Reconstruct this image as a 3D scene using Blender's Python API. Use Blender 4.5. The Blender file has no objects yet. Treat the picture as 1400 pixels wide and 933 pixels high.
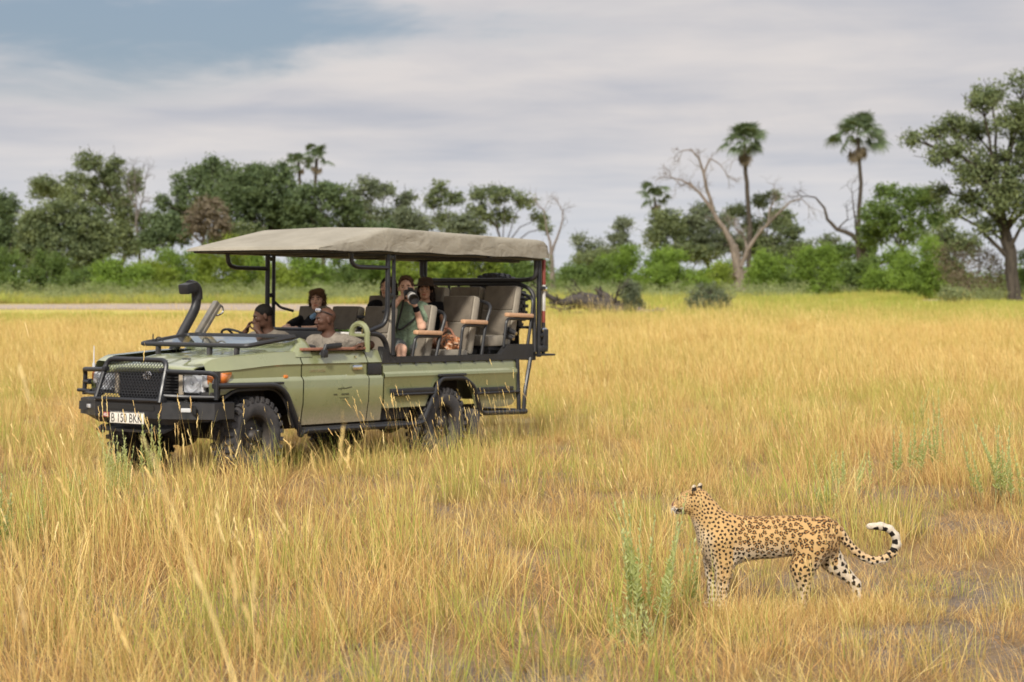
import bpy, bmesh, math, random
import numpy as np
from mathutils import Vector, Matrix, Euler, kdtree

SC = bpy.context.scene
COL = SC.collection
R = math.radians
rng = np.random.default_rng(7)
random.seed(7)

# ------------------------------------------------------------------ camera
F_PX = 2800.0          # focal length in pixels of a 1400 px wide picture
HOR = 392.4            # picture row of the horizon
CAM_H = 1.929
cam_data = bpy.data.cameras.new('camera')
cam_data.sensor_width = 36.0
cam_data.lens = 36.0 * F_PX / 1400.0
cam_data.shift_y = (HOR - 466.5) / 1400.0
cam_data.clip_start = 0.1
cam_data.clip_end = 6000.0
cam_data.dof.use_dof = True
cam_data.dof.focus_distance = 15.0
cam_data.dof.aperture_fstop = 3.0
cam = bpy.data.objects.new('camera', cam_data)
cam.location = (0, 0, CAM_H)
cam.rotation_euler = (R(90), 0, 0)
COL.objects.link(cam)
SC.camera = cam

# ------------------------------------------------------------------ render look
SC.view_settings.view_transform = 'Standard'
SC.view_settings.look = 'None'
SC.view_settings.gamma = 1.0
SC.view_settings.exposure = 0.44
SC.cycles.use_denoising = True
SC.cycles.max_bounces = 7
SC.cycles.diffuse_bounces = 3
SC.cycles.glossy_bounces = 3
SC.cycles.transmission_bounces = 5
SC.cycles.transparent_max_bounces = 6
SC.cycles.sample_clamp_indirect = 6.0

# ------------------------------------------------------------------ sun and sky
SUN_EL, SUN_AZ = R(37), R(192)      # azimuth clockwise from +Y (into the picture): behind the camera
sun_data = bpy.data.lights.new('sun', 'SUN')
sun_data.energy = 3.5
sun_data.angle = R(6)
sun_data.color = (1.0, 0.93, 0.82)
sun = bpy.data.objects.new('sun', sun_data)
sdir = Vector((math.sin(SUN_AZ) * math.cos(SUN_EL), math.cos(SUN_AZ) * math.cos(SUN_EL), math.sin(SUN_EL)))
sun.rotation_euler = sdir.to_track_quat('Z', 'Y').to_euler()
COL.objects.link(sun)

world = bpy.data.worlds.new('World')
SC.world = world
world.use_nodes = True
WN, WL = world.node_tree.nodes, world.node_tree.links
WN.clear()


def wn(kind, **kw):
    n = WN.new(kind)
    for k, v in kw.items():
        setattr(n, k, v)
    return n


def build_world():
    out = wn('ShaderNodeOutputWorld')
    bg = wn('ShaderNodeBackground')
    bg.inputs['Strength'].default_value = 0.1
    WL.new(bg.outputs[0], out.inputs[0])
    sky = wn('ShaderNodeTexSky', sky_type='NISHITA', sun_disc=False)
    sky.sun_elevation = SUN_EL
    sky.sun_rotation = SUN_AZ
    sky.air_density = 1.0
    sky.dust_density = 2.0
    tc = wn('ShaderNodeTexCoord')
    sep = wn('ShaderNodeSeparateXYZ')
    WL.new(tc.outputs['Generated'], sep.inputs[0])
    # a flat layer of cloud seen from below: direction divided by its height
    zc = wn('ShaderNodeMath', operation='MAXIMUM')
    WL.new(sep.outputs['Z'], zc.inputs[0]); zc.inputs[1].default_value = 0.0
    za = wn('ShaderNodeMath', operation='ADD')
    WL.new(zc.outputs[0], za.inputs[0]); za.inputs[1].default_value = 0.035
    dx = wn('ShaderNodeMath', operation='DIVIDE'); WL.new(sep.outputs['X'], dx.inputs[0]); WL.new(za.outputs[0], dx.inputs[1])
    dy = wn('ShaderNodeMath', operation='DIVIDE'); WL.new(sep.outputs['Y'], dy.inputs[0]); WL.new(za.outputs[0], dy.inputs[1])
    cmb = wn('ShaderNodeCombineXYZ'); WL.new(dx.outputs[0], cmb.inputs[0]); WL.new(dy.outputs[0], cmb.inputs[1])
    mp = wn('ShaderNodeMapping'); WL.new(cmb.outputs[0], mp.inputs[0])
    mp.inputs['Location'].default_value = CLOUD_SHIFT
    mp.inputs['Rotation'].default_value = (0, 0, R(8))
    n1 = wn('ShaderNodeTexNoise'); WL.new(mp.outputs[0], n1.inputs['Vector'])
    n1.inputs['Scale'].default_value = 0.24; n1.inputs['Detail'].default_value = 6; n1.inputs['Roughness'].default_value = 0.52
    n1.inputs['Distortion'].default_value = 0.5
    n2 = wn('ShaderNodeTexNoise'); WL.new(mp.outputs[0], n2.inputs['Vector'])
    n2.inputs['Scale'].default_value = 0.85; n2.inputs['Detail'].default_value = 5; n2.inputs['Roughness'].default_value = 0.5
    # ragged cloud detail
    m3 = wn('ShaderNodeMapping'); WL.new(tc.outputs['Generated'], m3.inputs[0]); m3.inputs['Scale'].default_value = (5.5, 5.5, 20)
    n3 = wn('ShaderNodeTexNoise'); WL.new(m3.outputs[0], n3.inputs['Vector'])
    n3.inputs['Scale'].default_value = 1.6; n3.inputs['Detail'].default_value = 8; n3.inputs['Roughness'].default_value = 0.58; n3.inputs['Distortion'].default_value = 0.7
    def blend(a, k):
        o = wn('ShaderNodeMath', operation='MULTIPLY_ADD'); WL.new(n3.outputs['Fac'], o.inputs[0]); o.inputs[1].default_value = k
        s = wn('ShaderNodeMath', operation='SUBTRACT'); WL.new(a, s.inputs[0]); s.inputs[1].default_value = k * 0.5
        WL.new(s.outputs[0], o.inputs[2]); return o.outputs[0]
    n1f, n2f = blend(n1.outputs['Fac'], 0.30), blend(n2.outputs['Fac'], 0.5)
    # cloud tones (value 10 here is white in the picture, as the strength is 0.1)
    tone = wn('ShaderNodeValToRGB'); WL.new(n2f, tone.inputs[0])
    e = tone.color_ramp.elements
    e[0].position = 0.28; e[0].color = (0.515, 0.52, 0.55, 1)
    e[1].position = 0.70; e[1].color = (0.735, 0.685, 0.645, 1)
    big = wn('ShaderNodeMix', data_type='RGBA', blend_type='MULTIPLY'); big.inputs[0].default_value = 1
    WL.new(tone.outputs[0], big.inputs[6]); big.inputs[7].default_value = (7.3, 7.4, 7.7, 1)
    # the open bits between clouds: the sky itself, veiled by a thin blue-grey sheet
    veil = wn('ShaderNodeMix', data_type='RGBA'); veil.inputs[0].default_value = 0.72
    WL.new(sky.outputs[0], veil.inputs[6]); veil.inputs[7].default_value = (1.75, 2.15, 2.75, 1)
    # gaps open only away from the horizon
    m1 = wn('ShaderNodeMapRange', interpolation_type='SMOOTHSTEP'); WL.new(n1f, m1.inputs[0])
    m1.inputs[1].default_value = GAP0; m1.inputs[2].default_value = GAP1
    hz = wn('ShaderNodeMapRange', interpolation_type='SMOOTHSTEP'); WL.new(sep.outputs['Z'], hz.inputs[0])
    hz.inputs[1].default_value = 0.055; hz.inputs[2].default_value = 0.115
    gm = wn('ShaderNodeMath', operation='MULTIPLY'); WL.new(m1.outputs[0], gm.inputs[0]); WL.new(hz.outputs[0], gm.inputs[1])
    mixc = wn('ShaderNodeMix', data_type='RGBA'); WL.new(gm.outputs[0], mixc.inputs[0])
    # cloud edges around the gaps catch the light
    inv = wn('ShaderNodeMath', operation='SUBTRACT'); inv.inputs[0].default_value = 1.0; WL.new(gm.outputs[0], inv.inputs[1])
    rim = wn('ShaderNodeMath', operation='MULTIPLY'); WL.new(gm.outputs[0], rim.inputs[0]); WL.new(inv.outputs[0], rim.inputs[1])
    rim2 = wn('ShaderNodeMath', operation='MULTIPLY'); WL.new(rim.outputs[0], rim2.inputs[0]); rim2.inputs[1].default_value = 1.7
    lit = wn('ShaderNodeMix', data_type='RGBA'); WL.new(rim2.outputs[0], lit.inputs[0]); WL.new(big.outputs[2], lit.inputs[6]); lit.inputs[7].default_value = (6.5, 5.95, 5.6, 1)
    WL.new(lit.outputs[2], mixc.inputs[6]); WL.new(veil.outputs[2], mixc.inputs[7])
    # pale air towards the horizon
    hv = wn('ShaderNodeMapRange', interpolation_type='SMOOTHSTEP'); WL.new(sep.outputs['Z'], hv.inputs[0])
    hv.inputs[1].default_value = 0.0; hv.inputs[2].default_value = 0.09; hv.inputs[3].default_value = 0.8; hv.inputs[4].default_value = 0.0
    fin = wn('ShaderNodeMix', data_type='RGBA'); WL.new(hv.outputs[0], fin.inputs[0])
    WL.new(mixc.outputs[2], fin.inputs[6]); fin.inputs[7].default_value = (4.9, 5.1, 5.45, 1)
    # brighter overhead, as an overcast sky is
    up = wn('ShaderNodeMapRange', interpolation_type='SMOOTHSTEP'); WL.new(sep.outputs['Z'], up.inputs[0])
    up.inputs[1].default_value = 0.12; up.inputs[2].default_value = 0.9; up.inputs[3].default_value = 1.0; up.inputs[4].default_value = 2.3
    fm = wn('ShaderNodeMix', data_type='RGBA', blend_type='MULTIPLY'); fm.inputs[0].default_value = 1
    WL.new(fin.outputs[2], fm.inputs[6]); WL.new(up.outputs[0], fm.inputs[7])
    WL.new(fm.outputs[2], bg.inputs['Color'])


CLOUD_SHIFT = (30.3, 14.8, 0)
GAP0, GAP1 = 0.435, 0.60
build_world()


# ------------------------------------------------------------------ helpers: naming
def tag(o, label=None, cat=None, group=None, kind=None):
    if label: o['label'] = label
    if cat: o['category'] = cat
    if group: o['group'] = group
    if kind: o['kind'] = kind
    return o


def empty(name, loc=(0, 0, 0), rot=(0, 0, 0), label=None, cat=None, group=None):
    o = bpy.data.objects.new(name, None)
    o.empty_display_size = 0.2
    COL.objects.link(o)
    o.location = loc
    o.rotation_euler = rot
    return tag(o, label, cat, group)


def link(name, me, parent=None, mat=None):
    o = bpy.data.objects.new(name, me)
    COL.objects.link(o)
    if parent is not None: o.parent = parent
    if mat is not None and len(me.materials) == 0: me.materials.append(mat)
    return o


def copy_tree(o, parent=None):
    c = o.copy()
    COL.objects.link(c)
    c.parent = parent
    for ch in list(o.children): copy_tree(ch, c)
    return c


# ------------------------------------------------------------------ helpers: materials
class NT:
    def __init__(s, name):
        s.m = bpy.data.materials.new(name)
        s.m.use_nodes = True
        s.n, s.l = s.m.node_tree.nodes, s.m.node_tree.links
        s.b = s.n['Principled BSDF']
        s.out = s.n['Material Output']

    def node(s, kind, ins=None, **kw):
        n = s.n.new(kind)
        for k, v in kw.items(): setattr(n, k, v)
        for k, v in (ins or {}).items():
            if hasattr(v, 'is_linked') or isinstance(v, bpy.types.NodeSocket): s.l.new(v, n.inputs[k])
            else: n.inputs[k].default_value = v
        return n

    def noise(s, scale, detail=4, rough=0.5, vec=None, dist=0.0):
        n = s.node('ShaderNodeTexNoise', {'Scale': scale, 'Detail': detail, 'Roughness': rough, 'Distortion': dist})
        if vec is not None: s.l.new(vec, n.inputs['Vector'])
        return n.outputs['Fac']

    def obj(s): return s.node('ShaderNodeTexCoord').outputs['Object']
    def pos(s): return s.node('ShaderNodeNewGeometry').outputs['Position']

    def ramp(s, fac, stops):
        n = s.node('ShaderNodeValToRGB', {0: fac})
        e = n.color_ramp.elements
        while len(e) < len(stops): e.new(0.5)
        for el, (p, c) in zip(e, stops):
            el.position = p
            el.color = (*c, 1) if len(c) == 3 else c
        return n.outputs[0]

    def mix(s, fac, a, b, mode='MIX'):
        n = s.node('ShaderNodeMix', data_type='RGBA', blend_type=mode)
        for i, v in ((0, fac), (6, a), (7, b)):
            if isinstance(v, bpy.types.NodeSocket): s.l.new(v, n.inputs[i])
            elif i == 0: n.inputs[0].default_value = v
            else: n.inputs[i].default_value = (*v, 1) if len(v) == 3 else v
        return n.outputs[2]

    def rng(s, v, a, b, c=0.0, d=1.0):
        n = s.node('ShaderNodeMapRange', {0: v, 1: a, 2: b, 3: c, 4: d})
        return n.outputs[0]

    def math(s, op, a, b=0.0):
        return s.node('ShaderNodeMath', {0: a, 1: b}, operation=op).outputs[0]

    def bump(s, h, strength=0.3, dist=0.01):
        n = s.node('ShaderNodeBump', {'Height': h, 'Strength': strength, 'Distance': dist})
        s.l.new(n.outputs[0], s.b.inputs['Normal'])

    def set(s, **kw):
        for k, v in kw.items():
            k = k.replace('_', ' ')
            if isinstance(v, bpy.types.NodeSocket): s.l.new(v, s.b.inputs[k])
            else: s.b.inputs[k].default_value = v
        return s


def pmat(name, col, rough=0.6, metal=0.0, var=0.25, scale=12.0, bump=0.0, bscale=80.0, coat=0.0, dust=0.0, dustcol=(0.42, 0.33, 0.22), spec=0.5):
    """a painted or cloth surface: base colour, blotchy wear, fine relief and a film of dust"""
    t = NT(name)
    o = t.obj()
    n = t.noise(scale, 6, 0.6, o)
    dark = tuple(c * (1 - var) for c in col)
    light = tuple(min(1, c * (1 + var * 0.7)) for c in col)
    c = t.ramp(n, [(0.3, dark), (0.7, light)])
    if dust > 0:
        d = t.math('MULTIPLY', t.rng(t.noise(scale * 0.35, 7, 0.65, o), 0.35, 0.75), dust)
        c = t.mix(d, c, dustcol)
        t.set(Roughness=t.rng(d, 0, dust, rough, min(1, rough + 0.25)))
    else:
        t.set(Roughness=rough)
    t.set(Base_Color=c, Metallic=metal, Specular_IOR_Level=spec)
    if coat: t.set(Coat_Weight=coat, Coat_Roughness=0.12)
    if bump: t.bump(t.noise(bscale, 3, 0.6, o), bump, 0.004)
    return t.m


def vmat(name, rough=0.7, attr='Col', sss=0.0, bump=0.0, bscale=200.0, var=0.12, spec=0.3):
    t = NT(name)
    a = t.node('ShaderNodeAttribute', attribute_name=attr).outputs['Color']
    n = t.noise(40, 5, 0.6, t.obj())
    c = t.mix(1.0, a, t.ramp(n, [(0.3, (1 - var,) * 3), (0.7, (1 + var,) * 3)]), 'MULTIPLY')
    t.set(Base_Color=c, Roughness=rough, Specular_IOR_Level=spec)
    if bump: t.bump(t.noise(bscale, 3, 0.6, t.obj()), bump, 0.003)
    return t.m


# ------------------------------------------------------------------ helpers: meshes
def np_mesh(name, V, Fq, smooth=True, col=None, sharp=None):
    """mesh from numpy vertices and an (n,3) or (n,4) face array"""
    V = np.asarray(V, np.float32); Fq = np.asarray(Fq, np.int32)
    me = bpy.data.meshes.new(name)
    k = Fq.shape[1]
    me.vertices.add(len(V)); me.vertices.foreach_set('co', V.ravel())
    me.loops.add(Fq.size); me.loops.foreach_set('vertex_index', Fq.ravel())
    me.polygons.add(len(Fq))
    me.polygons.foreach_set('loop_start', np.arange(0, Fq.size, k, dtype=np.int32))
    me.update(calc_edges=True)
    me.polygons.foreach_set('use_smooth', np.full(len(Fq), smooth, bool))
    if col is not None:
        a = me.attributes.new('Col', 'FLOAT_COLOR', 'POINT')
        c = np.ones((len(V), 4), np.float32); c[:, :3] = col
        a.data.foreach_set('color', c.ravel())
    me.validate(verbose=False)
    return me


def fillet(pts, r, n=5):
    """round the corners of a polyline"""
    P = [Vector(p) for p in pts]
    if r <= 0 or len(P) < 3: return P
    out = [P[0]]
    for a, b, c in zip(P, P[1:], P[2:]):
        d1, d2 = (a - b), (c - b)
        k = min(r, d1.length * 0.48, d2.length * 0.48)
        p, q = b + d1.normalized() * k, b + d2.normalized() * k
        for i in range(n + 1):
            t = i / n
            out.append(p * (1 - t) ** 2 + b * 2 * t * (1 - t) + q * t * t)
    out.append(P[-1])
    return out


class MB:
    """collects shapes into one mesh"""
    def __init__(s): s.v, s.f = [], []

    def add(s, verts, faces):
        k = len(s.v)
        s.v += [tuple(v) for v in verts]
        s.f += [tuple(i + k for i in f) for f in faces]
        return s

    def box(s, c, size, rot=None, bev=0.0, taper=None):
        bm = bmesh.new()
        bmesh.ops.create_cube(bm, size=1.0)
        for v in bm.verts:
            if taper and v.co.z > 0: v.co.x *= taper[0]; v.co.y *= taper[1]
            v.co = Vector((v.co.x * size[0], v.co.y * size[1], v.co.z * size[2]))
        if bev > 0:
            bmesh.ops.bevel(bm, geom=bm.edges[:], offset=min(bev, min(size) * 0.45), segments=2, profile=0.6, affect='EDGES')
        M = Matrix.Translation(c) @ (Euler(rot).to_matrix().to_4x4() if rot else Matrix())
        bm.verts.index_update()
        s.add([M @ v.co for v in bm.verts], [[v.index for v in f.verts] for f in bm.faces])
        bm.free()
        return s

    def tube(s, pts, r, n=8, fil=0.0, cap=True, flat=None):
        P = fillet(pts, fil)
        m = len(P)
        rr = r if isinstance(r, (list, tuple)) else None
        T = [(P[min(i + 1, m - 1)] - P[max(i - 1, 0)]).normalized() for i in range(m)]
        ref = Vector((0, 0, 1)) if abs(T[0].z) < 0.9 else Vector((0, 1, 0))
        N = (ref - T[0] * ref.dot(T[0])).normalized()
        V, Fc = [], []
        for i in range(m):
            N = (N - T[i] * N.dot(T[i])).normalized()
            Bn = T[i].cross(N)
            ri = (rr[0] + (rr[-1] - rr[0]) * i / (m - 1)) if rr and len(rr) != m else (rr[i] if rr else r)
            for j in range(n):
                a = 2 * math.pi * j / n
                V.append(P[i] + N * (math.cos(a) * ri) + Bn * (math.sin(a) * ri * (flat or 1)))
        for i in range(m - 1):
            for j in range(n):
                a, b = i * n + j, i * n + (j + 1) % n
                Fc.append((a, b, b + n, a + n))
        if cap:
            Fc.append(tuple(range(n - 1, -1, -1)))
            Fc.append(tuple(range((m - 1) * n, m * n)))
        return s.add(V, Fc)

    def lathe(s, prof, c=(0, 0, 0), axis='Y', n=32, closed=False):
        V, Fc = [], []
        m = len(prof)
        for i in range(n):
            a = 2 * math.pi * i / n
            ca, sa = math.cos(a), math.sin(a)
            for r, h in prof:
                p = {'Y': (r * ca, h, r * sa), 'Z': (r * ca, r * sa, h), 'X': (h, r * ca, r * sa)}[axis]
                V.append((p[0] + c[0], p[1] + c[1], p[2] + c[2]))
        for i in range(n):
            k = (i + 1) % n
            for j in range(m if closed else m - 1):
                l = (j + 1) % m
                Fc.append((i * m + j, i * m + l, k * m + l, k * m + j))
        return s.add(V, Fc)

    def loft(s, rings, close=False, cap=False):
        """rings of equal length joined by quads; close joins each ring's ends"""
        n = len(rings[0])
        V = [p for r in rings for p in r]
        Fc = []
        for i in range(len(rings) - 1):
            for j in range(n if close else n - 1):
                k = (j + 1) % n
                Fc.append((i * n + j, i * n + k, (i + 1) * n + k, (i + 1) * n + j))
        if cap:
            Fc.append(tuple(range(n - 1, -1, -1)))
            Fc.append(tuple(range((len(rings) - 1) * n, len(rings) * n)))
        return s.add(V, Fc)

    def mirror(s):
        k = len(s.v)
        s.v += [(x, -y, z) for x, y, z in s.v]
        s.f += [tuple(i + k for i in reversed(f)) for f in s.f]
        return s

    def mesh(s, name, sharp=35, fix=True):
        me = bpy.data.meshes.new(name)
        me.from_pydata(s.v, [], s.f)
        if fix:
            bm = bmesh.new(); bm.from_mesh(me)
            bmesh.ops.recalc_face_normals(bm, faces=bm.faces[:])
            bm.to_mesh(me); bm.free()
        me.polygons.foreach_set('use_smooth', np.ones(len(me.polygons), bool))
        me.set_sharp_from_angle(angle=R(sharp))
        me.update()
        return me

    def pieces(s):
        """groups of faces that lie apart from one another"""
        n = len(s.v); up = list(range(n))
        def root(i):
            while up[i] != i: up[i] = up[up[i]]; i = up[i]
            return i
        for f in s.f:
            a = root(f[0])
            for i in f[1:]: up[root(i)] = a
        ids = {}
        isl = np.array([ids.setdefault(root(i), len(ids)) for i in range(n)])
        k = len(ids)
        if k < 2 or k > 400: return [s]
        P = np.array(s.v, float); lo = np.full((k, 3), np.inf); hi = -lo
        np.minimum.at(lo, isl, P); np.maximum.at(hi, isl, P)
        size = (hi - lo).max(1)
        gap = np.maximum(0, np.maximum(lo[:, None] - hi[None], lo[None] - hi[:, None]))
        near = np.sqrt((gap ** 2).sum(2)) <= np.maximum(0.02, 0.5 * np.maximum(size[:, None], size[None]))
        lab = np.arange(k)
        for _ in range(k):
            new = np.where(near, lab[None], k).min(1)
            if (new == lab).all(): break
            lab = new
        out = []
        for g in np.unique(lab):
            m = MB(); idx = {}
            for f in s.f:
                if lab[isl[f[0]]] == g: m.f.append(tuple(idx.setdefault(i, len(idx)) for i in f))
            m.v = [s.v[i] for i in idx]
            out.append(m)
        return out

    def build(s, name, mat, parent=None, sharp=35, fix=True, whole=False):
        """one object, or one for each separate piece of it"""
        got = [link(name, m.mesh(name, sharp, fix), parent, mat) for m in ([s] if whole else s.pieces())]
        return got[0]


def thicken(o, t):
    m = o.modifiers.new('thickness', 'SOLIDIFY'); m.thickness = t; m.offset = -1
    return o


# ------------------------------------------------------------------ helpers: smooth bodies from blended shapes
def cap_f(a, b, ra, rb):
    a, b = np.array(a, np.float32), np.array(b, np.float32)
    ab = b - a; L = float(ab @ ab) + 1e-12
    lo = np.minimum(a - ra, b - rb); hi = np.maximum(a + ra, b + rb)
    def f(P):
        d = P - a
        t = np.clip((d @ ab) / L, 0, 1)
        return np.linalg.norm(d - t[..., None] * ab, axis=-1) - (ra + (rb - ra) * t)
    return f, lo, hi


def ell_f(c, r, M=None):
    c, r = np.array(c, np.float32), np.array(r, np.float32)
    m = float(r.max())
    def f(P):
        d = P - c
        if M is not None: d = d @ M
        k0 = np.linalg.norm(d / r, axis=-1)
        k1 = np.linalg.norm(d / (r * r), axis=-1) + 1e-9
        return k0 * (k0 - 1.0) / k1
    if M is None: return f, c - r, c + r
    return f, c - m, c + m


def sdf(prims, h, grow=0.0):
    """prims: (f, lo, hi, k[, 'sub']) -> vertices, quads"""
    adds = [p for p in prims if len(p) < 5]
    lo = np.min([p[1] for p in adds], 0) - 4 * h - grow
    hi = np.max([p[2] for p in adds], 0) + 4 * h + grow
    n = np.ceil((hi - lo) / h).astype(int) + 1
    Fd = np.full(tuple(n), 1.0, np.float32)
    ax = [lo[i] + h * np.arange(n[i], dtype=np.float32) for i in range(3)]
    for p in prims:
        f, l, u, k = p[:4]
        pad = k + 3 * h + grow + 0.01
        i0 = np.clip(((l - pad - lo) / h).astype(int), 0, n); i1 = np.clip(((u + pad - lo) / h).astype(int) + 2, 0, n)
        if np.any(i1 <= i0): continue
        sl = tuple(slice(a, b) for a, b in zip(i0, i1))
        P = np.stack(np.meshgrid(*[ax[i][sl[i]] for i in range(3)], indexing='ij'), -1)
        d = f(P).astype(np.float32)
        cur = Fd[sl]
        if len(p) < 5:
            d = d - grow
            q = np.maximum(k - np.abs(cur - d), 0) / max(k, 1e-6)
            Fd[sl] = np.minimum(cur, d) - q * q * k * 0.25
        else:
            d = -d
            q = np.maximum(k - np.abs(cur - d), 0) / max(k, 1e-6)
            Fd[sl] = np.maximum(cur, d) + q * q * k * 0.25
    S = Fd < 0
    cnt = np.zeros(tuple(n - 1), np.int8)
    for a in (0, 1):
        for b in (0, 1):
            for c in (0, 1):
                cnt += S[a:n[0] - 1 + a, b:n[1] - 1 + b, c:n[2] - 1 + c]
    act = np.argwhere((cnt > 0) & (cnt < 8))
    idx = np.full(tuple(n - 1), -1, np.int32)
    idx[tuple(act.T)] = np.arange(len(act))
    corner = [(a, b, c) for a in (0, 1) for b in (0, 1) for c in (0, 1)]
    val = {q: Fd[act[:, 0] + q[0], act[:, 1] + q[1], act[:, 2] + q[2]] for q in corner}
    acc = np.zeros((len(act), 3), np.float32); num = np.zeros(len(act), np.float32)
    for q in corner:
        for d in range(3):
            if q[d] == 0:
                w = list(q); w[d] = 1; w = tuple(w)
                A, B = val[q], val[w]
                m = (A < 0) != (B < 0)
                t = np.where(m, A / np.where(m, A - B, 1), 0)
                pos = np.array(q, np.float32)[None] + np.zeros((len(act), 1), np.float32)
                pos[:, d] += t
                acc += np.where(m[:, None], pos, 0); num += m
    V = lo + h * (act + acc / num[:, None])
    quads = []
    for d in range(3):
        e1, e2 = [(1, 2), (2, 0), (0, 1)][d]
        sa = [slice(None)] * 3; sb = [slice(None)] * 3
        sa[d] = slice(0, -1); sb[d] = slice(1, None)
        ch = S[tuple(sa)] != S[tuple(sb)]
        E = np.argwhere(ch)
        ok = (E[:, e1] > 0) & (E[:, e2] > 0) & (E[:, e1] < n[e1] - 1) & (E[:, e2] < n[e2] - 1)
        E = E[ok]
        ins = S[tuple(E.T)]
        def cell(o1, o2):
            C = E.copy(); C[:, e1] -= o1; C[:, e2] -= o2
            return idx[tuple(C.T)]
        q = np.stack([cell(1, 1), cell(0, 1), cell(0, 0), cell(1, 0)], 1)
        q[~ins] = q[~ins][:, ::-1]
        quads.append(q)
    return V, np.concatenate(quads)


# ------------------------------------------------------------------ places
def smooth(a, b, x):
    t = np.clip((np.asarray(x, float) - a) / (b - a), 0, 1)
    return t * t * (3 - 2 * t)


def ground_z(x, y):
    x = np.asarray(x, float); y = np.asarray(y, float)
    z = 1.1 * smooth(30, 130, y) - 0.09 * (1 - smooth(14.5, 20, y))
    near = 1 - smooth(25, 60, np.hypot(x, y))
    z = z + near * (0.025 * np.sin(x * 1.7 + 0.6 * np.sin(y * 1.1)) * np.sin(y * 1.3 + 0.9) + 0.012 * np.sin(x * 4.1 + y * 2.3) * np.sin(y * 3.7 - x))
    return z


def at(u, D):
    """the ground point under picture column u at D metres"""
    x = (u - 700.0) * D / F_PX
    return Vector((x, D, float(ground_z(x, D))))


def px(u, v, D):
    """the point seen at picture position u, v at D metres"""
    return Vector(((u - 700.0) * D / F_PX, D, CAM_H - (v - HOR) * D / F_PX))

# ================================================================== THE SETTING: ground and sandy track
def build_ground():
    ys = np.concatenate([np.linspace(-40, 4, 12), np.arange(5, 40, 0.3), np.arange(40, 140, 2.0), np.geomspace(142, 4500, 24)])
    xs0 = np.concatenate([-np.geomspace(14.5, 4500, 26)[::-1], np.arange(-14, 14.01, 0.4), np.geomspace(14.5, 4500, 26)])
    X, Y = np.meshgrid(xs0, ys)
    Z = ground_z(X, Y)
    V = np.stack([X, Y, Z], -1).reshape(-1, 3)
    n, m = X.shape
    i = np.arange(n - 1)[:, None] * m + np.arange(m - 1)[None]
    Fq = np.stack([i, i + 1, i + 1 + m, i + m], -1).reshape(-1, 4)
    t = NT('dry_soil')
    p = t.pos()
    fine = t.noise(16, 10, 0.8, p)
    patch = t.noise(0.55, 5, 0.6, p)
    soil = t.ramp(fine, [(0.25, (0.065, 0.048, 0.036)), (0.5, (0.15, 0.115, 0.085)), (0.75, (0.30, 0.245, 0.19))])
    litter = t.ramp(t.noise(38, 8, 0.8, p), [(0.3, (0.10, 0.062, 0.03)), (0.55, (0.26, 0.17, 0.075)), (0.75, (0.45, 0.32, 0.15))])
    green = t.ramp(t.noise(0.12, 4, 0.6, p), [(0.35, (0.50, 0.36, 0.12)), (0.6, (0.36, 0.34, 0.08))])
    c = t.mix(t.rng(t.math('ADD', patch, t.math('MULTIPLY', t.noise(7, 5, 0.7, p), 0.35)), 0.55, 0.72), soil, litter)
    dist = t.node('ShaderNodeSeparateXYZ', {0: p}).outputs['Y']
    c = t.mix(t.rng(dist, 22, 55), c, green)
    t.set(Base_Color=c, Roughness=0.95, Specular_IOR_Level=0.15)
    t.bump(t.noise(30, 6, 0.7, p), 0.7, 0.03)
    o = link('ground', np_mesh('ground', V, Fq), None, t.m)
    tag(o, kind='structure')


def strip(name, pts, mat, lift=0.02):
    """a sheet that follows the ground between two edges; pts = (x, y_near, y_far)"""
    V, Fq = [], []
    k = 5
    for x, a, b in pts:
        for j in range(k):
            y = a + (b - a) * j / (k - 1)
            V.append((x, y, float(ground_z(x, y)) + lift))
    for i in range(len(pts) - 1):
        for j in range(k - 1):
            a = i * k + j
            Fq.append((a, a + k, a + k + 1, a + 1))
    o = link(name, np_mesh(name, V, Fq), None, mat)
    return tag(o, kind='structure')


build_ground()
t_ = NT('pale_sand')
t_.set(Base_Color=t_.ramp(t_.noise(1.2, 6, 0.65, t_.pos()), [(0.3, (0.24, 0.185, 0.135)), (0.7, (0.37, 0.30, 0.23))]), Roughness=0.95)
SAND = t_.m
strip('sandy_track', [(x, 97 + 1.5 * math.sin(x * 0.21), 110 + 1.2 * math.sin(x * 0.33 + 1)) for x in np.arange(-46, -2, 1.5)], SAND)
for xa, xb in ((17.0, 21.5), (23.0, 28.5)):
    strip('sandy_track', [(x, 124 - 7 * math.sin(math.pi * (x - xa) / (xb - xa)), 126 + 9 * math.sin(math.pi * (x - xa) / (xb - xa))) for x in np.linspace(xa, xb, 14)], SAND)
strip('sandy_track', [(x, 84 + math.sin(x * 0.6), 91 + math.sin(x * 0.9)) for x in np.arange(2.6, 8.4, 0.6)], SAND)

# ================================================================== SAFARI VEHICLE (its own axes: x forward, y to its left, z up)
VEH_LOC, VEH_ROT = Vector((-3.317, 21.344, 0.0)), Euler((0, -0.013, math.pi + 0.957))
VM = Matrix.Translation(VEH_LOC) @ VEH_ROT.to_matrix().to_4x4()
VMI = VM.inverted()

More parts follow.
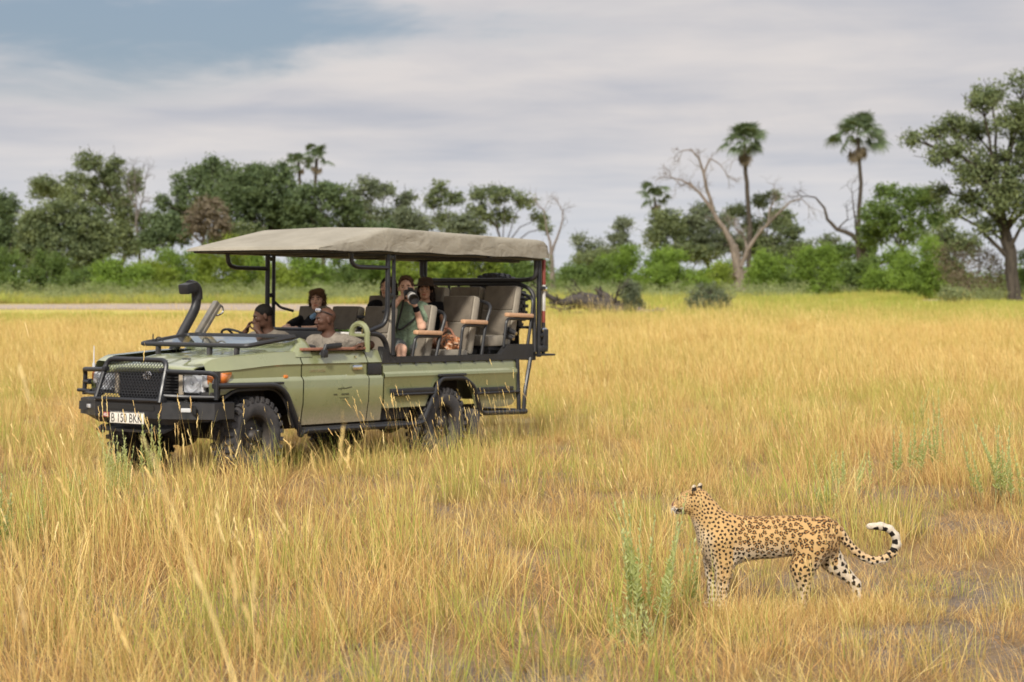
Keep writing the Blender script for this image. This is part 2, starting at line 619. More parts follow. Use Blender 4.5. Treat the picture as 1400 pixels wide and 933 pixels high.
PAINT = pmat('green_paint', (0.200, 0.222, 0.105), rough=0.22, var=0.08, scale=5, coat=1.0, dust=0.28, dustcol=(0.34, 0.31, 0.18))
def muddy(m):
    """splashed dried mud low on the body"""
    t = NT.__new__(NT); t.m = m; t.n, t.l = m.node_tree.nodes, m.node_tree.links; t.b = t.n['Principled BSDF']
    o = t.obj()
    z = t.node('ShaderNodeSeparateXYZ', {0: o}).outputs['Z']
    k = t.math('ADD', t.rng(z, 0.42, 0.86, 0.75, -0.35), t.math('MULTIPLY', t.noise(7, 8, 0.7, o), 0.55))
    k = t.rng(k, 0.30, 0.85, 0.0, 0.85)
    src = t.b.inputs['Base Color'].links[0].from_socket
    fine = t.ramp(t.noise(40, 4, 0.6, o), [(0.3, (0.22, 0.17, 0.11)), (0.7, (0.36, 0.29, 0.20))])
    t.set(Base_Color=t.mix(k, src, fine), Coat_Weight=t.rng(k, 0, 0.6, 1.0, 0.0))
    r = t.b.inputs['Roughness'].links[0].from_socket
    t.set(Roughness=t.math('MAXIMUM', r, t.rng(k, 0, 0.7, 0.2, 0.9)))
    return m


muddy(PAINT)
BLACK = pmat('black_powder_coat', (0.012, 0.013, 0.016), rough=0.42, var=0.3, scale=14, dust=0.16, dustcol=(0.10, 0.085, 0.07))
BLACK_SATIN = pmat('black_tube_paint', (0.01, 0.011, 0.014), rough=0.3, var=0.3, scale=20, dust=0.06, dustcol=(0.1, 0.09, 0.08))
RUBBER = pmat('tyre_rubber', (0.022, 0.022, 0.025), rough=0.85, var=0.4, scale=18, dust=0.55, dustcol=(0.13, 0.12, 0.115), bump=0.3)
STEEL = pmat('dark_wheel_steel', (0.02, 0.02, 0.022), rough=0.5, metal=0.3, dust=0.4, dustcol=(0.16, 0.13, 0.1))
CHROME = pmat('chrome', (0.75, 0.75, 0.76), rough=0.12, metal=1.0, var=0.08)
SEAT = pmat('taupe_seat_cloth', (0.150, 0.128, 0.100), rough=0.9, var=0.22, scale=9, bump=0.5, bscale=260)
SEAT_EDGE = pmat('pale_seat_vinyl', (0.275, 0.245, 0.195), rough=0.7, var=0.15, scale=9, bump=0.2, bscale=160)
PAD = pmat('tan_armrest_leather', (0.52, 0.31, 0.18), rough=0.55, var=0.2, scale=20, bump=0.15)
BROWN = pmat('brown_door_pad', (0.27, 0.12, 0.075), rough=0.6, var=0.25, scale=15)
PLATE_WHITE = pmat('plate_white', (0.72, 0.69, 0.62), rough=0.5, var=0.1, scale=25, dust=0.25)
INK = pmat('black_ink', (0.012, 0.012, 0.012), rough=0.6)
DARK_IN = pmat('dark_interior', (0.018, 0.018, 0.02), rough=0.75, dust=0.25, dustcol=(0.1, 0.08, 0.06))
SILVER = pmat('lamp_silver', (0.86, 0.87, 0.89), rough=0.5, metal=0.25, var=0.06)
RED = pmat('red_paint', (0.26, 0.025, 0.022), rough=0.45, dust=0.2)
WHITE = pmat('white_paint', (0.7, 0.69, 0.66), rough=0.45, dust=0.25)
CREAM = pmat('grille_beige', (0.34, 0.29, 0.22), rough=0.4, dust=0.3)


def glass_mat(name, tint=(0.9, 0.95, 0.93), rough=0.02):
    t = NT(name)
    t.set(Base_Color=(*tint, 1), Roughness=rough, Transmission_Weight=1.0, IOR=1.5)
    return t.m


def lens_mat(name, col, rough=0.15):
    t = NT(name)
    t.set(Base_Color=(*col, 1), Roughness=rough, Transmission_Weight=0.35, Coat_Weight=1.0, Coat_Roughness=0.03)
    return t.m


GLASS = glass_mat('windscreen_glass')
LENS = glass_mat('headlight_lens', (0.95, 0.97, 1.0), 0.05)
AMBER = lens_mat('amber_lens', (0.9, 0.27, 0.04))
REDL = lens_mat('red_lens', (0.6, 0.02, 0.02))
CLEAR = lens_mat('clear_lens', (0.75, 0.76, 0.78))


def canvas_mat():
    t = NT('khaki_canvas')
    o = t.obj()
    c = t.ramp(t.noise(2.2, 7, 0.65, o), [(0.3, (0.285, 0.262, 0.212)), (0.7, (0.385, 0.357, 0.292))])
    t.set(Base_Color=c, Roughness=0.92, Specular_IOR_Level=0.2)
    mp = t.node('ShaderNodeMapping', {0: o}); mp.inputs['Scale'].default_value = (1, 0.5, 1.6)
    wr = t.math('ADD', t.noise(4.5, 5, 0.55, mp.outputs[0], 1.2), t.math('MULTIPLY', t.noise(350, 2, 0.5, o), 0.05))
    t.bump(wr, 0.55, 0.05)
    tr = t.node('ShaderNodeBsdfTranslucent', {'Color': t.mix(1.0, c, (1.6, 1.5, 1.3), 'MULTIPLY')})
    mx = t.node('ShaderNodeMixShader', {0: 0.22, 1: t.b.outputs[0], 2: tr.outputs[0]})
    t.l.new(mx.outputs[0], t.out.inputs[0])
    return t.m


CANVAS = canvas_mat()

veh = empty('safari_vehicle', VEH_LOC, VEH_ROT,
            'olive green open sided safari vehicle with khaki canvas roof, parked in the tall grass', 'safari vehicle')


def prof_y(prof, z):
    """the side's outline (y, z) from top to bottom, cut at height z"""
    for (y0, z0), (y1, z1) in zip(prof, prof[1:]):
        if z0 >= z >= z1: return y0 + (y1 - y0) * (z0 - z) / max(z0 - z1, 1e-6)
    return prof[-1][0] if z < prof[-1][1] else prof[0][0]


def side_panel(xs, prof, zlow=None, shift=None):
    mb = MB()
    rings = []
    for x in xs:
        zl = zlow(x) if zlow else -1
        row = []
        for y, z in prof:
            if z < zl: y, z = prof_y(prof, zl), zl
            if shift: y, z = shift(x, y, z)
            row.append((x, y, z))
        # return edge inwards along the bottom
        row.append((x, row[-1][1] - 0.045, row[-1][2] + 0.004))
        rings.append(row)
    mb.loft(rings)
    return mb


def arch_fn(pts):
    xs = [p[0] for p in pts]; zs = [p[1] for p in pts]
    return lambda x: float(np.interp(x, xs, zs))


PROF = [(0.66, 1.262), (0.765, 1.268), (0.80, 1.255), (0.850, 1.15), (0.861, 1.130), (0.848, 1.114), (0.846, 1.0), (0.874, 0.968), (0.880, 0.945), (0.874, 0.71), (0.862, 0.665), (0.838, 0.49)]


def front_clip():
    low = arch_fn([(-0.73, 0.47), (-0.60, 0.48), (-0.50, 0.70), (-0.36, 0.87), (-0.26, 0.905), (0.26, 0.905), (0.38, 0.86), (0.50, 0.84), (0.70, 0.82)])
    def sh(x, y, z):
        k = float(smooth(-0.5, 0.7, x))
        z2 = z - (0.055 * k if z > 1.12 else 0.02 * k if z > 1.05 else 0)
        y2 = y * (1 - 0.05 * float(smooth(0.25, 0.68, x)))
        if x > 0.50:      # the wing rounds down over the lamp
            q = (x - 0.50) / 0.16
            z2 = z2 - (0.055 * q * q if z > 1.05 else 0)
        return y2, z2
    xs = sorted(set([-0.705, -0.60, -0.55, -0.50, -0.43, -0.36, -0.31, -0.26, -0.1, 0.1, 0.26, 0.32, 0.38, 0.44, 0.50, 0.55, 0.60, 0.64, 0.66]))
    mb = side_panel(xs, PROF, low, sh)
    mb.mirror()
    # inner wheel wells
    for s in (1, -1):
        mb.box((0.0, s * 0.60, 0.93), (1.1, 0.5, 0.04))
    return mb.build('front_wing', PAINT, veh, 30)


def bonnet():
    rings = []
    for x in np.concatenate([[0.685, 0.68, 0.66], np.linspace(0.62, -0.64, 18)]):
        k = float(smooth(0.66, 0.35, x))
        row = []
        for y in np.linspace(-0.665, 0.665, 31):
            base = 1.135 + 0.075 * float(smooth(0.62, 0.1, x)) + 0.045 * float(smooth(0.1, -0.64, x))
            a = abs(y)
            z = base - 0.020 * (a / 0.66) ** 2
            z += 0.022 * k * float(smooth(0.47, 0.41, a)) - 0.012 * k * float(smooth(0.20, 0.15, a))
            if x > 0.655: z -= {0.66: 0.012, 0.68: 0.035, 0.685: 0.08}[round(float(x), 3)]
            row.append((float(x), float(y) * (1 - 0.05 * float(smooth(0.25, 0.68, x))), z))
        rings.append(row)
    o = MB().loft(rings).build('bonnet', PAINT, veh, 40)
    thicken(o, 0.012)
    v = MB()
    for s in (-1, 1): v.box((0.45, s * 0.32, 1.19), (0.10, 0.03, 0.012), bev=0.004)
    v.build('bonnet_catch', BLACK, veh)
    return o


def cowl():
    rings = []
    sec = [(-0.60, 1.225), (-0.66, 1.30), (-0.72, 1.375), (-0.80, 1.405), (-0.88, 1.39), (-0.93, 1.33), (-0.94, 1.20)]
    for y in [-0.835, -0.82, -0.79, -0.74, -0.6, 0, 0.6, 0.74, 0.79, 0.82, 0.835]:
        k = 1 - max(0, (abs(y) - 0.72) / 0.115) ** 2.2 * 0.85
        if abs(y) < 0.7: k *= 0.8
        rings.append([(x * (1) if k > 0.5 else -0.78 + (x + 0.78) * 0.75, y, 1.20 + (z - 1.20) * k) for x, z in sec])
    MB().loft(rings, cap=True).build('cowl', PAINT, veh, 50)


def door(s):
    xs = np.linspace(-0.721, -1.790, 12)
    mb = side_panel(xs, PROF[1:])
    # closed ends and inner skin
    top = [(x, y - 0.10, z) for x, y, z in []]
    mb.box((-1.255, 0.775, 0.88), (1.06, 0.02, 0.74))
    if s < 0: mb.v = [(x, -y, z) for x, y, z in mb.v]
    d = mb.build('door', PAINT, veh, 30)
    h = MB().box((-1.61, s * 0.862, 1.078), (0.155, 0.028, 0.055), bev=0.012)
    h.build('door_handle', CHROME, d)
    MB().box((-1.25, s * 0.81, 1.282), (1.05, 0.085, 0.03), bev=0.012).build('door_top_pad', BROWN, d)
    # lock button and mirror folded on the door top
    MB().tube([(-1.60, s * 0.815, 1.19), (-1.60, s * 0.85, 1.19)], 0.012).build('lock_button', CHROME, d)
    m = MB()
    m.tube([(-1.0, s * 0.86, 1.22), (-1.03, s * 0.90, 1.28), (-1.05, s * 0.90, 1.33)], 0.022, fil=0.03)
    m.box((-1.02, s * 0.90, 1.235), (0.075, 0.05, 0.085), bev=0.015)
    m.box((-1.17, s * 0.89, 1.315), (0.24, 0.07, 0.055), rot=(0, R(4), 0), bev=0.02)
    m.build('mirror', BLACK, d)
    return d


front_clip(); bonnet(); cowl()
door_near, door_far = door(1), door(-1)


def cab_and_bed():
    # cab rear quarter behind the door, with its bulkhead
    mb = side_panel([-1.803, -1.9, -2.04], PROF[1:])
    mb.mirror()
    mb.box((-1.93, 0, 1.17), (0.22, 1.60, 0.17), bev=0.02)
    mb.build('cab_quarter', PAINT, veh, 30)
    b = MB()
    for s in (1, -1): b.box((-1.915, s * 0.858, 1.055), (0.225, 0.022, 0.12), bev=0.006)
    b.build('vent_panel', BLACK, veh)
    # load bed side
    BP = [(0.79, 1.125), (0.845, 1.120), (0.858, 1.09), (0.862, 1.02), (0.886, 0.995), (0.890, 0.965), (0.876, 0.935), (0.876, 0.62), (0.86, 0.56)]
    low = arch_fn([(-4.60, 0.66), (-4.52, 0.58), (-4.40, 0.55), (-3.88, 0.55), (-3.84, 0.56), (-3.70, 0.80), (-3.62, 0.88), (-3.50, 0.92), (-3.08, 0.92), (-2.98, 0.88), (-2.92, 0.80), (-2.80, 0.62), (-2.06, 0.62)])
    xs = [-2.06, -2.3, -2.6, -2.80, -2.86, -2.92, -2.95, -2.98, -3.03, -3.08, -3.3, -3.50, -3.56, -3.62, -3.66, -3.70, -3.77, -3.84, -3.88, -4.1, -4.40, -4.52, -4.57, -4.60]
    mb = side_panel(xs, BP, low)
    mb.mirror()
    # tail and front walls, floor
    mb.box((-4.585, 0, 0.87), (0.03, 1.68, 0.50))
    mb.box((-2.075, 0, 0.87), (0.03, 1.70, 0.48))
    mb.build('load_bed', PAINT, veh, 30)
    d = MB()
    d.box((-3.35, 0, 1.03), (2.56, 1.60, 0.06))
    d.box((-1.35, 0, 0.62), (1.25, 1.52, 0.05))
    d.box((-0.82, 0, 0.95), (0.12, 1.50, 0.66))
    d.box((-1.98, 0, 0.95), (0.06, 1.50, 0.70))
    for s in (1, -1):
        d.box((-2.0, s * 0.40, 0.50), (5.0, 0.10, 0.15))
        d.box((0.0, s * 0.50, 0.80), (1.0, 0.04, 0.5))
        d.box((-3.3, s * 0.56, 0.80), (1.0, 0.04, 0.44))
        d.box((-2.35, s * 0.62, 0.60), (0.55, 0.36, 0.24), bev=0.03)
    d.tube([(0, -0.72, 0.405), (0, 0.72, 0.405)], 0.05)
    d.tube([(-3.18, -0.72, 0.405), (-3.18, 0.72, 0.405)], 0.05)
    d.lathe([(0.02, -0.13), (0.12, -0.10), (0.15, 0), (0.12, 0.10), (0.02, 0.13)], (-3.18, 0.05, 0.405), 'Y', 14)
    d.lathe([(0.02, -0.13), (0.12, -0.10), (0.15, 0), (0.12, 0.10), (0.02, 0.13)], (0, -0.15, 0.405), 'Y', 14)
    d.box((0.30, 0, 0.72), (0.60, 0.95, 0.45))
    d.box((-1.0, 0.0, 0.50), (0.9, 0.5, 0.14))
    d.build('chassis', DARK_IN, veh)


cab_and_bed()


def interior():
    mb = MB()
    mb.box((-0.97, 0, 1.22), (0.26, 1.48, 0.22), bev=0.05)
    mb.build('dashboard', DARK_IN, veh)
    w = MB()
    w.lathe([(0.185 + 0.014 * math.cos(a), 0.014 * math.sin(a)) for a in np.linspace(0, 2 * math.pi, 9)[:-1]], (0, 0, 0), 'Z', 30, closed=True)
    w.tube([(-0.18, 0, 0), (0.18, 0, 0)], 0.012); w.tube([(0, -0.18, 0), (0, 0, 0)], 0.012)
    w.lathe([(0.001, 0.02), (0.05, 0.015), (0.055, -0.02)], (0, 0, 0), 'Z', 14)
    o = w.build('steering_wheel', BLACK_SATIN, veh)
    o.location = (-1.10, -0.42, 1.38); o.rotation_euler = (0, R(-32), 0)
    for y in (0.42, -0.42):
        f = MB().box((-1.55, y, 0.82), (0.5, 0.5, 0.16), bev=0.05)
        f.box((-1.80, y, 1.05), (0.13, 0.5, 0.5), rot=(0, R(-12), 0), bev=0.05)
        f.build('front_seat', DARK_IN, veh)
    # padded ledge between the cab and the first row of benches
    MB().box((-1.99, -0.30, 1.40), (0.10, 1.05, 0.13), bev=0.03).build('cab_ledge', BLACK, veh)
    b = MB()
    b.tube([(-1.98, -0.86, 1.18), (-1.98, -0.86, 1.45), (-1.98, -0.75, 1.475), (-1.98, 0.25, 1.475)], 0.022, fil=0.06)
    b.build('grab_rail', BLACK_SATIN, veh)
    # green rounded hoop at the corner of the cab
    h = MB()
    pts = [(-1.80, 0.625, 1.24), (-1.80, 0.625, 1.44)] + [(-1.80, 0.735 - 0.11 * math.cos(a), 1.44 + 0.11 * math.sin(a)) for a in np.linspace(0.2, math.pi - 0.2, 9)] + [(-1.80, 0.845, 1.44), (-1.80, 0.845, 1.24)]
    h.tube(pts, 0.033, 8)
    h.box((-1.80, 0.735, 1.425), (0.055, 0.2, 0.035), bev=0.01)
    h.build('cab_hoop', PAINT, veh)
    r_ = MB().lathe([(0.001, 0.012), (0.028, 0.010), (0.030, -0.01)], (0, 0, 0), 'X', 14)
    r_ = r_.build('reflector', CHROME, veh); r_.location = (-1.78, 0.735, 1.33)


interior()


def nose():
    g = MB()
    g.box((0.625, 0, 0.95), (0.04, 0.92, 0.30), bev=0.01)
    for i in range(9): g.box((0.655, 0, 0.83 + i * 0.03), (0.03, 0.84, 0.010))
    gr = g.build('grille', DARK_IN, veh)
    c = MB()
    for s in (1, -1): c.box((0.655, s * 0.455, 0.955), (0.04, 0.055, 0.25), bev=0.012)
    c.build('grille_trim', CREAM, gr)
    e = MB()
    n = 22
    for sx, sy in ((0.055, 0.04), (0.02, 0.04), (0.055, 0.012)):
        e.tube([(0.685, sx * math.cos(a) , 1.02 + sy * math.sin(a)) for a in np.linspace(0, 2 * math.pi, n)], 0.0045, 6, cap=False)
    e.build('badge', CHROME, gr)
    # panel below and around the lamps
    p = MB()
    for s in (1, -1):
        p.box((0.60, s * 0.66, 0.845), (0.10, 0.40, 0.05), bev=0.015)
        p.box((0.57, s * 0.66, 0.95), (0.05, 0.44, 0.26))
    p.build('nose_panel', DARK_IN, veh)
    for s in (1, -1):
        hl = MB()
        hl.box((0.615, s * 0.615, 0.955), (0.06, 0.245, 0.195), bev=0.03)
        h = hl.build('headlight', SILVER, veh)
        rf = MB().lathe([(0.0, -0.035), (0.05, -0.03), (0.082, 0.0), (0.088, 0.008), (0.084, 0.009)], (0.665, s * 0.615, 0.955), 'X', 22)
        rf.build('reflector', SILVER, h)
        bu = MB().lathe([(0.001, 0.015), (0.014, 0.012), (0.018, -0.02)], (0.668, s * 0.615, 0.955), 'X', 12)
        bu.build('bulb', CLEAR, h)
        L = MB().box((0.668, s * 0.615, 0.955), (0.05, 0.24, 0.19), bev=0.024)
        L.build('lens', LENS, h)
        # corner lamp: clear front, amber side
        a = MB()
        a.loft([[(0.66, s * 0.745, 1.04), (0.655, s * 0.80, 1.04), (0.60, s * 0.84, 1.045)],
                [(0.665, s * 0.745, 0.985), (0.66, s * 0.805, 0.985), (0.60, s * 0.852, 0.985)],
                [(0.665, s * 0.745, 0.92), (0.66, s * 0.805, 0.92), (0.60, s * 0.85, 0.93)]])
        o = a.build('corner_lamp', CLEAR, veh); thicken(o, 0.03)
        a = MB()
        a.loft([[(0.66, s * 0.815, 1.045), (0.52, s * 0.862, 1.06), (0.36, s * 0.862, 1.068)],
                [(0.665, s * 0.825, 1.005), (0.50, s * 0.88, 1.01), (0.38, s * 0.872, 1.03)],
                [(0.66, s * 0.822, 0.955), (0.50, s * 0.875, 0.955), (0.43, s * 0.870, 0.965)]])
        o = a.build('indicator', AMBER, veh); thicken(o, 0.03)
        MB().box((-0.46, s * 0.853, 1.005), (0.055, 0.03, 0.035), bev=0.012).build('side_repeater', AMBER, veh)


nose()


def bull_bar():
    bb = empty('bull_bar'); bb.parent = veh
    # folded steel bumper, swept back at both ends
    path = [(0.40, 0.935), (0.60, 0.965), (0.70, 0.95), (0.90, 0.54), (0.95, 0.47)]
    path = path + [(x, -y) for x, y in reversed(path)]
    rings = []
    for x, y in path:
        n = Vector((1, 0)) if abs(y) < 0.5 else Vector((0.75, 0.66 * (1 if y > 0 else -1))) if abs(y) < 0.96 and x > 0.65 else Vector((0, 1 if y > 0 else -1))
        i = lambda d: (x - n.x * d, y - n.y * d)
        rings.append([(*i(0.03), 0.775), (*i(0.0), 0.765), (*i(0.0), 0.605), (*i(0.05), 0.545 if abs(y) < 0.6 else 0.60), (*i(0.12), 0.54 if abs(y) < 0.6 else 0.60), (*i(0.16), 0.77)])
    bm = MB().loft(rings, close=True, cap=True)
    b = bm.build('bumper', BLACK, bb, 25)
    s_ = MB()
    s_.box((0.954, -0.03, 0.708), (0.008, 0.80, 0.050))
    s_.build('bumper_slot', INK, b)
    for s in (1, -1): MB().box((0.802, s * 0.752, 0.70), (0.012, 0.16, 0.085), rot=(0, 0, s * R(-26))).build('bumper_slot', INK, b)
    for s in (1, -1):
        f = MB().box((0.0, 0, 0), (0.02, 0.105, 0.042), bev=0.008).build('fog_light', CLEAR, b)
        f.location = (0.832, s * 0.69, 0.695); f.rotation_euler = (0, 0, s * R(26))
        h = MB().tube([(0.93, s * 0.36, 0.52), (0.99, s * 0.36, 0.50), (0.99, s * 0.36, 0.46), (0.93, s * 0.36, 0.45)], 0.014, fil=0.02)
        h.build('tow_hook', RED if False else BLACK, b)
    sk = MB().box((0.80, 0, 0.50), (0.26, 0.95, 0.02), rot=(0, R(14), 0))
    sk.build('skid_plate', BLACK, bb)
    # centre hoop leaning back over the grille, closed with expanded mesh
    X0, X1, Z0, Z1, W = 0.965, 0.825, 0.785, 1.185, 0.425
    hp = MB()
    hp.tube([(X0, -W - 0.03, Z0 - 0.02), (X1, -W + 0.005, Z1), (X1, W - 0.005, Z1), (X0, W + 0.03, Z0 - 0.02)], 0.026, 10, fil=0.09)
    hp.tube([(X0, -W - 0.03, Z0), (X0, W + 0.03, Z0)], 0.022, 8)
    hp.build('hoop', BLACK_SATIN, bb)
    ms = MB()
    def on(u, v, d=0.0): return (X0 + (X1 - X0) * v + d, u * W, Z0 + (Z1 - Z0) * v)
    nu, nv = 20, 16
    for k in range(-nv, nu * 1 + nv):
        for sgn in (1, -1):
            # strand from (k, 0) going up to the right (or left)
            pts = []
            for j in range(nv + 1):
                uu = k + sgn * j * 0.5
                if 0 <= uu <= nu: pts.append((uu / nu * 2 - 1, j / nv))
            for (u0, v0), (u1, v1) in zip(pts[:-1], pts[1:]):
                a, b_ = Vector(on(u0, v0)), Vector(on(u1, v1))
                side = Vector((0, 0.0035, 0)); dep = Vector((0.006, 0, 0.002))
                m = len(ms.v)
                ms.v += [tuple(a - side), tuple(a + side), tuple(b_ + side), tuple(b_ - side), tuple(a - dep), tuple(b_ - dep)]
                ms.f += [(m, m + 1, m + 2, m + 3), (m, m + 4, m + 5, m + 3), (m + 1, m + 4, m + 5, m + 2)]
    me = ms.build('mesh_screen', BLACK_SATIN, bb, fix=False, whole=True)
    me['kind'] = 'stuff'
    # wing hoops before the lamps
    for s in (1, -1):
        w = MB()
        w.tube([(0.87, s * 0.40, 1.075), (0.70, s * 0.90, 1.065), (0.655, s * 0.93, 1.03), (0.665, s * 0.935, 0.80)], 0.024, 10, fil=0.07)
        w.tube([(0.93, s * 0.43, 0.835), (0.80, s * 0.66, 0.825), (0.665, s * 0.935, 0.825)], 0.020, 8, fil=0.05)
        if s < 0:
            w.tube([(0.665, -0.935, 0.935), (0.70, -0.82, 0.935)], 0.022, 8)
            w.tube([(0.72, -0.78, 0.845), (0.67, -1.02, 0.845)], 0.018, 8)
        w.box((0.87, s * 0.405, 1.085), (0.07, 0.05, 0.05), bev=0.012)
        w.box((0.915, s * 0.455, 0.80), (0.06, 0.06, 0.08), bev=0.01)
        w.build('wing_hoop', BLACK_SATIN, bb)
    # number plate and the small maker's badge on the bumper
    np_ = MB().box((0.966, 0.005, 0.600), (0.012, 0.475, 0.118), bev=0.004).build('number_plate', PLATE_WHITE, bb)
    text_part('plate_lettering', 'B 150 BKK', (0.9735, 0.005, 0.600), 0.088, 0.43, INK, np_, 'front')
    rim = MB()
    for z in (0.545, 0.655): rim.box((0.9725, 0.005, z), (0.003, 0.468, 0.005))
    rim.build('plate_rim', INK, np_)
    bd = MB().box((0.957, -0.300, 0.625), (0.012, 0.082, 0.050), bev=0.004).build('maker_badge', RED, bb)
    text_part('badge_lettering', 'ARB', (0.9645, -0.300, 0.625), 0.034, 0.066, WHITE, bd, 'front')
    # whip aerial on the far wing
    an = MB().tube([(0.69, -0.77, 1.07), (0.69, -0.77, 1.13)], 0.016, 8)
    an.tube([(0.69, -0.77, 1.12), (0.69, -0.77, 1.31)], [0.009, 0.004], 6)
    an.build('aerial', CLEAR, bb)


def text_part(name, s, loc, height, width, mat, parent, face):
    cu = bpy.data.curves.new(name, 'FONT')
    cu.body = s; cu.align_x = 'CENTER'; cu.align_y = 'CENTER'; cu.size = 1.0; cu.extrude = 0.02
    tmp = bpy.data.objects.new(name, cu); COL.objects.link(tmp)
    bpy.context.view_layer.update()
    me = bpy.data.meshes.new_from_object(tmp.evaluated_get(bpy.context.evaluated_depsgraph_get()))
    bpy.data.objects.remove(tmp)
    co = np.empty(len(me.vertices) * 3, np.float32); me.vertices.foreach_get('co', co); co = co.reshape(-1, 3)
    lo, hi = co.min(0), co.max(0)
    c = (lo + hi) / 2; k = np.array([width / (hi[0] - lo[0]), height / (hi[1] - lo[1])])
    u = (co[:, 0] - c[0]) * k[0]; v = (co[:, 1] - c[1]) * k[1]; w = co[:, 2] * 0.03
    if face == 'front': out = np.stack([w, u, v], 1)
    else: out = np.stack([-u, w, v], 1)
    out += np.array(loc, np.float32)
    me.vertices.foreach_set('co', out.astype(np.float32).ravel())
    me.materials.clear(); me.update()
    return tag(link(name, me, parent, mat), kind='stuff')


bull_bar()
text_part('wing_badge', 'LAND CRUISER', (-0.965, 0.853, 1.058), 0.03, 0.26, CHROME, door_near, 'side')


def door_logo():
    mb = MB()
    y = 0.8815
    def stroke(pts, w):
        for (x0, z0), (x1, z1) in zip(pts, pts[1:]):
            mb.add([(x0, y, z0 - w), (x1, y, z1 - w), (x1, y, z1 + w), (x0, y, z0 + w)], [(0, 1, 2, 3)])
    stroke([(-1.27, 0.855), (-1.34, 0.862), (-1.40, 0.858), (-1.50, 0.872)], 0.004)
    stroke([(-1.335, 0.90), (-1.34, 0.88), (-1.335, 0.86), (-1.315, 0.84)], 0.004)
    stroke([(-1.36, 0.875), (-1.37, 0.855)], 0.006)
    for x0, x1, z, w in ((-1.20, -1.26, 0.797, 0.005), (-1.33, -1.39, 0.797, 0.006), (-1.395, -1.455, 0.797, 0.006), (-1.30, -1.46, 0.758, 0.003), (-1.34, -1.42, 0.728, 0.0025)):
        stroke([(x0, z), (x1, z)], w)
    mb.build('door_logo', pmat('door_print', (0.045, 0.05, 0.02), rough=0.6), door_near, whole=True)['kind'] = 'stuff'


door_logo()


def side_bars():
    for s in (1, -1):
        Y = s * 0.905
        f = MB()
        f.tube([(0.66, s * 0.90, 0.935), (-0.24, s * 0.915, 0.925), (-0.40, s * 0.915, 0.84), (-0.66, Y, 0.38)], 0.030, 10, fil=0.12, flat=1.0)
        f.box((0.10, s * 0.885, 0.942), (0.95, 0.06, 0.025), bev=0.008)
        f.build('wheel_arch_bar', BLACK_SATIN, veh)
        w = MB()   # black wheel arch liner edge
        w.tube([(0.50, s * 0.865, 0.80), (0.34, s * 0.87, 0.885), (-0.28, s * 0.87, 0.89), (-0.44, s * 0.87, 0.76), (-0.58, s * 0.865, 0.48)], 0.02, 6, fil=0.1)
        w.build('arch_lip', BLACK, veh)
        st = MB()
        st.tube([(-0.62, Y, 0.40), (-0.72, Y, 0.435), (-2.60, Y, 0.425), (-2.74, Y, 0.45)], 0.032, 8, fil=0.06)
        st.box((-1.55, s * 0.86, 0.455), (1.75, 0.13, 0.022), bev=0.006)
        st.build('side_step', BLACK, veh)
        a = MB()
        a.tube([(-2.72, Y, 0.43), (-2.95, Y, 0.77), (-3.04, Y, 0.925), (-3.50, Y, 0.925), (-3.72, Y, 0.80), (-3.83, Y, 0.50), (-4.70, Y, 0.485)], 0.028, 10, fil=0.09)
        a.tube([(-2.20, Y, 0.765), (-2.94, Y, 0.765)], 0.020, 8)
        a.tube([(-3.76, Y, 0.735), (-4.62, Y, 0.735)], 0.018, 8)
        a.build('rear_arch_bar', BLACK_SATIN, veh)
        p = MB()
        p.box((-3.27, s * 0.90, 0.962), (0.50, 0.06, 0.030), bev=0.008)
        p.box((-2.54, s * 0.895, 0.805), (0.76, 0.05, 0.050), bev=0.01)
        p.box((-4.14, s * 0.895, 0.775), (0.68, 0.05, 0.050), bev=0.01)
        p.build('step_pad', BLACK, veh)
        u = MB()
        u.tube([(-4.62, s * 0.87, 1.12), (-4.62, s * 0.90, 0.50)], 0.026, 8)
        u.tube([(-4.90, s * 0.87, 1.13), (-4.74, s * 0.90, 0.72), (-4.72, s * 0.90, 0.48)], 0.026, 8, fil=0.08)
        u.tube([(-4.62, s * 0.90, 0.49), (-4.76, s * 0.90, 0.49)], 0.034, 8)
        u.build('corner_bar', BLACK_SATIN, veh)
    MB().tube([(-4.74, -0.9, 0.49), (-4.74, 0.9, 0.49)], 0.03, 8).build('rear_bumper_bar', BLACK_SATIN, veh)
    mf = MB()
    for s in (1, -1): mf.box((-3.80, s * 0.78, 0.40), (0.02, 0.24, 0.30), rot=(0, R(-12), 0))
    mf.build('mud_flap', RUBBER, veh)
    # black side rail along the top of the bed
    outline = [(-2.04, 1.115), (-4.96, 1.115), (-4.96, 1.30), (-4.43, 1.30), (-4.29, 1.185), (-2.22, 1.185), (-2.16, 1.24), (-2.04, 1.30)]
    for s in (1, -1):
        ya, yb = s * 0.80, s * 0.872
        mb = MB().loft([[(x, ya, z) for x, z in outline], [(x, yb, z) for x, z in outline]], close=True, cap=True)
        for i in range(9): mb.box((-2.35 - 0.28 * i, s * 0.868, 1.107), (0.02, 0.012, 0.02))
        mb.tube([(-2.16, s * 0.85, 1.15), (-2.12, s * 0.85, 1.34), (-2.02, s * 0.85, 1.43), (-1.86, s * 0.80, 1.45)], 0.030, 8, fil=0.08)
        mb.build('side_rail', BLACK, veh, 25)


side_bars()

# ---- seats
SEATS = [  # x of the back's foot, y, cushion top, top of the back
    (-2.28, 0.48, 1.12, 1.755, 0.41), (-2.28, 0.0, 1.12, 1.755, 0.42), (-2.28, -0.50, 1.12, 1.755, 0.42),
    (-2.90, 0.535, 1.17, 1.775), (-2.98, -0.015, 1.17, 1.885),
    (-3.72, 0.535, 1.24, 1.885), (-3.84, -0.015, 1.28, 1.995),
    (-4.58, 0.535, 1.40, 2.015), (-4.60, -0.015, 1.42, 2.005)]


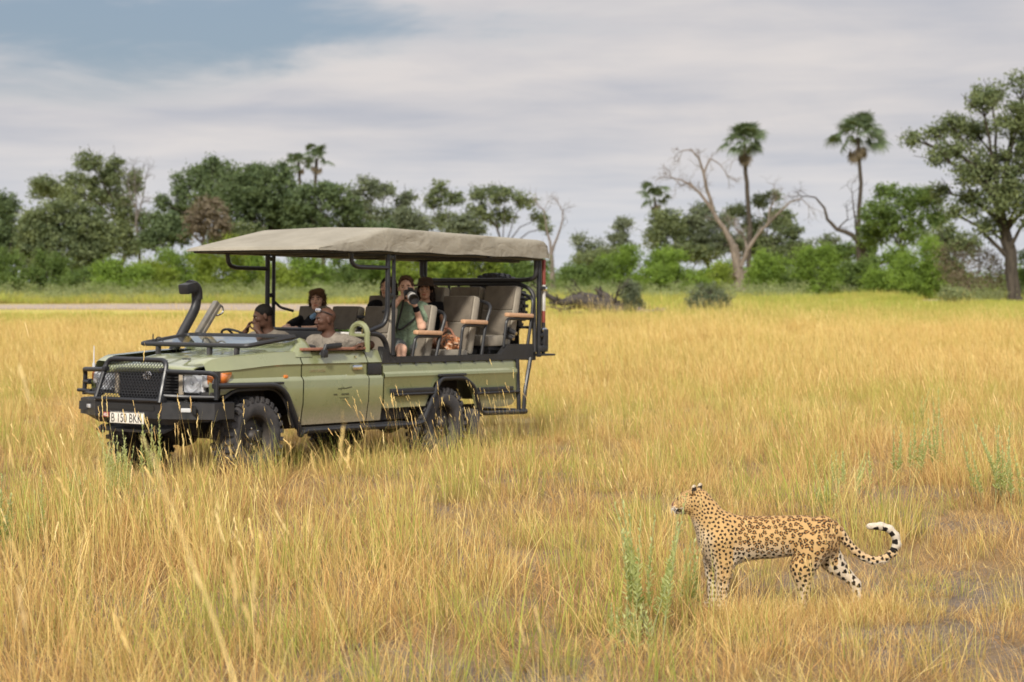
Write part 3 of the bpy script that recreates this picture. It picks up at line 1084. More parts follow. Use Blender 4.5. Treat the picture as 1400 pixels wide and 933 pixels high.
def seat(xb, y, zc, zt, w=0.485):
    st = empty('seat'); st.parent = veh
    tilt = R(-13)
    c = MB().box((xb + 0.20, y, zc - 0.06), (0.46, w + 0.005, 0.13), bev=0.035).build('cushion', SEAT_EDGE, st)
    MB().box((xb + 0.20, y, zc - 0.14), (0.40, w - 0.05, 0.05)).build('seat_base', BLACK, st)
    H = (zt - zc + 0.04) / math.cos(tilt)
    M = Matrix.Translation((xb, y, zc - 0.04)) @ Matrix.Rotation(tilt, 4, 'Y')
    b = MB()
    b.box((-0.075, 0, H * 0.5), (0.115, w, H), bev=0.045)
    b.v = [tuple(M @ Vector(v)) for v in b.v]
    bk = b.build('backrest', SEAT_EDGE, st)
    f = MB()
    f.box((-0.018, 0, H * 0.76), (0.035, w - 0.05, H * 0.44), bev=0.016)
    f.box((-0.016, 0, H * 0.29), (0.035, w - 0.05, H * 0.46), bev=0.016)
    f.v = [tuple(M @ Vector(v)) for v in f.v]
    f.build('facing', SEAT, bk)
    lg = MB()
    for s in (1, -1):
        lg.tube([(xb + 0.02, y + s * 0.2, 1.06), (xb + 0.02, y + s * 0.2, zc - 0.15)], 0.018, 6)
        lg.tube([(xb + 0.36, y + s * 0.2, 1.06), (xb + 0.36, y + s * 0.2, zc - 0.15)], 0.018, 6)
    lg.build('seat_frame', BLACK, st)


for a_ in SEATS: seat(*a_)


def arm_frames():
    for s in (1, -1):
        for xf, xr, z, xt, zt in ((-2.65, -3.09, 1.435, -3.21, 1.66), (-3.54, -3.97, 1.555, -4.10, 1.77), (-4.42, -4.92, 1.635, -4.97, 1.86)):
            f = MB()
            zb = 1.18 if xf > -4.3 else 1.29
            f.tube([(xf + 0.06, s * 0.85, zb - 0.02), (xf + 0.01, s * 0.86, z - 0.03), (xr + 0.02, s * 0.86, z - 0.03)], 0.018, 8, fil=0.06)
            f.tube([(xr + 0.06, s * 0.85, zb - 0.02), (xr - 0.01, s * 0.86, z - 0.02), (xt, s * 0.86, zt), (xt - 0.03, s * 0.66, zt + 0.05)], 0.020, 8, fil=0.09)
            fr = f.build('arm_frame', BLACK_SATIN, veh)
            MB().box(((xf + xr) / 2, s * 0.86, z + 0.012), (abs(xf - xr) + 0.03, 0.075, 0.05), rot=(0, R(-1.5), 0), bev=0.018).build('armrest', PAD, fr)
    # cross links between seats of a row
    l = MB()
    for x, z in ((-2.44, 1.62), (-2.42, 1.50), (-4.06, 1.72)):
        l.box((x, 0.26, z), (0.04, 0.16, 0.035), bev=0.008)
    l.build('seat_link', BLACK, veh)


arm_frames()


def roof():
    rf = empty('roof'); rf.parent = veh
    # canvas: flat over the benches, sloping down to the front edge, with a hem hanging down the side
    XS = [-0.86, -0.92, -1.2, -1.5, -1.8, -2.0, -2.06, -2.3, -2.7, -3.1, -3.5, -3.9, -4.3, -4.7, -5.0, -5.10, -5.14]
    def ztop(x): return float(np.interp(x, [-5.14, -5.05, -2.05, -0.86], [2.50, 2.56, 2.602, 2.365]))
    rings = []
    rg = np.random.default_rng(3)
    for x in np.concatenate([np.linspace(-0.86, -2.0, 12), np.linspace(-2.05, -5.14, 40)]):
        row = []
        zt = ztop(x)
        hem = 2.345 if x < -1.9 else max(2.325, 2.345 - 0.02 * (x + 1.9))
        crown = 0.022 * float(smooth(-0.9, -2.3, x))
        sag = 0.008 * math.sin(x * 6.3) * float(smooth(-2.0, -2.4, x))
        ys = [0.965, 0.962, 0.958, 0.95, 0.935, 0.90, 0.8, 0.65, 0.45, 0.22, 0.0]
        zz = [hem, hem + (zt - hem) * 0.35, hem + (zt - hem) * 0.7, zt - 0.035, zt - 0.008, zt + 0.004]
        half = []
        for i, y in enumerate(ys):
            if i < 6:
                z = zz[i]
                w = 0.006 * math.sin(x * 9.7 + i * 1.9) + 0.005 * math.sin(x * 4.3 + 1 + i * 0.8) if 0 < i < 5 else 0
                half.append((y + w, z + (0.006 * math.sin(x * 7.1 + 2) if i == 0 else 0)))
            else:
                k = (0.90 - y) / 0.90
                half.append((y, zt + 0.004 + crown * k - sag * math.sin(k * math.pi)))
        row = [(float(x), y, z) for y, z in half] + [(float(x), -y, z) for y, z in reversed(half[:-1])]
        rings.append(row)
    # rear and front hems
    last = rings[-1]; rings.append([(x - 0.012, y * 0.998, min(z, 2.36 + 0.1 * (z - 2.34))) for x, y, z in last])
    first = rings[0]; rings.insert(0, [(x + 0.012, y, min(z, 2.335)) for x, y, z in first])
    c = MB().loft(rings).build('canopy', CANVAS, rf, 60)
    fr = MB()
    for s in (1, -1):
        fr.tube([(-0.92, s * 0.90, 2.335), (-5.08, s * 0.90, 2.335)], 0.024, 8)
    for x in (-0.94, -1.5, -2.12, -3.1, -4.1, -5.06):
        fr.tube([(x, -0.90, 2.335), (x, 0.90, 2.335)], 0.022, 8)
    fr.tube([(-0.93, 0, 2.35), (-2.1, 0, 2.60), (-5.06, 0, 2.62)], 0.018, 6)
    fr.build('roof_frame', BLACK_SATIN, rf)
    sp = MB()
    for x in (-1.3, -3.95): sp.box((x, 0.93, 2.335), (0.32 if x > -2 else 0.05, 0.05, 0.035), bev=0.006)
    sp.box((-4.5, 0.62, 2.30), (0.9, 0.1, 0.03), bev=0.01)
    sp.build('roof_bracket', BLACK, rf)
    for s in (1, -1):
        p = MB()
        p.tube([(-2.10, s * 0.885, 2.34), (-2.10, s * 0.885, 1.66), (-2.06, s * 0.87, 1.54), (-1.84, s * 0.80, 1.46)], 0.028, 10, fil=0.12)
        p.tube([(-2.205, s * 0.885, 2.34), (-2.205, s * 0.885, 1.20)], 0.022, 8)
        for z in (2.28, 1.86): p.box((-2.15, s * 0.885, z), (0.13, 0.03, 0.05), bev=0.008)
        p.tube([(-2.20, s * 0.885, 1.80), (-2.23, s * 0.80, 1.72), (-2.30, s * 0.66, 1.68)], 0.016, 6, fil=0.03)
        p.tube([(-1.44, s * 0.90, 2.335), (-1.46, s * 0.90, 2.20), (-1.56, s * 0.89, 2.165), (-2.10, s * 0.885, 2.165)], 0.025, 10, fil=0.11)
        p.box((-2.15, s * 0.89, 2.35), (0.22, 0.07, 0.04), bev=0.01)
        p.build('roof_post', BLACK_SATIN, rf)
        u = MB()
        u.tube([(-5.06, s * 0.88, 2.50), (-5.06, s * 0.88, 1.14)], 0.030, 10)
        for z in (1.98, 1.40): u.box((-5.10, s * 0.885, z), (0.11, 0.06, 0.045), bev=0.01)
        u.build('rear_post', BLACK_SATIN, rf)
    q = MB()
    q.tube([(-4.99, -0.88, 2.33), (-4.99, -0.88, 2.10), (-4.99, -0.72, 2.075), (-4.99, 0.72, 2.075), (-4.99, 0.88, 2.10), (-4.99, 0.88, 2.33)], 0.028, 10, fil=0.14)
    q.tube([(-5.0, -0.86, 1.20), (-5.0, -0.86, 1.98), (-5.0, -0.72, 2.03), (-5.0, 0.66, 2.03), (-5.0, 0.84, 1.93), (-5.0, 0.86, 1.20)], 0.026, 10, fil=0.16)
    for y in (-0.45, -0.30): q.tube([(-5.0, y, 2.05), (-5.0, y, 1.15)], 0.02, 6)
    for z in (1.85, 1.5): q.tube([(-5.0, -0.86, z), (-5.0, 0.86, z)], 0.018, 6)
    q.box((-5.01, 0.26, 1.62), (0.02, 0.72, 0.76), bev=0.008)
    q.box((-5.01, -0.66, 1.52), (0.02, 0.36, 0.66), bev=0.008)
    q.box((-5.01, 0.26, 1.18), (0.05, 1.2, 0.16), bev=0.01)
    q.build('rear_guard', BLACK, rf)


roof()


def windscreen():
    ws = empty('windscreen'); ws.parent = veh
    A, B, C, D = (0.03, 0.765, 1.325), (-0.70, 0.785, 1.415), (-0.70, -0.785, 1.415), (0.03, -0.765, 1.325)
    mid = lambda p, q, t: tuple(Vector(p).lerp(Vector(q), t))
    f = MB().tube([mid(A, B, 0.5), A, D, C, B, mid(A, B, 0.5)], 0.024, 8, fil=0.07)
    f.build('frame', BLACK, ws)
    g = MB().box((-0.335, 0, 1.372), (0.70, 1.50, 0.006), rot=(0, R(7.1), 0))
    g.build('pane', GLASS, ws)
    r_ = MB()
    for y in (-0.52, 0.22, 0.60): r_.box((0.01, y, 1.265), (0.05, 0.045, 0.11), bev=0.012)
    r_.build('rest_block', RUBBER, ws)
    w = MB()
    for y in (-0.52, 0.16):
        w.tube([(0.0, y - 0.05, 1.35), (0.0, y - 0.04, 1.395), (0.0, y + 0.02, 1.40), (0.0, y + 0.06, 1.35)], 0.006, 6, fil=0.03)
    w.tube([(-0.05, -0.66, 1.34), (-0.05, -0.66, 1.43)], 0.007, 6)
    w.build('wiper_arm', BLACK, ws)


windscreen()


def snorkel():
    s = MB()
    s.tube([(-0.50, -0.82, 1.22), (-0.66, -0.83, 1.43), (-0.80, -0.84, 1.60), (-0.885, -0.84, 1.72), (-0.90, -0.84, 1.88)], 0.058, 12, fil=0.10, flat=0.85)
    s.build('snorkel', BLACK, veh)
    h = MB()
    h.tube([(-0.90, -0.84, 1.80), (-0.895, -0.84, 1.90), (-0.84, -0.84, 1.945), (-0.78, -0.84, 1.94)], [0.062, 0.075], 12, fil=0.05)
    h.box((-0.76, -0.84, 1.925), (0.17, 0.15, 0.115), rot=(0, R(12), 0), bev=0.025)
    h.build('snorkel_head', BLACK, veh)
    b = MB()
    b.box((-1.02, -0.80, 1.60), (0.055, 0.07, 0.46), rot=(0, R(-40), 0), bev=0.012)
    b.box((-1.055, -0.765, 1.585), (0.04, 0.03, 0.42), rot=(0, R(-40), 0), bev=0.008)
    p = b.build('windscreen_stay', pmat('grey_steel', (0.16, 0.16, 0.15), rough=0.45, metal=0.4, dust=0.4), veh)
    MB().tube([(-1.17, -0.78, 1.745), (-1.235, -0.78, 1.735), (-1.26, -0.78, 1.66), (-1.16, -0.78, 1.62), (-1.10, -0.78, 1.65)], 0.011, 6, fil=0.04).build('handle', CHROME, p)


snorkel()

# ---- wheels
def wheel():
    w = empty('wheel')
    hw = 0.135
    prof = [(0.215, -hw + 0.015), (0.235, -hw), (0.30, -hw - 0.008), (0.355, -hw + 0.002), (0.385, -hw + 0.022), (0.394, -hw + 0.05), (0.396, 0), (0.394, hw - 0.05), (0.385, hw - 0.022), (0.355, hw - 0.002), (0.30, hw + 0.008), (0.235, hw), (0.215, hw - 0.015)]
    t = MB().lathe(prof, n=48)
    n = 30
    for i in range(n):
        a = 2 * math.pi * i / n
        for side in (-1, 1):
            for (rr, yy, sx, sy, sz, off) in ((0.398, side * 0.092, 0.042, 0.085, 0.026, 0.5 if side > 0 else 0), (0.398, side * 0.028, 0.050, 0.045, 0.022, 0.5 if side < 0 else 0), (0.378, side * (hw - 0.001), 0.036, 0.018, 0.050, 0.5 if side > 0 else 0)):
                b = a + off * 2 * math.pi / n
                t.box((rr * math.cos(b), yy, rr * math.sin(b)), (sz if False else 0.026 if rr > 0.39 else 0.045, sy, sx), rot=(0, -b, 0))
    ty = t.build('tyre', RUBBER, w, 30)
    rm = MB().lathe([(0.222, -0.11), (0.215, 0.11), (0.228, 0.122), (0.224, 0.128), (0.205, 0.115), (0.195, 0.06), (0.185, 0.035), (0.15, 0.055), (0.10, 0.062), (0.085, 0.06), (0.07, 0.075), (0.05, 0.10), (0.045, 0.125), (0.001, 0.13)], n=32)
    ri = rm.build('rim', STEEL, w, 30)
    hl = MB()
    for i in range(8):
        a = 2 * math.pi * (i + 0.5) / 8
        hl.lathe([(0.024, 0.006), (0.022, 0.010), (0.001, 0.010)], (0.165 * math.cos(a), 0.043, 0.165 * math.sin(a)), 'Y', 10)
    hl.build('vent_hole', INK, ri)
    nt = MB()
    for i in range(5):
        a = 2 * math.pi * i / 5
        nt.lathe([(0.013, 0.055), (0.012, 0.082), (0.001, 0.084)], (0.085 * math.cos(a), 0, 0.085 * math.sin(a)), 'Y', 6)
    nt.build('wheel_nut', CHROME, ri)
    return w


W0 = wheel()
for i_, (x_, s_, yy_) in enumerate(((0, 1, 0.745), (-3.18, 1, 0.745), (0, -1, 0.745), (-3.18, -1, 0.745), (-5.26, 0, 0.08))):
    w_ = W0 if i_ == 0 else copy_tree(W0)
    w_.parent = veh
    if s_: w_.location = (x_, s_ * yy_, 0.405); w_.rotation_euler = (0, R(17 * i_), 0 if s_ > 0 else math.pi)
    else:
        w_.location = (x_, yy_, 1.76); w_.rotation_euler = (0, 0, R(-90)); w_.name = 'spare_wheel'


def jack():
    j = MB()
    z = 1.56
    parts = [(1.16, 1.56, BLACK, 'jack_foot'), (1.56, 1.70, RED, 'jack_bar'), (1.70, 2.02, WHITE, 'jack_bar'), (2.02, 2.33, RED, 'jack_bar')]
    jk = empty('jack'); jk.parent = veh
    for a, b, m, n in parts:
        o = MB().box((-5.165, 0.875, (a + b) / 2), (0.045, 0.03, b - a), bev=0.004)
        if n == 'jack_foot':
            o.box((-5.165, 0.885, 1.36), (0.09, 0.08, 0.24), bev=0.015)
            o.box((-5.18, 0.885, 1.165), (0.30, 0.12, 0.025), bev=0.006)
            o.tube([(-5.08, 0.885, 1.32), (-5.24, 0.885, 1.24)], 0.018, 6)
            o.box((-5.12, 0.86, 1.24), (0.16, 0.14, 0.08), bev=0.02)
        o.build(n, m, jk)
    c = MB()
    for z in (1.47, 1.97): c.box((-5.15, 0.885, z), (0.10, 0.05, 0.05), bev=0.012)
    c.build('jack_clamp', CHROME, jk)


jack()

# ================================================================== PEOPLE in the vehicle (joints in the vehicle's axes)
def vp(u, v, y):
    """the point of the vehicle's lengthwise plane at y that lies behind picture position u, v"""
    o = VMI @ Vector((0, 0, CAM_H))
    d = VMI @ px(u, v, 10.0) - o
    return np.array(o + d * ((y - o.y) / d.y))


TOCAM = np.array([0.817, 0.576, 0.0])     # towards the camera
IMR = np.array([-0.576, 0.817, 0.0])      # along the picture to the right
UPV = np.array([0.0, 0.0, 1.0])


def frame(f, u=(0, 0, 1)):
    f = np.array(f, float); f /= np.linalg.norm(f)
    l = np.cross(u, f); l /= np.linalg.norm(l)
    return np.stack([f, l, np.cross(f, l)], 1)


def head_prims(c, M, s=1.0, neck=None, broad=1.0):
    P = lambda x, y, z: c + M @ np.array([x, y * broad, z]) * s
    out = []
    def ell(x, y, z, rx, ry, rz, k=0.03, sub=False):
        f, lo, hi = ell_f(P(x, y, z), np.array([rx, ry * broad, rz]) * s, M.astype(np.float32))
        out.append((f, lo, hi, k * s) + (('sub',) if sub else ()))
    def cap(a, b, ra, rb, k=0.015):
        out.append((*cap_f(P(*a), P(*b), ra * s, rb * s), k * s))
    ell(-0.012, 0, 0.028, 0.098, 0.076, 0.090)
    ell(0.030, 0, -0.030, 0.062, 0.058, 0.085)
    ell(0.042, 0, -0.082, 0.044, 0.046, 0.036)
    ell(0.074, 0, -0.098, 0.020, 0.024, 0.018, 0.02)
    for q in (1, -1):
        ell(0.062, q * 0.038, -0.022, 0.026, 0.022, 0.022, 0.02)
        ell(-0.008, q * 0.079, -0.012, 0.020, 0.010, 0.034, 0.008)
    cap((0.086, -0.034, 0.026), (0.086, 0.034, 0.026), 0.012, 0.012, 0.02)
    for q in (1, -1): ell(0.101, q * 0.031, 0.003, 0.017, 0.016, 0.0075, 0.010, True)
    cap((0.090, 0, 0.014), (0.112, 0, -0.026), 0.009, 0.014, 0.012)
    for q in (1, -1): ell(0.100, q * 0.012, -0.033, 0.011, 0.009, 0.008, 0.006)
    cap((0.092, -0.017, -0.058), (0.092, 0.017, -0.058), 0.0075, 0.0075, 0.006)
    cap((0.089, -0.015, -0.071), (0.089, 0.015, -0.071), 0.008, 0.008, 0.006)
    if neck is not None:
        out.append((*cap_f(P(-0.025, 0, -0.06), neck, 0.056 * s, 0.062 * s), 0.03))
    return out, P


def hand_prims(w, d, n, side, curl=0.6, s=1.0, spread=0.08):
    """palm, four bent fingers of different length and a thumb; d along the fingers, n out of the palm, side towards the thumb"""
    d, n = np.array(d, float), np.array(n, float)
    d /= np.linalg.norm(d); n -= d * (n @ d); n /= np.linalg.norm(n)
    t = np.cross(d, n) * side
    M = np.stack([d, t, n], 1).astype(np.float32)
    out = [(*ell_f(w + d * 0.048 * s, np.array([0.056, 0.042, 0.017]) * s, M), 0.015)]
    for i, L in enumerate((0.070, 0.080, 0.074, 0.058)):
        o = (1.5 - i) * 0.0215
        b = w + (d * 0.088 + t * o) * s
        a1 = curl * (0.75 + 0.1 * i); a2 = a1 + curl * 0.9
        sp = t * (1.5 - i) * spread
        v1 = d * math.cos(a1) + n * math.sin(a1) + sp; v2 = d * math.cos(a2) + n * math.sin(a2) + sp * 0.5
        m = b + v1 * L * 0.52 * s; e = m + v2 * L * 0.5 * s
        out.append((*cap_f(b, m, 0.0098 * s, 0.009 * s), 0.004))
        out.append((*cap_f(m, e, 0.009 * s, 0.0075 * s), 0.004))
    b = w + (d * 0.025 + t * 0.036) * s
    m = b + (d * 0.6 + t * 0.55 + n * 0.35) * 0.042 * s
    e = m + (d * 0.8 + t * 0.15 + n * 0.5 * curl) * 0.034 * s
    out.append((*cap_f(b, m, 0.0125 * s, 0.0105 * s), 0.01))
    out.append((*cap_f(m, e, 0.0105 * s, 0.0085 * s), 0.004))
    return out


SKIN_M = vmat('skin', rough=0.6, var=0.2, bump=0.25)
EYE_M = pmat('eye_white', (0.38, 0.34, 0.30), rough=0.2, var=0.05)
IRIS_M = pmat('eye_iris', (0.03, 0.018, 0.01), rough=0.1, var=0.1)


def cloth(name, col, var=0.2):
    t = NT(name)
    o = t.obj()
    c = t.ramp(t.noise(14, 6, 0.6, o), [(0.3, tuple(x * (1 - var) for x in col)), (0.7, tuple(min(1, x * (1 + var)) for x in col))])
    t.set(Base_Color=c, Roughness=0.9, Specular_IOR_Level=0.2)
    w = t.math('ADD', t.noise(13, 5, 0.55, o, 1.8), t.math('MULTIPLY', t.noise(600, 2, 0.5, o), 0.12))
    t.bump(w, 0.8, 0.045)
    return t.m


def hair_mat(name, col):
    t = NT(name)
    o = t.obj()
    mp = t.node('ShaderNodeMapping', {0: o}); mp.inputs['Scale'].default_value = (1, 1, 0.18)
    n = t.noise(260, 4, 0.6, mp.outputs[0])
    t.set(Base_Color=t.ramp(n, [(0.3, tuple(x * 0.45 for x in col)), (0.7, tuple(x * 1.5 for x in col))]), Roughness=0.7)
    t.set(Specular_IOR_Level=0.15)
    t.bump(n, 0.7, 0.006)
    return t.m


def person(label, J, skin, parts, look, head_s=1.03, up=(0, 0, 1), torso_f=None, broad=1.0, lip=(0.8, 0.55, 0.5), brow=(0.03, 0.02, 0.015), h=0.0065, hand=None, shoulder=1.0):
    """J: joints; parts(kit) builds clothes and hair as children"""
    base = J['pelvis'].copy()
    root = empty('person', VM @ Vector(base), VEH_ROT, label, 'person', 'people riding in the safari vehicle')
    M = frame(look, up)
    H, P = head_prims(J['head'], M, head_s, J['neck'], broad)
    tu = J['neck'] - J['pelvis']; tu /= np.linalg.norm(tu)
    sv = J['sl'] - J['sr']; sv /= np.linalg.norm(sv)
    tf = np.cross(sv, tu); tf /= np.linalg.norm(tf); sv = np.cross(tu, tf)
    T = np.stack([tf, sv, tu], 1).astype(np.float32)
    chest = J['pelvis'] + (J['neck'] - J['pelvis']) * 0.66
    belly = J['pelvis'] + (J['neck'] - J['pelvis']) * 0.28
    S = shoulder
    tor = [(*ell_f(chest, np.array([0.115, 0.165 * S, 0.20]), T), 0.06),
           (*ell_f(belly, np.array([0.115, 0.150 * S, 0.19]), T), 0.07),
           (*ell_f(J['pelvis'], np.array([0.125, 0.170 * S, 0.13]), T), 0.06),
           (*cap_f(J['sl'] * 0.8 + J['neck'] * 0.2, J['sr'] * 0.8 + J['neck'] * 0.2, 0.062, 0.062), 0.06),
           (*cap_f(J['neck'] - tu * 0.05, J['neck'] - tu * 0.01, 0.085, 0.06), 0.05)]
    arms = []
    for q in 'lr':
        arms.append((*cap_f(J['s' + q], J['e' + q], 0.056, 0.044), 0.04))
        arms.append((*cap_f(J['e' + q], J['w' + q], 0.044, 0.028), 0.02))
    legs = []
    for q in 'lr':
        if 'k' + q in J:
            legs.append((*cap_f(J['h' + q], J['k' + q], 0.085, 0.058), 0.05))
            legs.append((*cap_f(J['k' + q], J['a' + q], 0.058, 0.04), 0.03))
    hands = []
    for q in 'lr':
        hp = (hand or {}).get(q)
        if hp: hands += hand_prims(J['w' + q], *hp)
    V, Q = sdf(H + tor + arms + legs + hands, h)
    L = (V - J['head']) @ M / head_s
    col = np.tile(np.array(skin, np.float32), (len(V), 1))
    near = np.linalg.norm(L, axis=1) < 0.16
    lips = near & (L[:, 0] > 0.086) & (np.abs(L[:, 1]) < 0.024) & (np.abs(L[:, 2] + 0.064) < 0.011)
    col[lips] *= np.array(lip)
    br = near & (L[:, 0] > 0.075) & (np.abs(np.abs(L[:, 1]) - 0.032) < 0.019) & (np.abs(L[:, 2] - 0.027) < 0.006)
    col[br] = brow
    me = np_mesh('person_body', V - base, Q, True, col)
    link('body', me, root, SKIN_M)
    for q in (1, -1):
        c = P(0.0765, q * 0.031, 0.003) - base
        e = MB().lathe([(0.0, -0.0125), (0.009, -0.009), (0.0125, 0), (0.009, 0.009), (0.0, 0.0125)], n=12)
        eo = e.build('eye', EYE_M, root); eo.location = c
        ir = MB().lathe([(0.0, 0.0), (0.0055, 0.0), (0.003, 0.0025), (0.0, 0.003)], axis='X', n=10).build('iris', IRIS_M, eo)
        ir.location = M @ np.array([0.0112, 0, 0]); ir.rotation_euler = Matrix(M.tolist()).to_euler()
    class K: pass
    k = K()
    k.root, k.base, k.J, k.M, k.P, k.T, k.tor, k.s, k.tu, k.tf, k.sv = root, base, J, M, P, T, tor, head_s, tu, tf, sv
    def garment(name, prims, mat, hh=0.0075, grow=0.0, wob=0.0):
        Vg, Qg = sdf(prims, hh, grow)
        if wob:
            Vg = Vg + wob * np.sin(Vg[:, [1, 2, 0]] * 47 + Vg[:, [2, 0, 1]] * 31)
        return link(name, np_mesh(name, Vg - base, Qg), root, mat)
    def shirt(mat, name='shirt', sleeve=0.6, r0=0.072, r1=0.066, collar=False, grow=0.013):
        pr = list(tor[:4])
        for q in 'lr':
            a, b = J['s' + q], J['e' + q]
            pr.append((*cap_f(a, a + (b - a) * sleeve, r0 - grow, r1 - grow), 0.045))
        o = garment(name, pr, mat, grow=grow, wob=0.0022)
        if collar:
            cp = []
            for sgn in (1, -1):
                a = J['neck'] + k.sv * sgn * 0.062 - k.tu * 0.012 - k.tf * 0.01
                b = J['neck'] + k.sv * sgn * 0.028 - k.tu * 0.055 + k.tf * 0.088
                c0 = J['neck'] - k.tf * 0.055 + k.sv * sgn * 0.03 + k.tu * 0.012
                cp += [(*cap_f(c0, a, 0.018, 0.020), 0.012), (*cap_f(a, b, 0.021, 0.020), 0.012)]
            co = garment('collar', cp, mat, 0.006)
            co.parent = o
        return o
    def hair(mat, prims, subs, grain=0.004, hh=0.006, strands=0, fall=0.5):
        pr = []
        for (x, y, z, rx, ry, rz, kk) in prims: pr.append((*ell_f(P(x, y, z), np.array([rx, ry, rz]) * head_s, M.astype(np.float32)), kk))
        for (x, y, z, rx, ry, rz, kk) in subs: pr.append((*ell_f(P(x, y, z), np.array([rx, ry, rz]) * head_s, M.astype(np.float32)), kk, 'sub'))
        Vg, Qg = sdf(pr, hh)
        d = Vg - J['head']
        Vg = Vg + d / np.linalg.norm(d, axis=1)[:, None] * (grain * (np.sin(Vg[:, 0:1] * 310 + np.sin(Vg[:, 2:3] * 90) * 2) + np.sin(Vg[:, 1:2] * 270 + 1 + np.sin(Vg[:, 2:3] * 70) * 2)))
        if strands:
            rgh = np.random.default_rng(9)
            i = rgh.integers(0, len(Vg), strands)
            nn = d[i] / np.linalg.norm(d[i], axis=1)[:, None]
            dd = nn * 0.28 - UPV * fall + rgh.normal(0, 0.35, (strands, 3)); dd /= np.linalg.norm(dd, axis=1)[:, None]
            w_ = np.cross(dd, nn); w_ /= np.linalg.norm(w_, axis=1)[:, None] + 1e-9
            L_ = rgh.uniform(0.02, 0.05, strands)[:, None] * (1 if fall > 0.3 else 0.5)
            p0 = Vg[i]
            q = np.stack([p0 - w_ * 0.0045, p0 + w_ * 0.0045, p0 + dd * L_ + w_ * 0.0006, p0 + dd * L_ - w_ * 0.0006], 1).reshape(-1, 3)
            Qg = np.concatenate([Qg, np.arange(strands * 4).reshape(-1, 4) + len(Vg)]); Vg = np.concatenate([Vg, q])
        return link('hair', np_mesh('hair', Vg - base, Qg), root, mat)
    k.garment, k.shirt, k.hair = garment, shirt, hair
    parts(k)
    return k


KHAKI = cloth('khaki_shirt_cloth', (0.235, 0.205, 0.168))
KHAKI_D = cloth('grey_khaki_cloth', (0.17, 0.15, 0.125))
BLACK_T = cloth('black_cotton', (0.008, 0.008, 0.010))
GREEN_T = cloth('sage_green_cotton', (0.185, 0.245, 0.165))
GREY_SH = cloth('grey_shorts_cloth', (0.15, 0.165, 0.16))
BLUE_B = cloth('light_blue_cotton', (0.25, 0.42, 0.62))
HAT_M = cloth('dark_brown_felt', (0.070, 0.048, 0.035))
BROWN_HAIR = hair_mat('brown_hair', (0.15, 0.085, 0.045))
DARK_HAIR = hair_mat('dark_brown_hair', (0.022, 0.013, 0.009))
RUST_HAIR = hair_mat('reddish_brown_hair', (0.105, 0.062, 0.038))
CROP_HAIR = hair_mat('cropped_black_hair', (0.006, 0.005, 0.004))
SK_DARK, SK_MID, SK_PALE, SK_TAN = (0.066, 0.031, 0.019), (0.080, 0.037, 0.023), (0.64, 0.39, 0.275), (0.52, 0.30, 0.195)


def seated(hd, y_pelvis, zp, xp, n_off, sh_l, sh_r, **kw):
    J = {'head': hd, 'pelvis': np.array([xp, y_pelvis, zp]), 'neck': hd + np.array(n_off), 'sl': sh_l, 'sr': sh_r}
    J.update(kw)
    return {k: np.array(v, float) for k, v in J.items()}


# ---- guide by the near door, leaning his arm on it, sunglasses pushed up on his shaved head
hd = np.array([-1.575, 0.44, 1.595])
J = seated(hd, 0.42, 0.93, -1.70, (-0.055, 0.0, -0.185), (-1.70, 0.625, 1.345), (-1.60, 0.235, 1.335),
           el=(-1.965, 0.755, 1.315), wl=(-1.72, 0.815, 1.315), er=(-1.46, 0.18, 1.10), wr=(-1.24, 0.28, 1.10),
           hl=(-1.66, 0.52, 0.92), hr=(-1.66, 0.32, 0.92), kl=(-1.25, 0.54, 0.95), kr=(-1.25, 0.30, 0.95), al=(-1.18, 0.54, 0.66), ar=(-1.18, 0.30, 0.66))


def guide_parts(k):
    o = k.shirt(KHAKI, sleeve=0.75, r0=0.078, r1=0.074, collar=True)
    pk = MB().box((0, 0, 0), (0.012, 0.10, 0.11), bev=0.004).build('pocket', KHAKI, o)
    pk.location = k.J['neck'] - k.base - k.tu * 0.15 + k.tf * 0.125 + k.sv * 0.085
    pk.rotation_euler = Matrix(np.stack([k.tf, k.sv, k.tu], 1).tolist()).to_euler()
    g = MB()
    for q in (1, -1):
        c = k.P(0.072, q * 0.034, 0.100) - k.base
        g.lathe([(0.0, 0.006), (0.022, 0.005), (0.026, 0.0), (0.022, -0.005), (0.0, -0.006)], c, 'X', 14)
    rot = Matrix(k.M.tolist())
    lens = g.build('sunglasses', pmat('mirror_lens', (0.75, 0.76, 0.8), rough=0.08, metal=0.9, var=0.05), k.root)
    f = MB()
    f.tube([k.P(0.075, -0.03, 0.102) - k.base, k.P(0.082, 0, 0.103) - k.base, k.P(0.075, 0.03, 0.102) - k.base], 0.005, 6)
    for q in (1, -1): f.tube([k.P(0.068, q * 0.058, 0.098) - k.base, k.P(0.02, q * 0.083, 0.075) - k.base, k.P(-0.05, q * 0.083, 0.04) - k.base], 0.005, 6, fil=0.02)
    f.build('frame', BLACK, lens)


person('shaven headed man in pale khaki shirt, sunglasses on his head, arm on the door', J, SK_MID, guide_parts, (0.84, -0.52, -0.10), 1.06, hand={'l': ((1, 0.1, -0.12), (0, 0.2, -1), 1, 0.35), 'r': ((1, 0.1, 0), (0, 0, -1), -1, 0.5)}, broad=1.03)

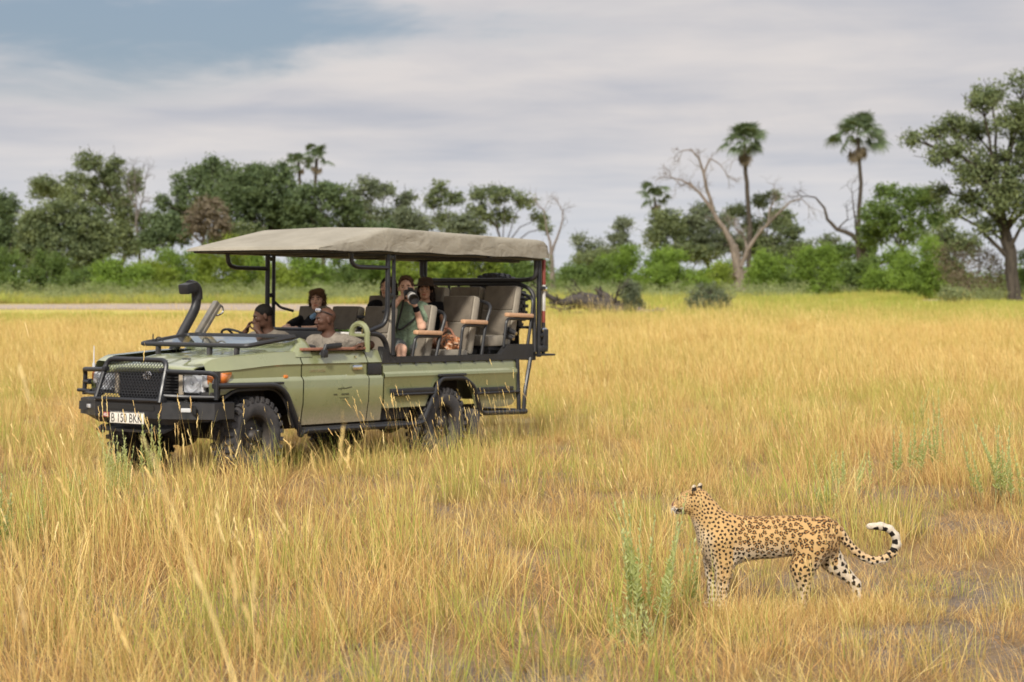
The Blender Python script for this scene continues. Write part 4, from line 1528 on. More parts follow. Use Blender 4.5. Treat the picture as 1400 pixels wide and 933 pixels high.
# ---- driver on the far side, hands clasped before his mouth
hd = np.array([-1.525, -0.43, 1.625])
J = seated(hd, -0.43, 0.95, -1.72, (-0.075, 0.0, -0.185), (-1.66, -0.235, 1.365), (-1.60, -0.635, 1.36),
           el=(-1.40, -0.22, 1.30), wl=(-1.36, -0.355, 1.455), er=(-1.30, -0.66, 1.30), wr=(-1.335, -0.50, 1.465),
           hl=(-1.66, -0.33, 0.92), hr=(-1.66, -0.53, 0.92), kl=(-1.25, -0.30, 0.95), kr=(-1.25, -0.56, 0.95), al=(-1.18, -0.3, 0.66), ar=(-1.18, -0.55, 0.66))


def driver_parts(k):
    k.shirt(KHAKI_D, sleeve=0.8, r0=0.076, r1=0.072, collar=True)
    k.hair(CROP_HAIR, [(-0.016, 0, 0.032, 0.100, 0.0785, 0.0915, 0.01)], [(0.085, 0, -0.025, 0.085, 0.10, 0.10, 0.006), (0.0, 0, -0.10, 0.2, 0.2, 0.09, 0.006)], 0.0008, 0.005)


person('man with cropped black hair at the steering wheel, hands clasped before his mouth', J, SK_DARK, driver_parts, (0.78, -0.60, -0.30), 1.06, hand={'l': ((-0.05, -0.30, 0.8), (-0.4, -0.8, 0.1), 1, 0.9), 'r': ((-0.1, 0.35, 0.8), (-0.4, 0.8, 0.1), -1, 0.9)})

# ---- boy on the far side leaning on the ledge
hd = vp(433.5, 411, -0.46)
J = seated(hd, -0.47, 1.20, -2.36, (-0.05, -0.01, -0.165), hd + np.array([-0.10, 0.17, -0.215]), hd + np.array([-0.02, -0.20, -0.205]),
           el=hd + np.array([0.25, 0.22, -0.33]), wl=hd + np.array([0.40, 0.03, -0.325]), er=hd + np.array([0.30, -0.22, -0.335]), wr=hd + np.array([0.42, 0.06, -0.335]),
           hl=(-2.36, -0.38, 1.18), hr=(-2.36, -0.58, 1.18), kl=(-2.02, -0.36, 1.18), kr=(-2.02, -0.6, 1.18), al=(-2.1, -0.36, 1.0), ar=(-2.1, -0.6, 1.0))


def boy_parts(k):
    k.shirt(BLACK_T, 't_shirt', sleeve=0.7, r0=0.066, r1=0.064)
    k.hair(BROWN_HAIR, [(-0.020, 0, 0.042, 0.104, 0.086, 0.086, 0.02), (0.050, 0.03, 0.095, 0.045, 0.05, 0.030, 0.02), (0.055, -0.035, 0.088, 0.040, 0.045, 0.030, 0.02),
                        (-0.022, 0.074, 0.0, 0.042, 0.020, 0.070, 0.02), (-0.022, -0.074, 0.0, 0.042, 0.020, 0.070, 0.02), (-0.06, 0, -0.04, 0.06, 0.08, 0.09, 0.03), (-0.01, 0.02, 0.110, 0.07, 0.06, 0.028, 0.02)],
           [(0.112, 0, -0.025, 0.092, 0.080, 0.100, 0.012)], 0.005, strands=2600, fall=0.85)
    sc = []
    for a0, a1 in zip(np.linspace(-0.4, 2 * math.pi - 0.4, 9)[:-1], np.linspace(-0.4, 2 * math.pi - 0.4, 9)[1:]):
        p = lambda a: k.J['neck'] + k.tf * (0.07 * math.cos(a) + 0.012) + k.sv * 0.068 * math.sin(a) + k.tu * (0.01 - 0.02 * math.cos(a))
        sc.append((*cap_f(p(a0), p(a1), 0.022, 0.022), 0.015))
    sc.append((*cap_f(k.J['neck'] + k.tf * 0.085 - k.tu * 0.02 + k.sv * 0.02, k.J['neck'] + k.tf * 0.12 - k.tu * 0.075 - k.sv * 0.005, 0.028, 0.034), 0.02))
    k.garment('neckerchief', sc, BLUE_B, 0.006)
    w = k.J['wl']; e = k.J['el']; d = (e - w) / np.linalg.norm(e - w)
    k.garment('wristband', [(*cap_f(w + d * 0.03, w + d * 0.05, 0.034, 0.035), 0.01)], BLACK_T, 0.005)


person('brown haired boy in black t-shirt and blue neckerchief leaning his arms on the ledge', J, SK_PALE, boy_parts, (0.87, 0.49, 0.06), 0.99, hand={'l': ((0.1, -1, 0.0), (0, 0, -1), -1, 0.25), 'r': ((0.1, 1, 0), (0, 0, -1), 1, 0.25)}, shoulder=0.88, h=0.0065)

# ---- man with the camera, turned towards us, in the second row
hd = vp(555, 393.5, 0.50)
sl = vp(579, 423, 0.60); sr = vp(537, 421, 0.36)
el = vp(577, 447, 0.66) + TOCAM * 0.10; er = vp(527.5, 434, 0.40) + TOCAM * 0.14
cam_c = vp(561.5, 402.5, 0.60) + TOCAM * 0.06
wl = cam_c + TOCAM * 0.04 + IMR * 0.055 - UPV * 0.125
wr = cam_c - IMR * 0.115 - UPV * 0.045 - TOCAM * 0.01
pel = vp(549, 470, 0.46)
J = seated(hd, 0.5, 1.27, -3.0, (0, 0, 0), sl, sr, el=el, wl=wl, er=er, wr=wr)
J['pelvis'] = pel; J['neck'] = hd - TOCAM * 0.05 - UPV * 0.175
J['hl'] = pel + IMR * 0.09 - UPV * 0.02; J['hr'] = pel - IMR * 0.09 - UPV * 0.02
J['kr'] = vp(549, 478, 0.70) + TOCAM * 0.03; J['ar'] = J['kr'] - UPV * 0.36
J['kl'] = vp(575, 478, 0.62); J['al'] = J['kl'] - UPV * 0.36


def man_parts(k):
    o = k.shirt(GREEN_T, 't_shirt', sleeve=0.62, r0=0.078, r1=0.074, grow=0.016)
    pr = []
    for q in 'lr':
        a, b = k.J['h' + q], k.J['k' + q]
        pr.append((*cap_f(a, a + (b - a) * 0.72, 0.098, 0.088), 0.05))
    pr.append((*ell_f(k.J['pelvis'], np.array([0.135, 0.185, 0.13]), k.T), 0.05))
    k.garment('shorts', pr, GREY_SH, wob=0.003)
    k.hair(RUST_HAIR, [(-0.016, 0, 0.042, 0.104, 0.083, 0.090, 0.01), (0.045, 0, 0.098, 0.055, 0.055, 0.022, 0.02)], [(0.108, 0, -0.02, 0.100, 0.086, 0.124, 0.008), (0.0, 0, -0.12, 0.2, 0.2, 0.085, 0.006)], 0.003, strands=700, fall=-0.1)
    w = k.J['wl']; d = (k.J['el'] - w); d /= np.linalg.norm(d)
    wt = k.garment('watch', [(*cap_f(w + d * 0.035, w + d * 0.06, 0.036, 0.037), 0.01)], BLACK_T, 0.005)
    # printed leaf pattern on the chest
    pm = MB()
    rg = np.random.default_rng(5)
    for i in range(26):
        a = rg.normal(0, 0.022); b = rg.uniform(-0.13, 0.05)
        z = k.J['neck'] - k.tu * (0.23 - b) - k.sv * (0.075 + a) + k.tf * (0.128 - 0.6 * abs(0.075 + a) ** 2 * 6) - k.base
        s_ = rg.uniform(0.006, 0.014)
        n = Vector(k.tf); t1 = Vector(k.sv) * math.cos(i) + Vector(k.tu) * math.sin(i); t2 = n.cross(t1)
        z = Vector(z)
        pm.add([z + t1 * s_, z + t2 * s_ * 0.5, z - t1 * s_, z - t2 * s_ * 0.5], [(0, 1, 2, 3)])
    pr_ = pm.build('shirt_print', pmat('faded_print', (0.30, 0.30, 0.13), rough=0.9), o, whole=True)
    pr_['kind'] = 'stuff'


man = person('man in sage green t-shirt and grey shorts photographing with a long lens', J, SK_PALE, man_parts, TOCAM + np.array([0, 0, -0.03]), 1.04, hand={'l': (UPV * 1.0 + TOCAM * 0.35 - IMR * 0.35, -TOCAM * 0.2 + UPV * 0.5 - IMR * 0.9, 1, 0.7), 'r': (UPV * 0.35 + IMR * 0.8 + TOCAM * 0.45, -TOCAM * 0.4 + IMR * 0.3 - UPV * 0.3, 1, 0.9)}, brow=(0.13, 0.06, 0.03), shoulder=1.16)


# the camera he holds
def photo_camera():
    root = empty('camera', VM @ Vector(cam_c), VEH_ROT, 'black camera with pale long lens held to the eye of the man in green', 'camera')
    ax = TOCAM * 0.93 + IMR * 0.20 - UPV * 0.20; ax /= np.linalg.norm(ax)
    sd = np.cross(UPV, ax); sd /= np.linalg.norm(sd)
    M = Matrix(np.stack([ax, sd, np.cross(ax, sd)], 1).tolist())
    def place(o): o.rotation_euler = M.to_euler(); return o
    b = MB().box((0, 0, 0), (0.075, 0.14, 0.095), bev=0.014)
    b.box((0.0, 0, 0.055), (0.06, 0.06, 0.035), bev=0.01)
    b.box((0.01, -0.06, -0.005), (0.09, 0.035, 0.09), bev=0.012)
    place(b.build('camera_body', BLACK, root))
    l = MB().lathe([(0.001, 0.03), (0.046, 0.03), (0.048, 0.12), (0.054, 0.125), (0.054, 0.22), (0.050, 0.225)], (0, 0, -0.008), 'X', 22)
    lb = place(l.build('lens_barrel', pmat('pale_grey_lens', (0.55, 0.54, 0.52), rough=0.4, var=0.08), root))
    h = MB().lathe([(0.050, 0.215), (0.058, 0.218), (0.060, 0.262), (0.054, 0.262), (0.050, 0.225), (0.0, 0.220)], (0, 0, -0.008), 'X', 22)
    place(h.build('lens_hood', BLACK, root))
    s = MB()
    a = cam_c
    pts = [a - IMR * 0.07, a - IMR * 0.085 - UPV * 0.12 - TOCAM * 0.02, man.J['pelvis'] + UPV * 0.17 - IMR * 0.05 + TOCAM * 0.15, man.J['pelvis'] + UPV * 0.16 + IMR * 0.0 + TOCAM * 0.155, man.J['pelvis'] + UPV * 0.24 + IMR * 0.10 + TOCAM * 0.12, man.J['sl'] + TOCAM * 0.09 - UPV * 0.02]
    s.tube([Vector(p - cam_c) for p in pts], 0.011, 6, fil=0.05)
    s.build('strap', BLACK, root)


photo_camera()

# ---- woman with wide hat, third row middle
hd = vp(581.5, 395.5, 0.14)
sl = hd + IMR * 0.20 - UPV * 0.235 - TOCAM * 0.03; sr = hd - IMR * 0.17 - UPV * 0.235
el = vp(610, 446.5, 0.40); wl = vp(600, 458, 0.40) + TOCAM * 0.10
pel = hd - UPV * 0.70 - TOCAM * 0.10 + IMR * 0.05
J = seated(hd, 0, 1.3, -3.9, (0, 0, 0), sl, sr, el=el, wl=wl, er=sr - UPV * 0.27 - IMR * 0.04 + TOCAM * 0.06, wr=sr - UPV * 0.40 + TOCAM * 0.22)
J['pelvis'] = pel; J['neck'] = hd - TOCAM * 0.045 - UPV * 0.17
for q, s_ in (('l', 1), ('r', -1)):
    J['h' + q] = pel + IMR * 0.09 * s_; J['k' + q] = pel + IMR * 0.10 * s_ + np.array([0.42, 0.1, 0.02]); J['a' + q] = J['k' + q] - UPV * 0.34


def woman_parts(k):
    k.shirt(BLACK_T, 'top', sleeve=0.22, r0=0.066, r1=0.064)
    k.hair(DARK_HAIR, [(-0.02, 0, 0.03, 0.106, 0.090, 0.096, 0.02), (-0.045, 0.070, -0.10, 0.05, 0.042, 0.13, 0.03), (-0.045, -0.070, -0.10, 0.05, 0.042, 0.12, 0.03), (-0.07, 0, -0.11, 0.05, 0.09, 0.13, 0.03)], [(0.095, 0, -0.03, 0.075, 0.070, 0.115, 0.01)], 0.003, strands=900, fall=0.9)
    h_ = MB()
    pr = []
    for i in range(13):
        a = i / 12
    prof = [(0.001, 0.135), (0.055, 0.132), (0.082, 0.115), (0.092, 0.075), (0.100, 0.048), (0.135, 0.042), (0.190, 0.028), (0.195, 0.023), (0.135, 0.034), (0.098, 0.038), (0.086, 0.04)]
    m = len(prof); n = 36
    V = []
    for i in range(n):
        a = 2 * math.pi * i / n
        for r, z in prof:
            wv = 0.010 * math.sin(2 * a + 0.8) * max(0, r - 0.09) / 0.09 + (-0.028 * max(0, (r - 0.10) / 0.08) * max(0, math.sin(a)) ** 2)
            V.append(k.P(r * math.cos(a) * (1.12 if r < 0.11 or math.cos(a) < 0 else 0.95) - 0.018, r * math.sin(a), z + wv + 0.012) - k.base)
    Fq = [(i * m + j, i * m + j + 1, ((i + 1) % n) * m + j + 1, ((i + 1) % n) * m + j) for i in range(n) for j in range(m - 1)]
    h_.add(V, Fq)
    hat = h_.build('hat', HAT_M, k.root, 60)
    b_ = MB().lathe([(0.094, 0.045), (0.0955, 0.05), (0.092, 0.070), (0.089, 0.07)], n=30, axis='Z')
    b_.v = [tuple(k.P(x * 1.12 - 0.015, y, z) - k.base) for x, y, z in b_.v]
    b_.build('hat_band', BLACK_T, hat)


person('woman in wide dark brown hat and black top, seated behind the man with the camera', J, SK_TAN, woman_parts, TOCAM * 1.0 + np.array([0.02, -0.12, -0.03]), 0.99, hand={'l': (-IMR * 0.5 + TOCAM * 0.7 - UPV * 0.3, -UPV, -1, 0.5), 'r': (TOCAM, -UPV, 1, 0.5)}, shoulder=0.84)

# ---- dark haired passenger half hidden behind the roof post
hd = vp(530.5, 393.5, 0.0)
sl = hd + IMR * 0.16 - UPV * 0.23; sr = hd - IMR * 0.17 - UPV * 0.23
pel = hd - UPV * 0.68 - TOCAM * 0.08
J = seated(hd, 0, 1.3, -3.2, (0, 0, 0), sl, sr, el=sl - UPV * 0.26 + TOCAM * 0.1, wl=sl - UPV * 0.36 + TOCAM * 0.3 - IMR * 0.1, er=sr - UPV * 0.25 - IMR * 0.02 + TOCAM * 0.12, wr=sr - UPV * 0.22 + TOCAM * 0.34)
J['pelvis'] = pel; J['neck'] = hd - TOCAM * 0.045 - UPV * 0.17
for q, s_ in (('l', 1), ('r', -1)):
    J['h' + q] = pel + IMR * 0.09 * s_; J['k' + q] = pel + IMR * 0.10 * s_ + np.array([0.42, 0.0, 0.02]); J['a' + q] = J['k' + q] - UPV * 0.34


def far_parts(k):
    k.shirt(BLACK_T, 'top', sleeve=0.5)
    k.hair(DARK_HAIR, [(-0.02, 0, 0.035, 0.108, 0.090, 0.096, 0.02), (-0.03, 0.070, -0.06, 0.055, 0.035, 0.11, 0.03), (-0.03, -0.070, -0.04, 0.055, 0.035, 0.09, 0.03), (-0.06, 0, -0.09, 0.055, 0.09, 0.11, 0.03)], [(0.095, 0, -0.03, 0.075, 0.072, 0.11, 0.01)], 0.003, strands=900, fall=0.9)


person('dark haired passenger in black half hidden behind the roof post', J, SK_PALE, far_parts, TOCAM - IMR * 0.45, 0.99, hand={'l': (TOCAM, -UPV, -1, 0.5), 'r': (TOCAM, -UPV, 1, 0.5)}, shoulder=0.85)


# ---- small things lying in the vehicle
def at_veh(name, p, label, cat):
    return empty(name, VM @ Vector(p), VEH_ROT, label, cat)


def clutter():
    # white tray with green leaves behind the front seats
    r_ = at_veh('storage_box', (-1.93, 0.40, 1.19), 'grey storage box with white rim holding green leaves, behind the front seats', 'box')
    MB().box((0, 0, 0.12), (0.17, 0.34, 0.24), bev=0.02).build('bin', pmat('grey_plastic', (0.12, 0.105, 0.09), rough=0.6), r_)
    rim = MB()
    for s in (1, -1):
        rim.box((s * 0.085, 0, 0.25), (0.02, 0.36, 0.03), bev=0.006); rim.box((0, s * 0.17, 0.25), (0.15, 0.02, 0.03), bev=0.006)
    rim.build('rim', WHITE, r_)
    g = MB()
    rg = random.Random(4)
    for i in range(26):
        p = Vector((rg.uniform(-0.06, 0.06), rg.uniform(-0.14, 0.12), 0.25 + rg.uniform(0, 0.03)))
        a = rg.uniform(0, 6.3); d = Vector((math.cos(a), math.sin(a), rg.uniform(0, 0.5))) * 0.04; w = Vector((-math.sin(a), math.cos(a), 0)) * 0.016
        g.add([p - d, p + w + Vector((0, 0, 0.01)), p + d, p - w + Vector((0, 0, 0.01))], [(0, 1, 2, 3)])
    o = g.build('foliage', pmat('fresh_green_leaf', (0.16, 0.32, 0.04), rough=0.5), r_, whole=True); o['kind'] = 'stuff'
    # binoculars on the rear near seat
    b = at_veh('binoculars', (-4.53, 0.83, 1.42), 'black binoculars with bright eyepiece beside the rearmost near seat', 'binoculars')
    for s in (1, -1):
        l = MB().lathe([(0.001, -0.07), (0.026, -0.07), (0.03, -0.02), (0.036, 0.05), (0.038, 0.075), (0.030, 0.075), (0.001, 0.06)], (0, s * 0.036, 0), 'Z', 16)
        bo = l.build('barrel', BLACK, b); bo.rotation_euler = (R(70), R(-20), 0)
        e = MB().lathe([(0.001, -0.080), (0.02, -0.080), (0.022, -0.068), (0.001, -0.066)], (0, s * 0.036, 0), 'Z', 14).build('eyepiece', CHROME, bo)
    # patterned bag on the woman's lap
    p = vp(613, 470, 0.50)
    g_ = at_veh('bag', p, 'orange and brown patterned cloth bag on the lap of the woman in the hat', 'bag')
    pr = [(*ell_f((0, 0, 0), (0.16, 0.17, 0.10)), 0.03), (*ell_f((0.08, 0.10, -0.02), (0.12, 0.12, 0.09)), 0.03), (*ell_f((-0.05, -0.10, 0.03), (0.12, 0.12, 0.08)), 0.03)]
    V, Q = sdf(pr, 0.009)
    V = V + 0.010 * np.sin(V[:, [1, 2, 0]] * 45 + V[:, [2, 0, 1]] * 63)
    t = NT('patterned_cloth')
    n = t.noise(16, 3, 0.6, t.obj(), 1.0)
    t.set(Base_Color=t.ramp(n, [(0.40, (0.03, 0.018, 0.012)), (0.46, (0.30, 0.10, 0.035)), (0.54, (0.45, 0.20, 0.09)), (0.60, (0.52, 0.42, 0.32)), (0.68, (0.05, 0.03, 0.02))]), Roughness=0.9)
    t.bump(t.noise(25, 4, 0.6, t.obj()), 0.6, 0.02)
    link('pouch', np_mesh('pouch', V, Q), g_, t.m)
    MB().tube([(0.06, -0.14, 0.05), (0.04, -0.12, 0.16), (0.0, 0.02, 0.19), (0.04, 0.14, 0.05)], 0.012, 6, fil=0.06).build('strap', BROWN, g_)


clutter()

# ================================================================== LEOPARD
LEO_D = 12.84
LS = F_PX / LEO_D


def leopard():
    # side outline read in metres: x along the body (head towards -x), z up from the feet, y away from us
    def q(u, v, y=0.0): return np.array([(u - 1040) / LS, y, (833 - v) / LS])
    P = []
    def cap(a, b, ra, rb, k=0.04): P.append((*cap_f(a, b, ra, rb), k))
    def ell(c, r, k=0.04, rot=None, sub=False):
        M = None
        if rot is not None: M = np.array(Euler(rot).to_matrix()).astype(np.float32)
        P.append((*ell_f(c, r, M), k) + (('sub',) if sub else ()))
    # trunk
    ell(q(992, 740), (0.128, 0.098, 0.158), 0.06, (0, R(18), 0))
    ell(q(1012, 738), (0.15, 0.098, 0.128), 0.06, (0, R(6), 0))
    ell(q(1052, 736), (0.17, 0.096, 0.122), 0.07, (0, R(-2), 0))
    ell(q(1090, 733), (0.14, 0.092, 0.112), 0.07, (0, R(-4), 0))
    ell(q(1118, 736), (0.130, 0.098, 0.128), 0.07, (0, R(18), 0))
    cap(q(996, 716), q(1096, 716), 0.045, 0.048, 0.06)
    cap(q(1128, 718), q(1146, 726), 0.060, 0.036, 0.05)
    # chest and neck
    cap(q(972, 745), q(984, 755), 0.066, 0.085, 0.06)
    cap(q(984, 722), q(957, 684), 0.098, 0.070, 0.06)
    cap(q(970, 726), q(956, 700), 0.080, 0.058, 0.06)
    # head, turned a little away from us
    hc = q(944.5, 683)
    HM = np.array(Euler((0, 0, R(-24))).to_matrix())
    f0 = HM @ np.array([-1, 0, 0]); l0 = HM @ np.array([0, -1, 0]); up = np.array([0, 0, 1.0])
    tilt = R(-8)
    f = f0 * math.cos(tilt) + up * math.sin(tilt); u2 = np.cross(f, -l0) * 1.0
    if u2[2] < 0: u2 = -u2
    MH = np.stack([f, l0, u2], 1).astype(np.float32)
    H = lambda x, y, z: hc + MH @ np.array([x, y, z])
    def hell(x, y, z, r, k=0.02, sub=False): P.append((*ell_f(H(x, y, z), np.array(r), MH), k) + (('sub',) if sub else ()))
    hell(-0.022, 0, 0.006, (0.074, 0.066, 0.064), 0.04)
    hell(0.045, 0, -0.006, (0.050, 0.050, 0.047), 0.03)
    for s in (1, -1):
        hell(0.018, s * 0.040, -0.026, (0.046, 0.026, 0.036), 0.03)
        hell(0.094, s * 0.018, -0.034, (0.030, 0.024, 0.024), 0.015)
        hell(0.066, s * 0.036, 0.020, (0.016, 0.012, 0.012), 0.012, True)
    cap(H(0.030, 0, 0.032), H(0.106, 0, -0.010), 0.026, 0.018, 0.02)
    hell(0.117, 0, -0.016, (0.012, 0.017, 0.012), 0.008)
    cap(H(0.030, 0, -0.056), H(0.098, 0, -0.060), 0.028, 0.018, 0.015)
    for s in (1, -1):
        for a in np.linspace(-0.9, 0.9, 5):
            b = H(-0.046, s * 0.052, 0.040) + MH @ np.array([0.010 * math.cos(a), s * 0.030 * math.sin(a), 0.012])
            cap(b, H(-0.054, s * (0.060 + 0.020 * math.sin(a)), 0.070 + 0.022 * math.cos(a)), 0.012, 0.006, 0.012)
    ell(q(986, 733, -0.074), (0.050, 0.030, 0.100), 0.035, (0, R(14), 0))
    # fore legs
    for y, ue, uw, up_ in ((-0.060, (988, 766), (987, 800), (985, 829)), (0.060, (977, 768), (976, 800), (976, 829))):
        cap(q(985, 738, y * 0.85), q(*ue, y), 0.092, 0.058, 0.05)
        cap(q(*ue, y), q(ue[0] * 0.5 + uw[0] * 0.5, 783, y), 0.058, 0.045, 0.03)
        cap(q(ue[0] * 0.5 + uw[0] * 0.5, 783, y), q(*uw, y), 0.045, 0.034, 0.03)
        cap(q(*uw, y), q(up_[0], up_[1] - 4, y), 0.034, 0.032, 0.02)
        c = q(up_[0] - 5, up_[1], y)
        ell(c + np.array([0, 0, 0.005]), (0.050, 0.036, 0.026), 0.015)
        for t in (-1.5, -0.5, 0.5, 1.5): ell(c + np.array([-0.042 + 0.004 * abs(t), t * 0.016, -0.002]), (0.018, 0.010, 0.015), 0.006)
    # near hind leg under the body: thigh, knee forward, hock back, paw
    y = -0.065
    cap(q(1114, 740, y * 0.9), q(1094, 772, y), 0.100, 0.062, 0.04)
    cap(q(1108, 752, y), q(1096, 785, y), 0.070, 0.050, 0.05)
    cap(q(1092, 772, y), q(1097, 800, y), 0.056, 0.036, 0.04)
    cap(q(1097, 798, y), q(1094, 822, y), 0.036, 0.028, 0.03)
    c = q(1083, 829, y)
    cap(q(1095, 824, y), c + np.array([0.0, 0, 0.004]), 0.028, 0.026, 0.02)
    ell(c + np.array([-0.01, 0, 0.0]), (0.050, 0.036, 0.024), 0.015)
    for t in (-1.5, -0.5, 0.5, 1.5): ell(c + np.array([-0.054 + 0.004 * abs(t), t * 0.016, -0.004]), (0.018, 0.010, 0.014), 0.006)
    # far hind leg stretched behind
    y = 0.070
    cap(q(1122, 740, y * 0.7), q(1143, 772, y), 0.100, 0.062, 0.06)
    cap(q(1140, 768, y), q(1172, 799, y), 0.060, 0.031, 0.04)
    cap(q(1172, 799, y), q(1177, 824, y), 0.031, 0.026, 0.02)
    c = q(1169, 829, y)
    cap(q(1177, 823, y), c, 0.027, 0.026, 0.02)
    ell(c + np.array([-0.01, 0, 0.0]), (0.048, 0.036, 0.024), 0.015)
    for t in (-1.5, -0.5, 0.5, 1.5): ell(c + np.array([-0.052 + 0.004 * abs(t), t * 0.016, -0.004]), (0.018, 0.010, 0.014), 0.006)
    # tail
    tail = [(1140, 719, 0.034), (1150, 729, 0.030), (1158, 740, 0.027), (1168, 751, 0.025), (1180, 760, 0.024), (1194, 765, 0.0235), (1209, 763, 0.0235), (1220, 755, 0.0235), (1226, 743, 0.0235), (1224, 731, 0.0235), (1216, 722, 0.0235), (1204, 718, 0.0235), (1189, 718.5, 0.020)]
    for (a, b, r0), (c, d, r1) in zip(tail, tail[1:]):
        cap(q(a, b, 0.0), q(c, d, 0.0), r0, r1, 0.012)
    V, Q = sdf(P, 0.0034)
    V = V.astype(np.float64)
    # vertex normals
    nrm = np.zeros_like(V)
    fn = np.cross(V[Q[:, 2]] - V[Q[:, 0]], V[Q[:, 3]] - V[Q[:, 1]])
    for i in range(4): np.add.at(nrm, Q[:, i], fn)
    nrm /= np.linalg.norm(nrm, axis=1)[:, None] + 1e-12
    # ---- coat regions
    L = (V - hc) @ MH
    U = V[:, 0] * LS + 1040; W = 833 - V[:, 2] * LS
    is_head = (L[:, 0] > -0.02) & (np.linalg.norm(L, axis=1) < 0.15) & (U < 952)
    tailp = np.array([q(a, b) for a, b, r in tail])
    dt = np.linalg.norm(V[:, None, :] - tailp[None], axis=2)
    seg = dt.argmin(1)
    is_tail = (U > 1150) & (dt.min(1) < 0.055) & ~((W > 745) & (U < 1160)) & ~((V[:, 1] > 0.045))
    leg_low = W > 768
    far_hind = (V[:, 1] > 0.0) & (W > 745) & (U > 1122)
    belly = smooth(-0.1, -0.75, nrm[:, 2]) * smooth(742, 760, W) * (U > 960)
    # belly line creeping up the flank
    flank = smooth(732, 762, W) * ((U > 1000) & (U < 1078))
    chestw = smooth(-0.3, -0.85, nrm[:, 0]) * smooth(700, 716, W) * (U < 985)
    inner = (V[:, 1] > 0.02) & (nrm[:, 1] < -0.1) & (W > 748)
    white = np.maximum.reduce([belly * 0.9, flank * 0.85, chestw * 0.6, inner * 0.85, 0.55 * smooth(775, 805, W), 0.85 * far_hind])
    tailw = is_tail & ((seg >= 10) | ((seg >= 4) & (nrm[:, 2] < -0.3) & (seg < 7)) | ((seg >= 7) & (np.linalg.norm(V - q(1205, 742), axis=1) > 0.112)))
    white = np.where(is_tail, np.where(tailw, 0.95, 0.25), white)
    # muzzle and chin
    muz = is_head & (L[:, 2] < -0.034) & (L[:, 0] > 0.03)
    white = np.where(muz, 0.9, white)
    white = np.clip(white, 0, 1)[:, None]
    tawny = np.array([0.50, 0.325, 0.140]); orange = np.array([0.43, 0.245, 0.085]); cream = np.array([0.62, 0.55, 0.44])
    back = smooth(0.1, 0.9, nrm[:, 2])[:, None]
    base = tawny * (1 - 0.55 * back) + orange * 0.55 * back
    base = base * (1 - white) + cream * white
    # ---- spots: seeds spread over the skin, closer and smaller on head, neck and shoulder
    rad = 0.0180 + 0.0030 * smooth(1075, 1100, U)
    sm = smooth(1020, 980, U)
    rad = rad * (1 - sm) + 0.0138 * sm
    rad = np.where(U < 962, 0.0108, rad)
    rad = np.where(is_head, 0.0072, rad)
    rad = np.where(leg_low, np.where(U < 1020, 0.0140, 0.0175), rad)
    rad = np.where(is_tail, 0.0155, rad)
    rad = np.where(far_hind, 0.022, rad)
    order = np.random.default_rng(11).permutation(len(V))
    cell = 0.03
    grid = {}
    seeds = []
    for i in order:
        p = V[i]; r = rad[i] * 1.62
        c = tuple((p // cell).astype(int))
        ok = True
        for dx in (-1, 0, 1):
            for dy in (-1, 0, 1):
                for dz in (-1, 0, 1):
                    for j in grid.get((c[0] + dx, c[1] + dy, c[2] + dz), ()):
                        e = V[j] - p
                        if e @ e < (0.5 * (r + rad[j] * 1.62)) ** 2 * (1 if nrm[i] @ nrm[j] > -0.2 else 0): ok = False; break
                    if not ok: break
                if not ok: break
            if not ok: break
        if ok:
            grid.setdefault(c, []).append(i); seeds.append(i)
    kd = kdtree.KDTree(len(seeds))
    for n_, i in enumerate(seeds): kd.insert(V[i], n_)
    kd.balance()
    seeds = np.array(seeds)
    near = np.array([kd.find(p)[1] for p in V])
    S = seeds[near]
    D = V - V[S]
    rg = np.random.default_rng(4)
    sn = nrm[S]
    ref = np.tile([1.0, 0.0, 0.15], (len(V), 1))
    t1 = ref - sn * (ref * sn).sum(1)[:, None]; t1 /= np.linalg.norm(t1, axis=1)[:, None] + 1e-9
    t2 = np.cross(sn, t1)
    a, b = (D * t1).sum(1), (D * t2).sum(1)
    kx = rg.uniform(0.85, 1.2, len(seeds))[near]
    ang = np.arctan2(b, a)
    rr = np.hypot(a * kx, b / kx) / rad[S]
    ph = rg.uniform(0, 6.28, len(seeds))[near]; nb = rg.choice([2, 3, 3, 4], len(seeds))[near]
    wob = 0.10 * np.sin(ang * 3 + ph * 2) + 0.07 * np.sin(ang * 5 + ph * 3)
    gap = np.cos(ang * nb + ph)
    ros = smooth(990, 1022, U[S]) * (1 - smooth(760, 772, W[S])) * (~is_tail[S]) * (~far_hind[S]) * (1 - smooth(0.55, 0.8, white[S, 0]))
    ring = (rr + wob > 0.33) & (rr + wob < 0.79) & (gap > -0.90)
    solid = rr + wob < np.where(is_head[S], 0.52, np.where(leg_low[S] | is_tail[S], 0.66, 0.60))
    dark = np.where(ros > 0.5, ring, solid)
    core = (ros > 0.5) & (rr + wob <= 0.42)
    col = base.copy()
    col[core] = col[core] * np.array([0.62, 0.47, 0.33])
    ink = np.array([0.011, 0.008, 0.006])
    warm = np.array([0.020, 0.011, 0.007])
    dk = np.where((nrm[:, 2] > 0.2)[:, None], warm, ink)
    col = np.where(dark[:, None], dk, col)
    # tail end: black bars on the inner side, white edge outside
    bars = is_tail & (seg >= 7) & (np.linalg.norm(V - q(1203, 742), axis=1) < 0.112) & (np.sin(np.arctan2(V[:, 2] - q(1203, 742)[2], V[:, 0] - q(1203, 742)[0]) * 11) > -0.2)
    plain = is_tail & (seg >= 8)
    col = np.where(plain[:, None], cream * 0.88, col)
    col = np.where(bars[:, None], ink, col)
    # face: eye line, nose, lips, ear backs
    nose = is_head & (L[:, 0] > 0.108) & (L[:, 2] > -0.024)
    col[nose] = (0.16, 0.07, 0.05)
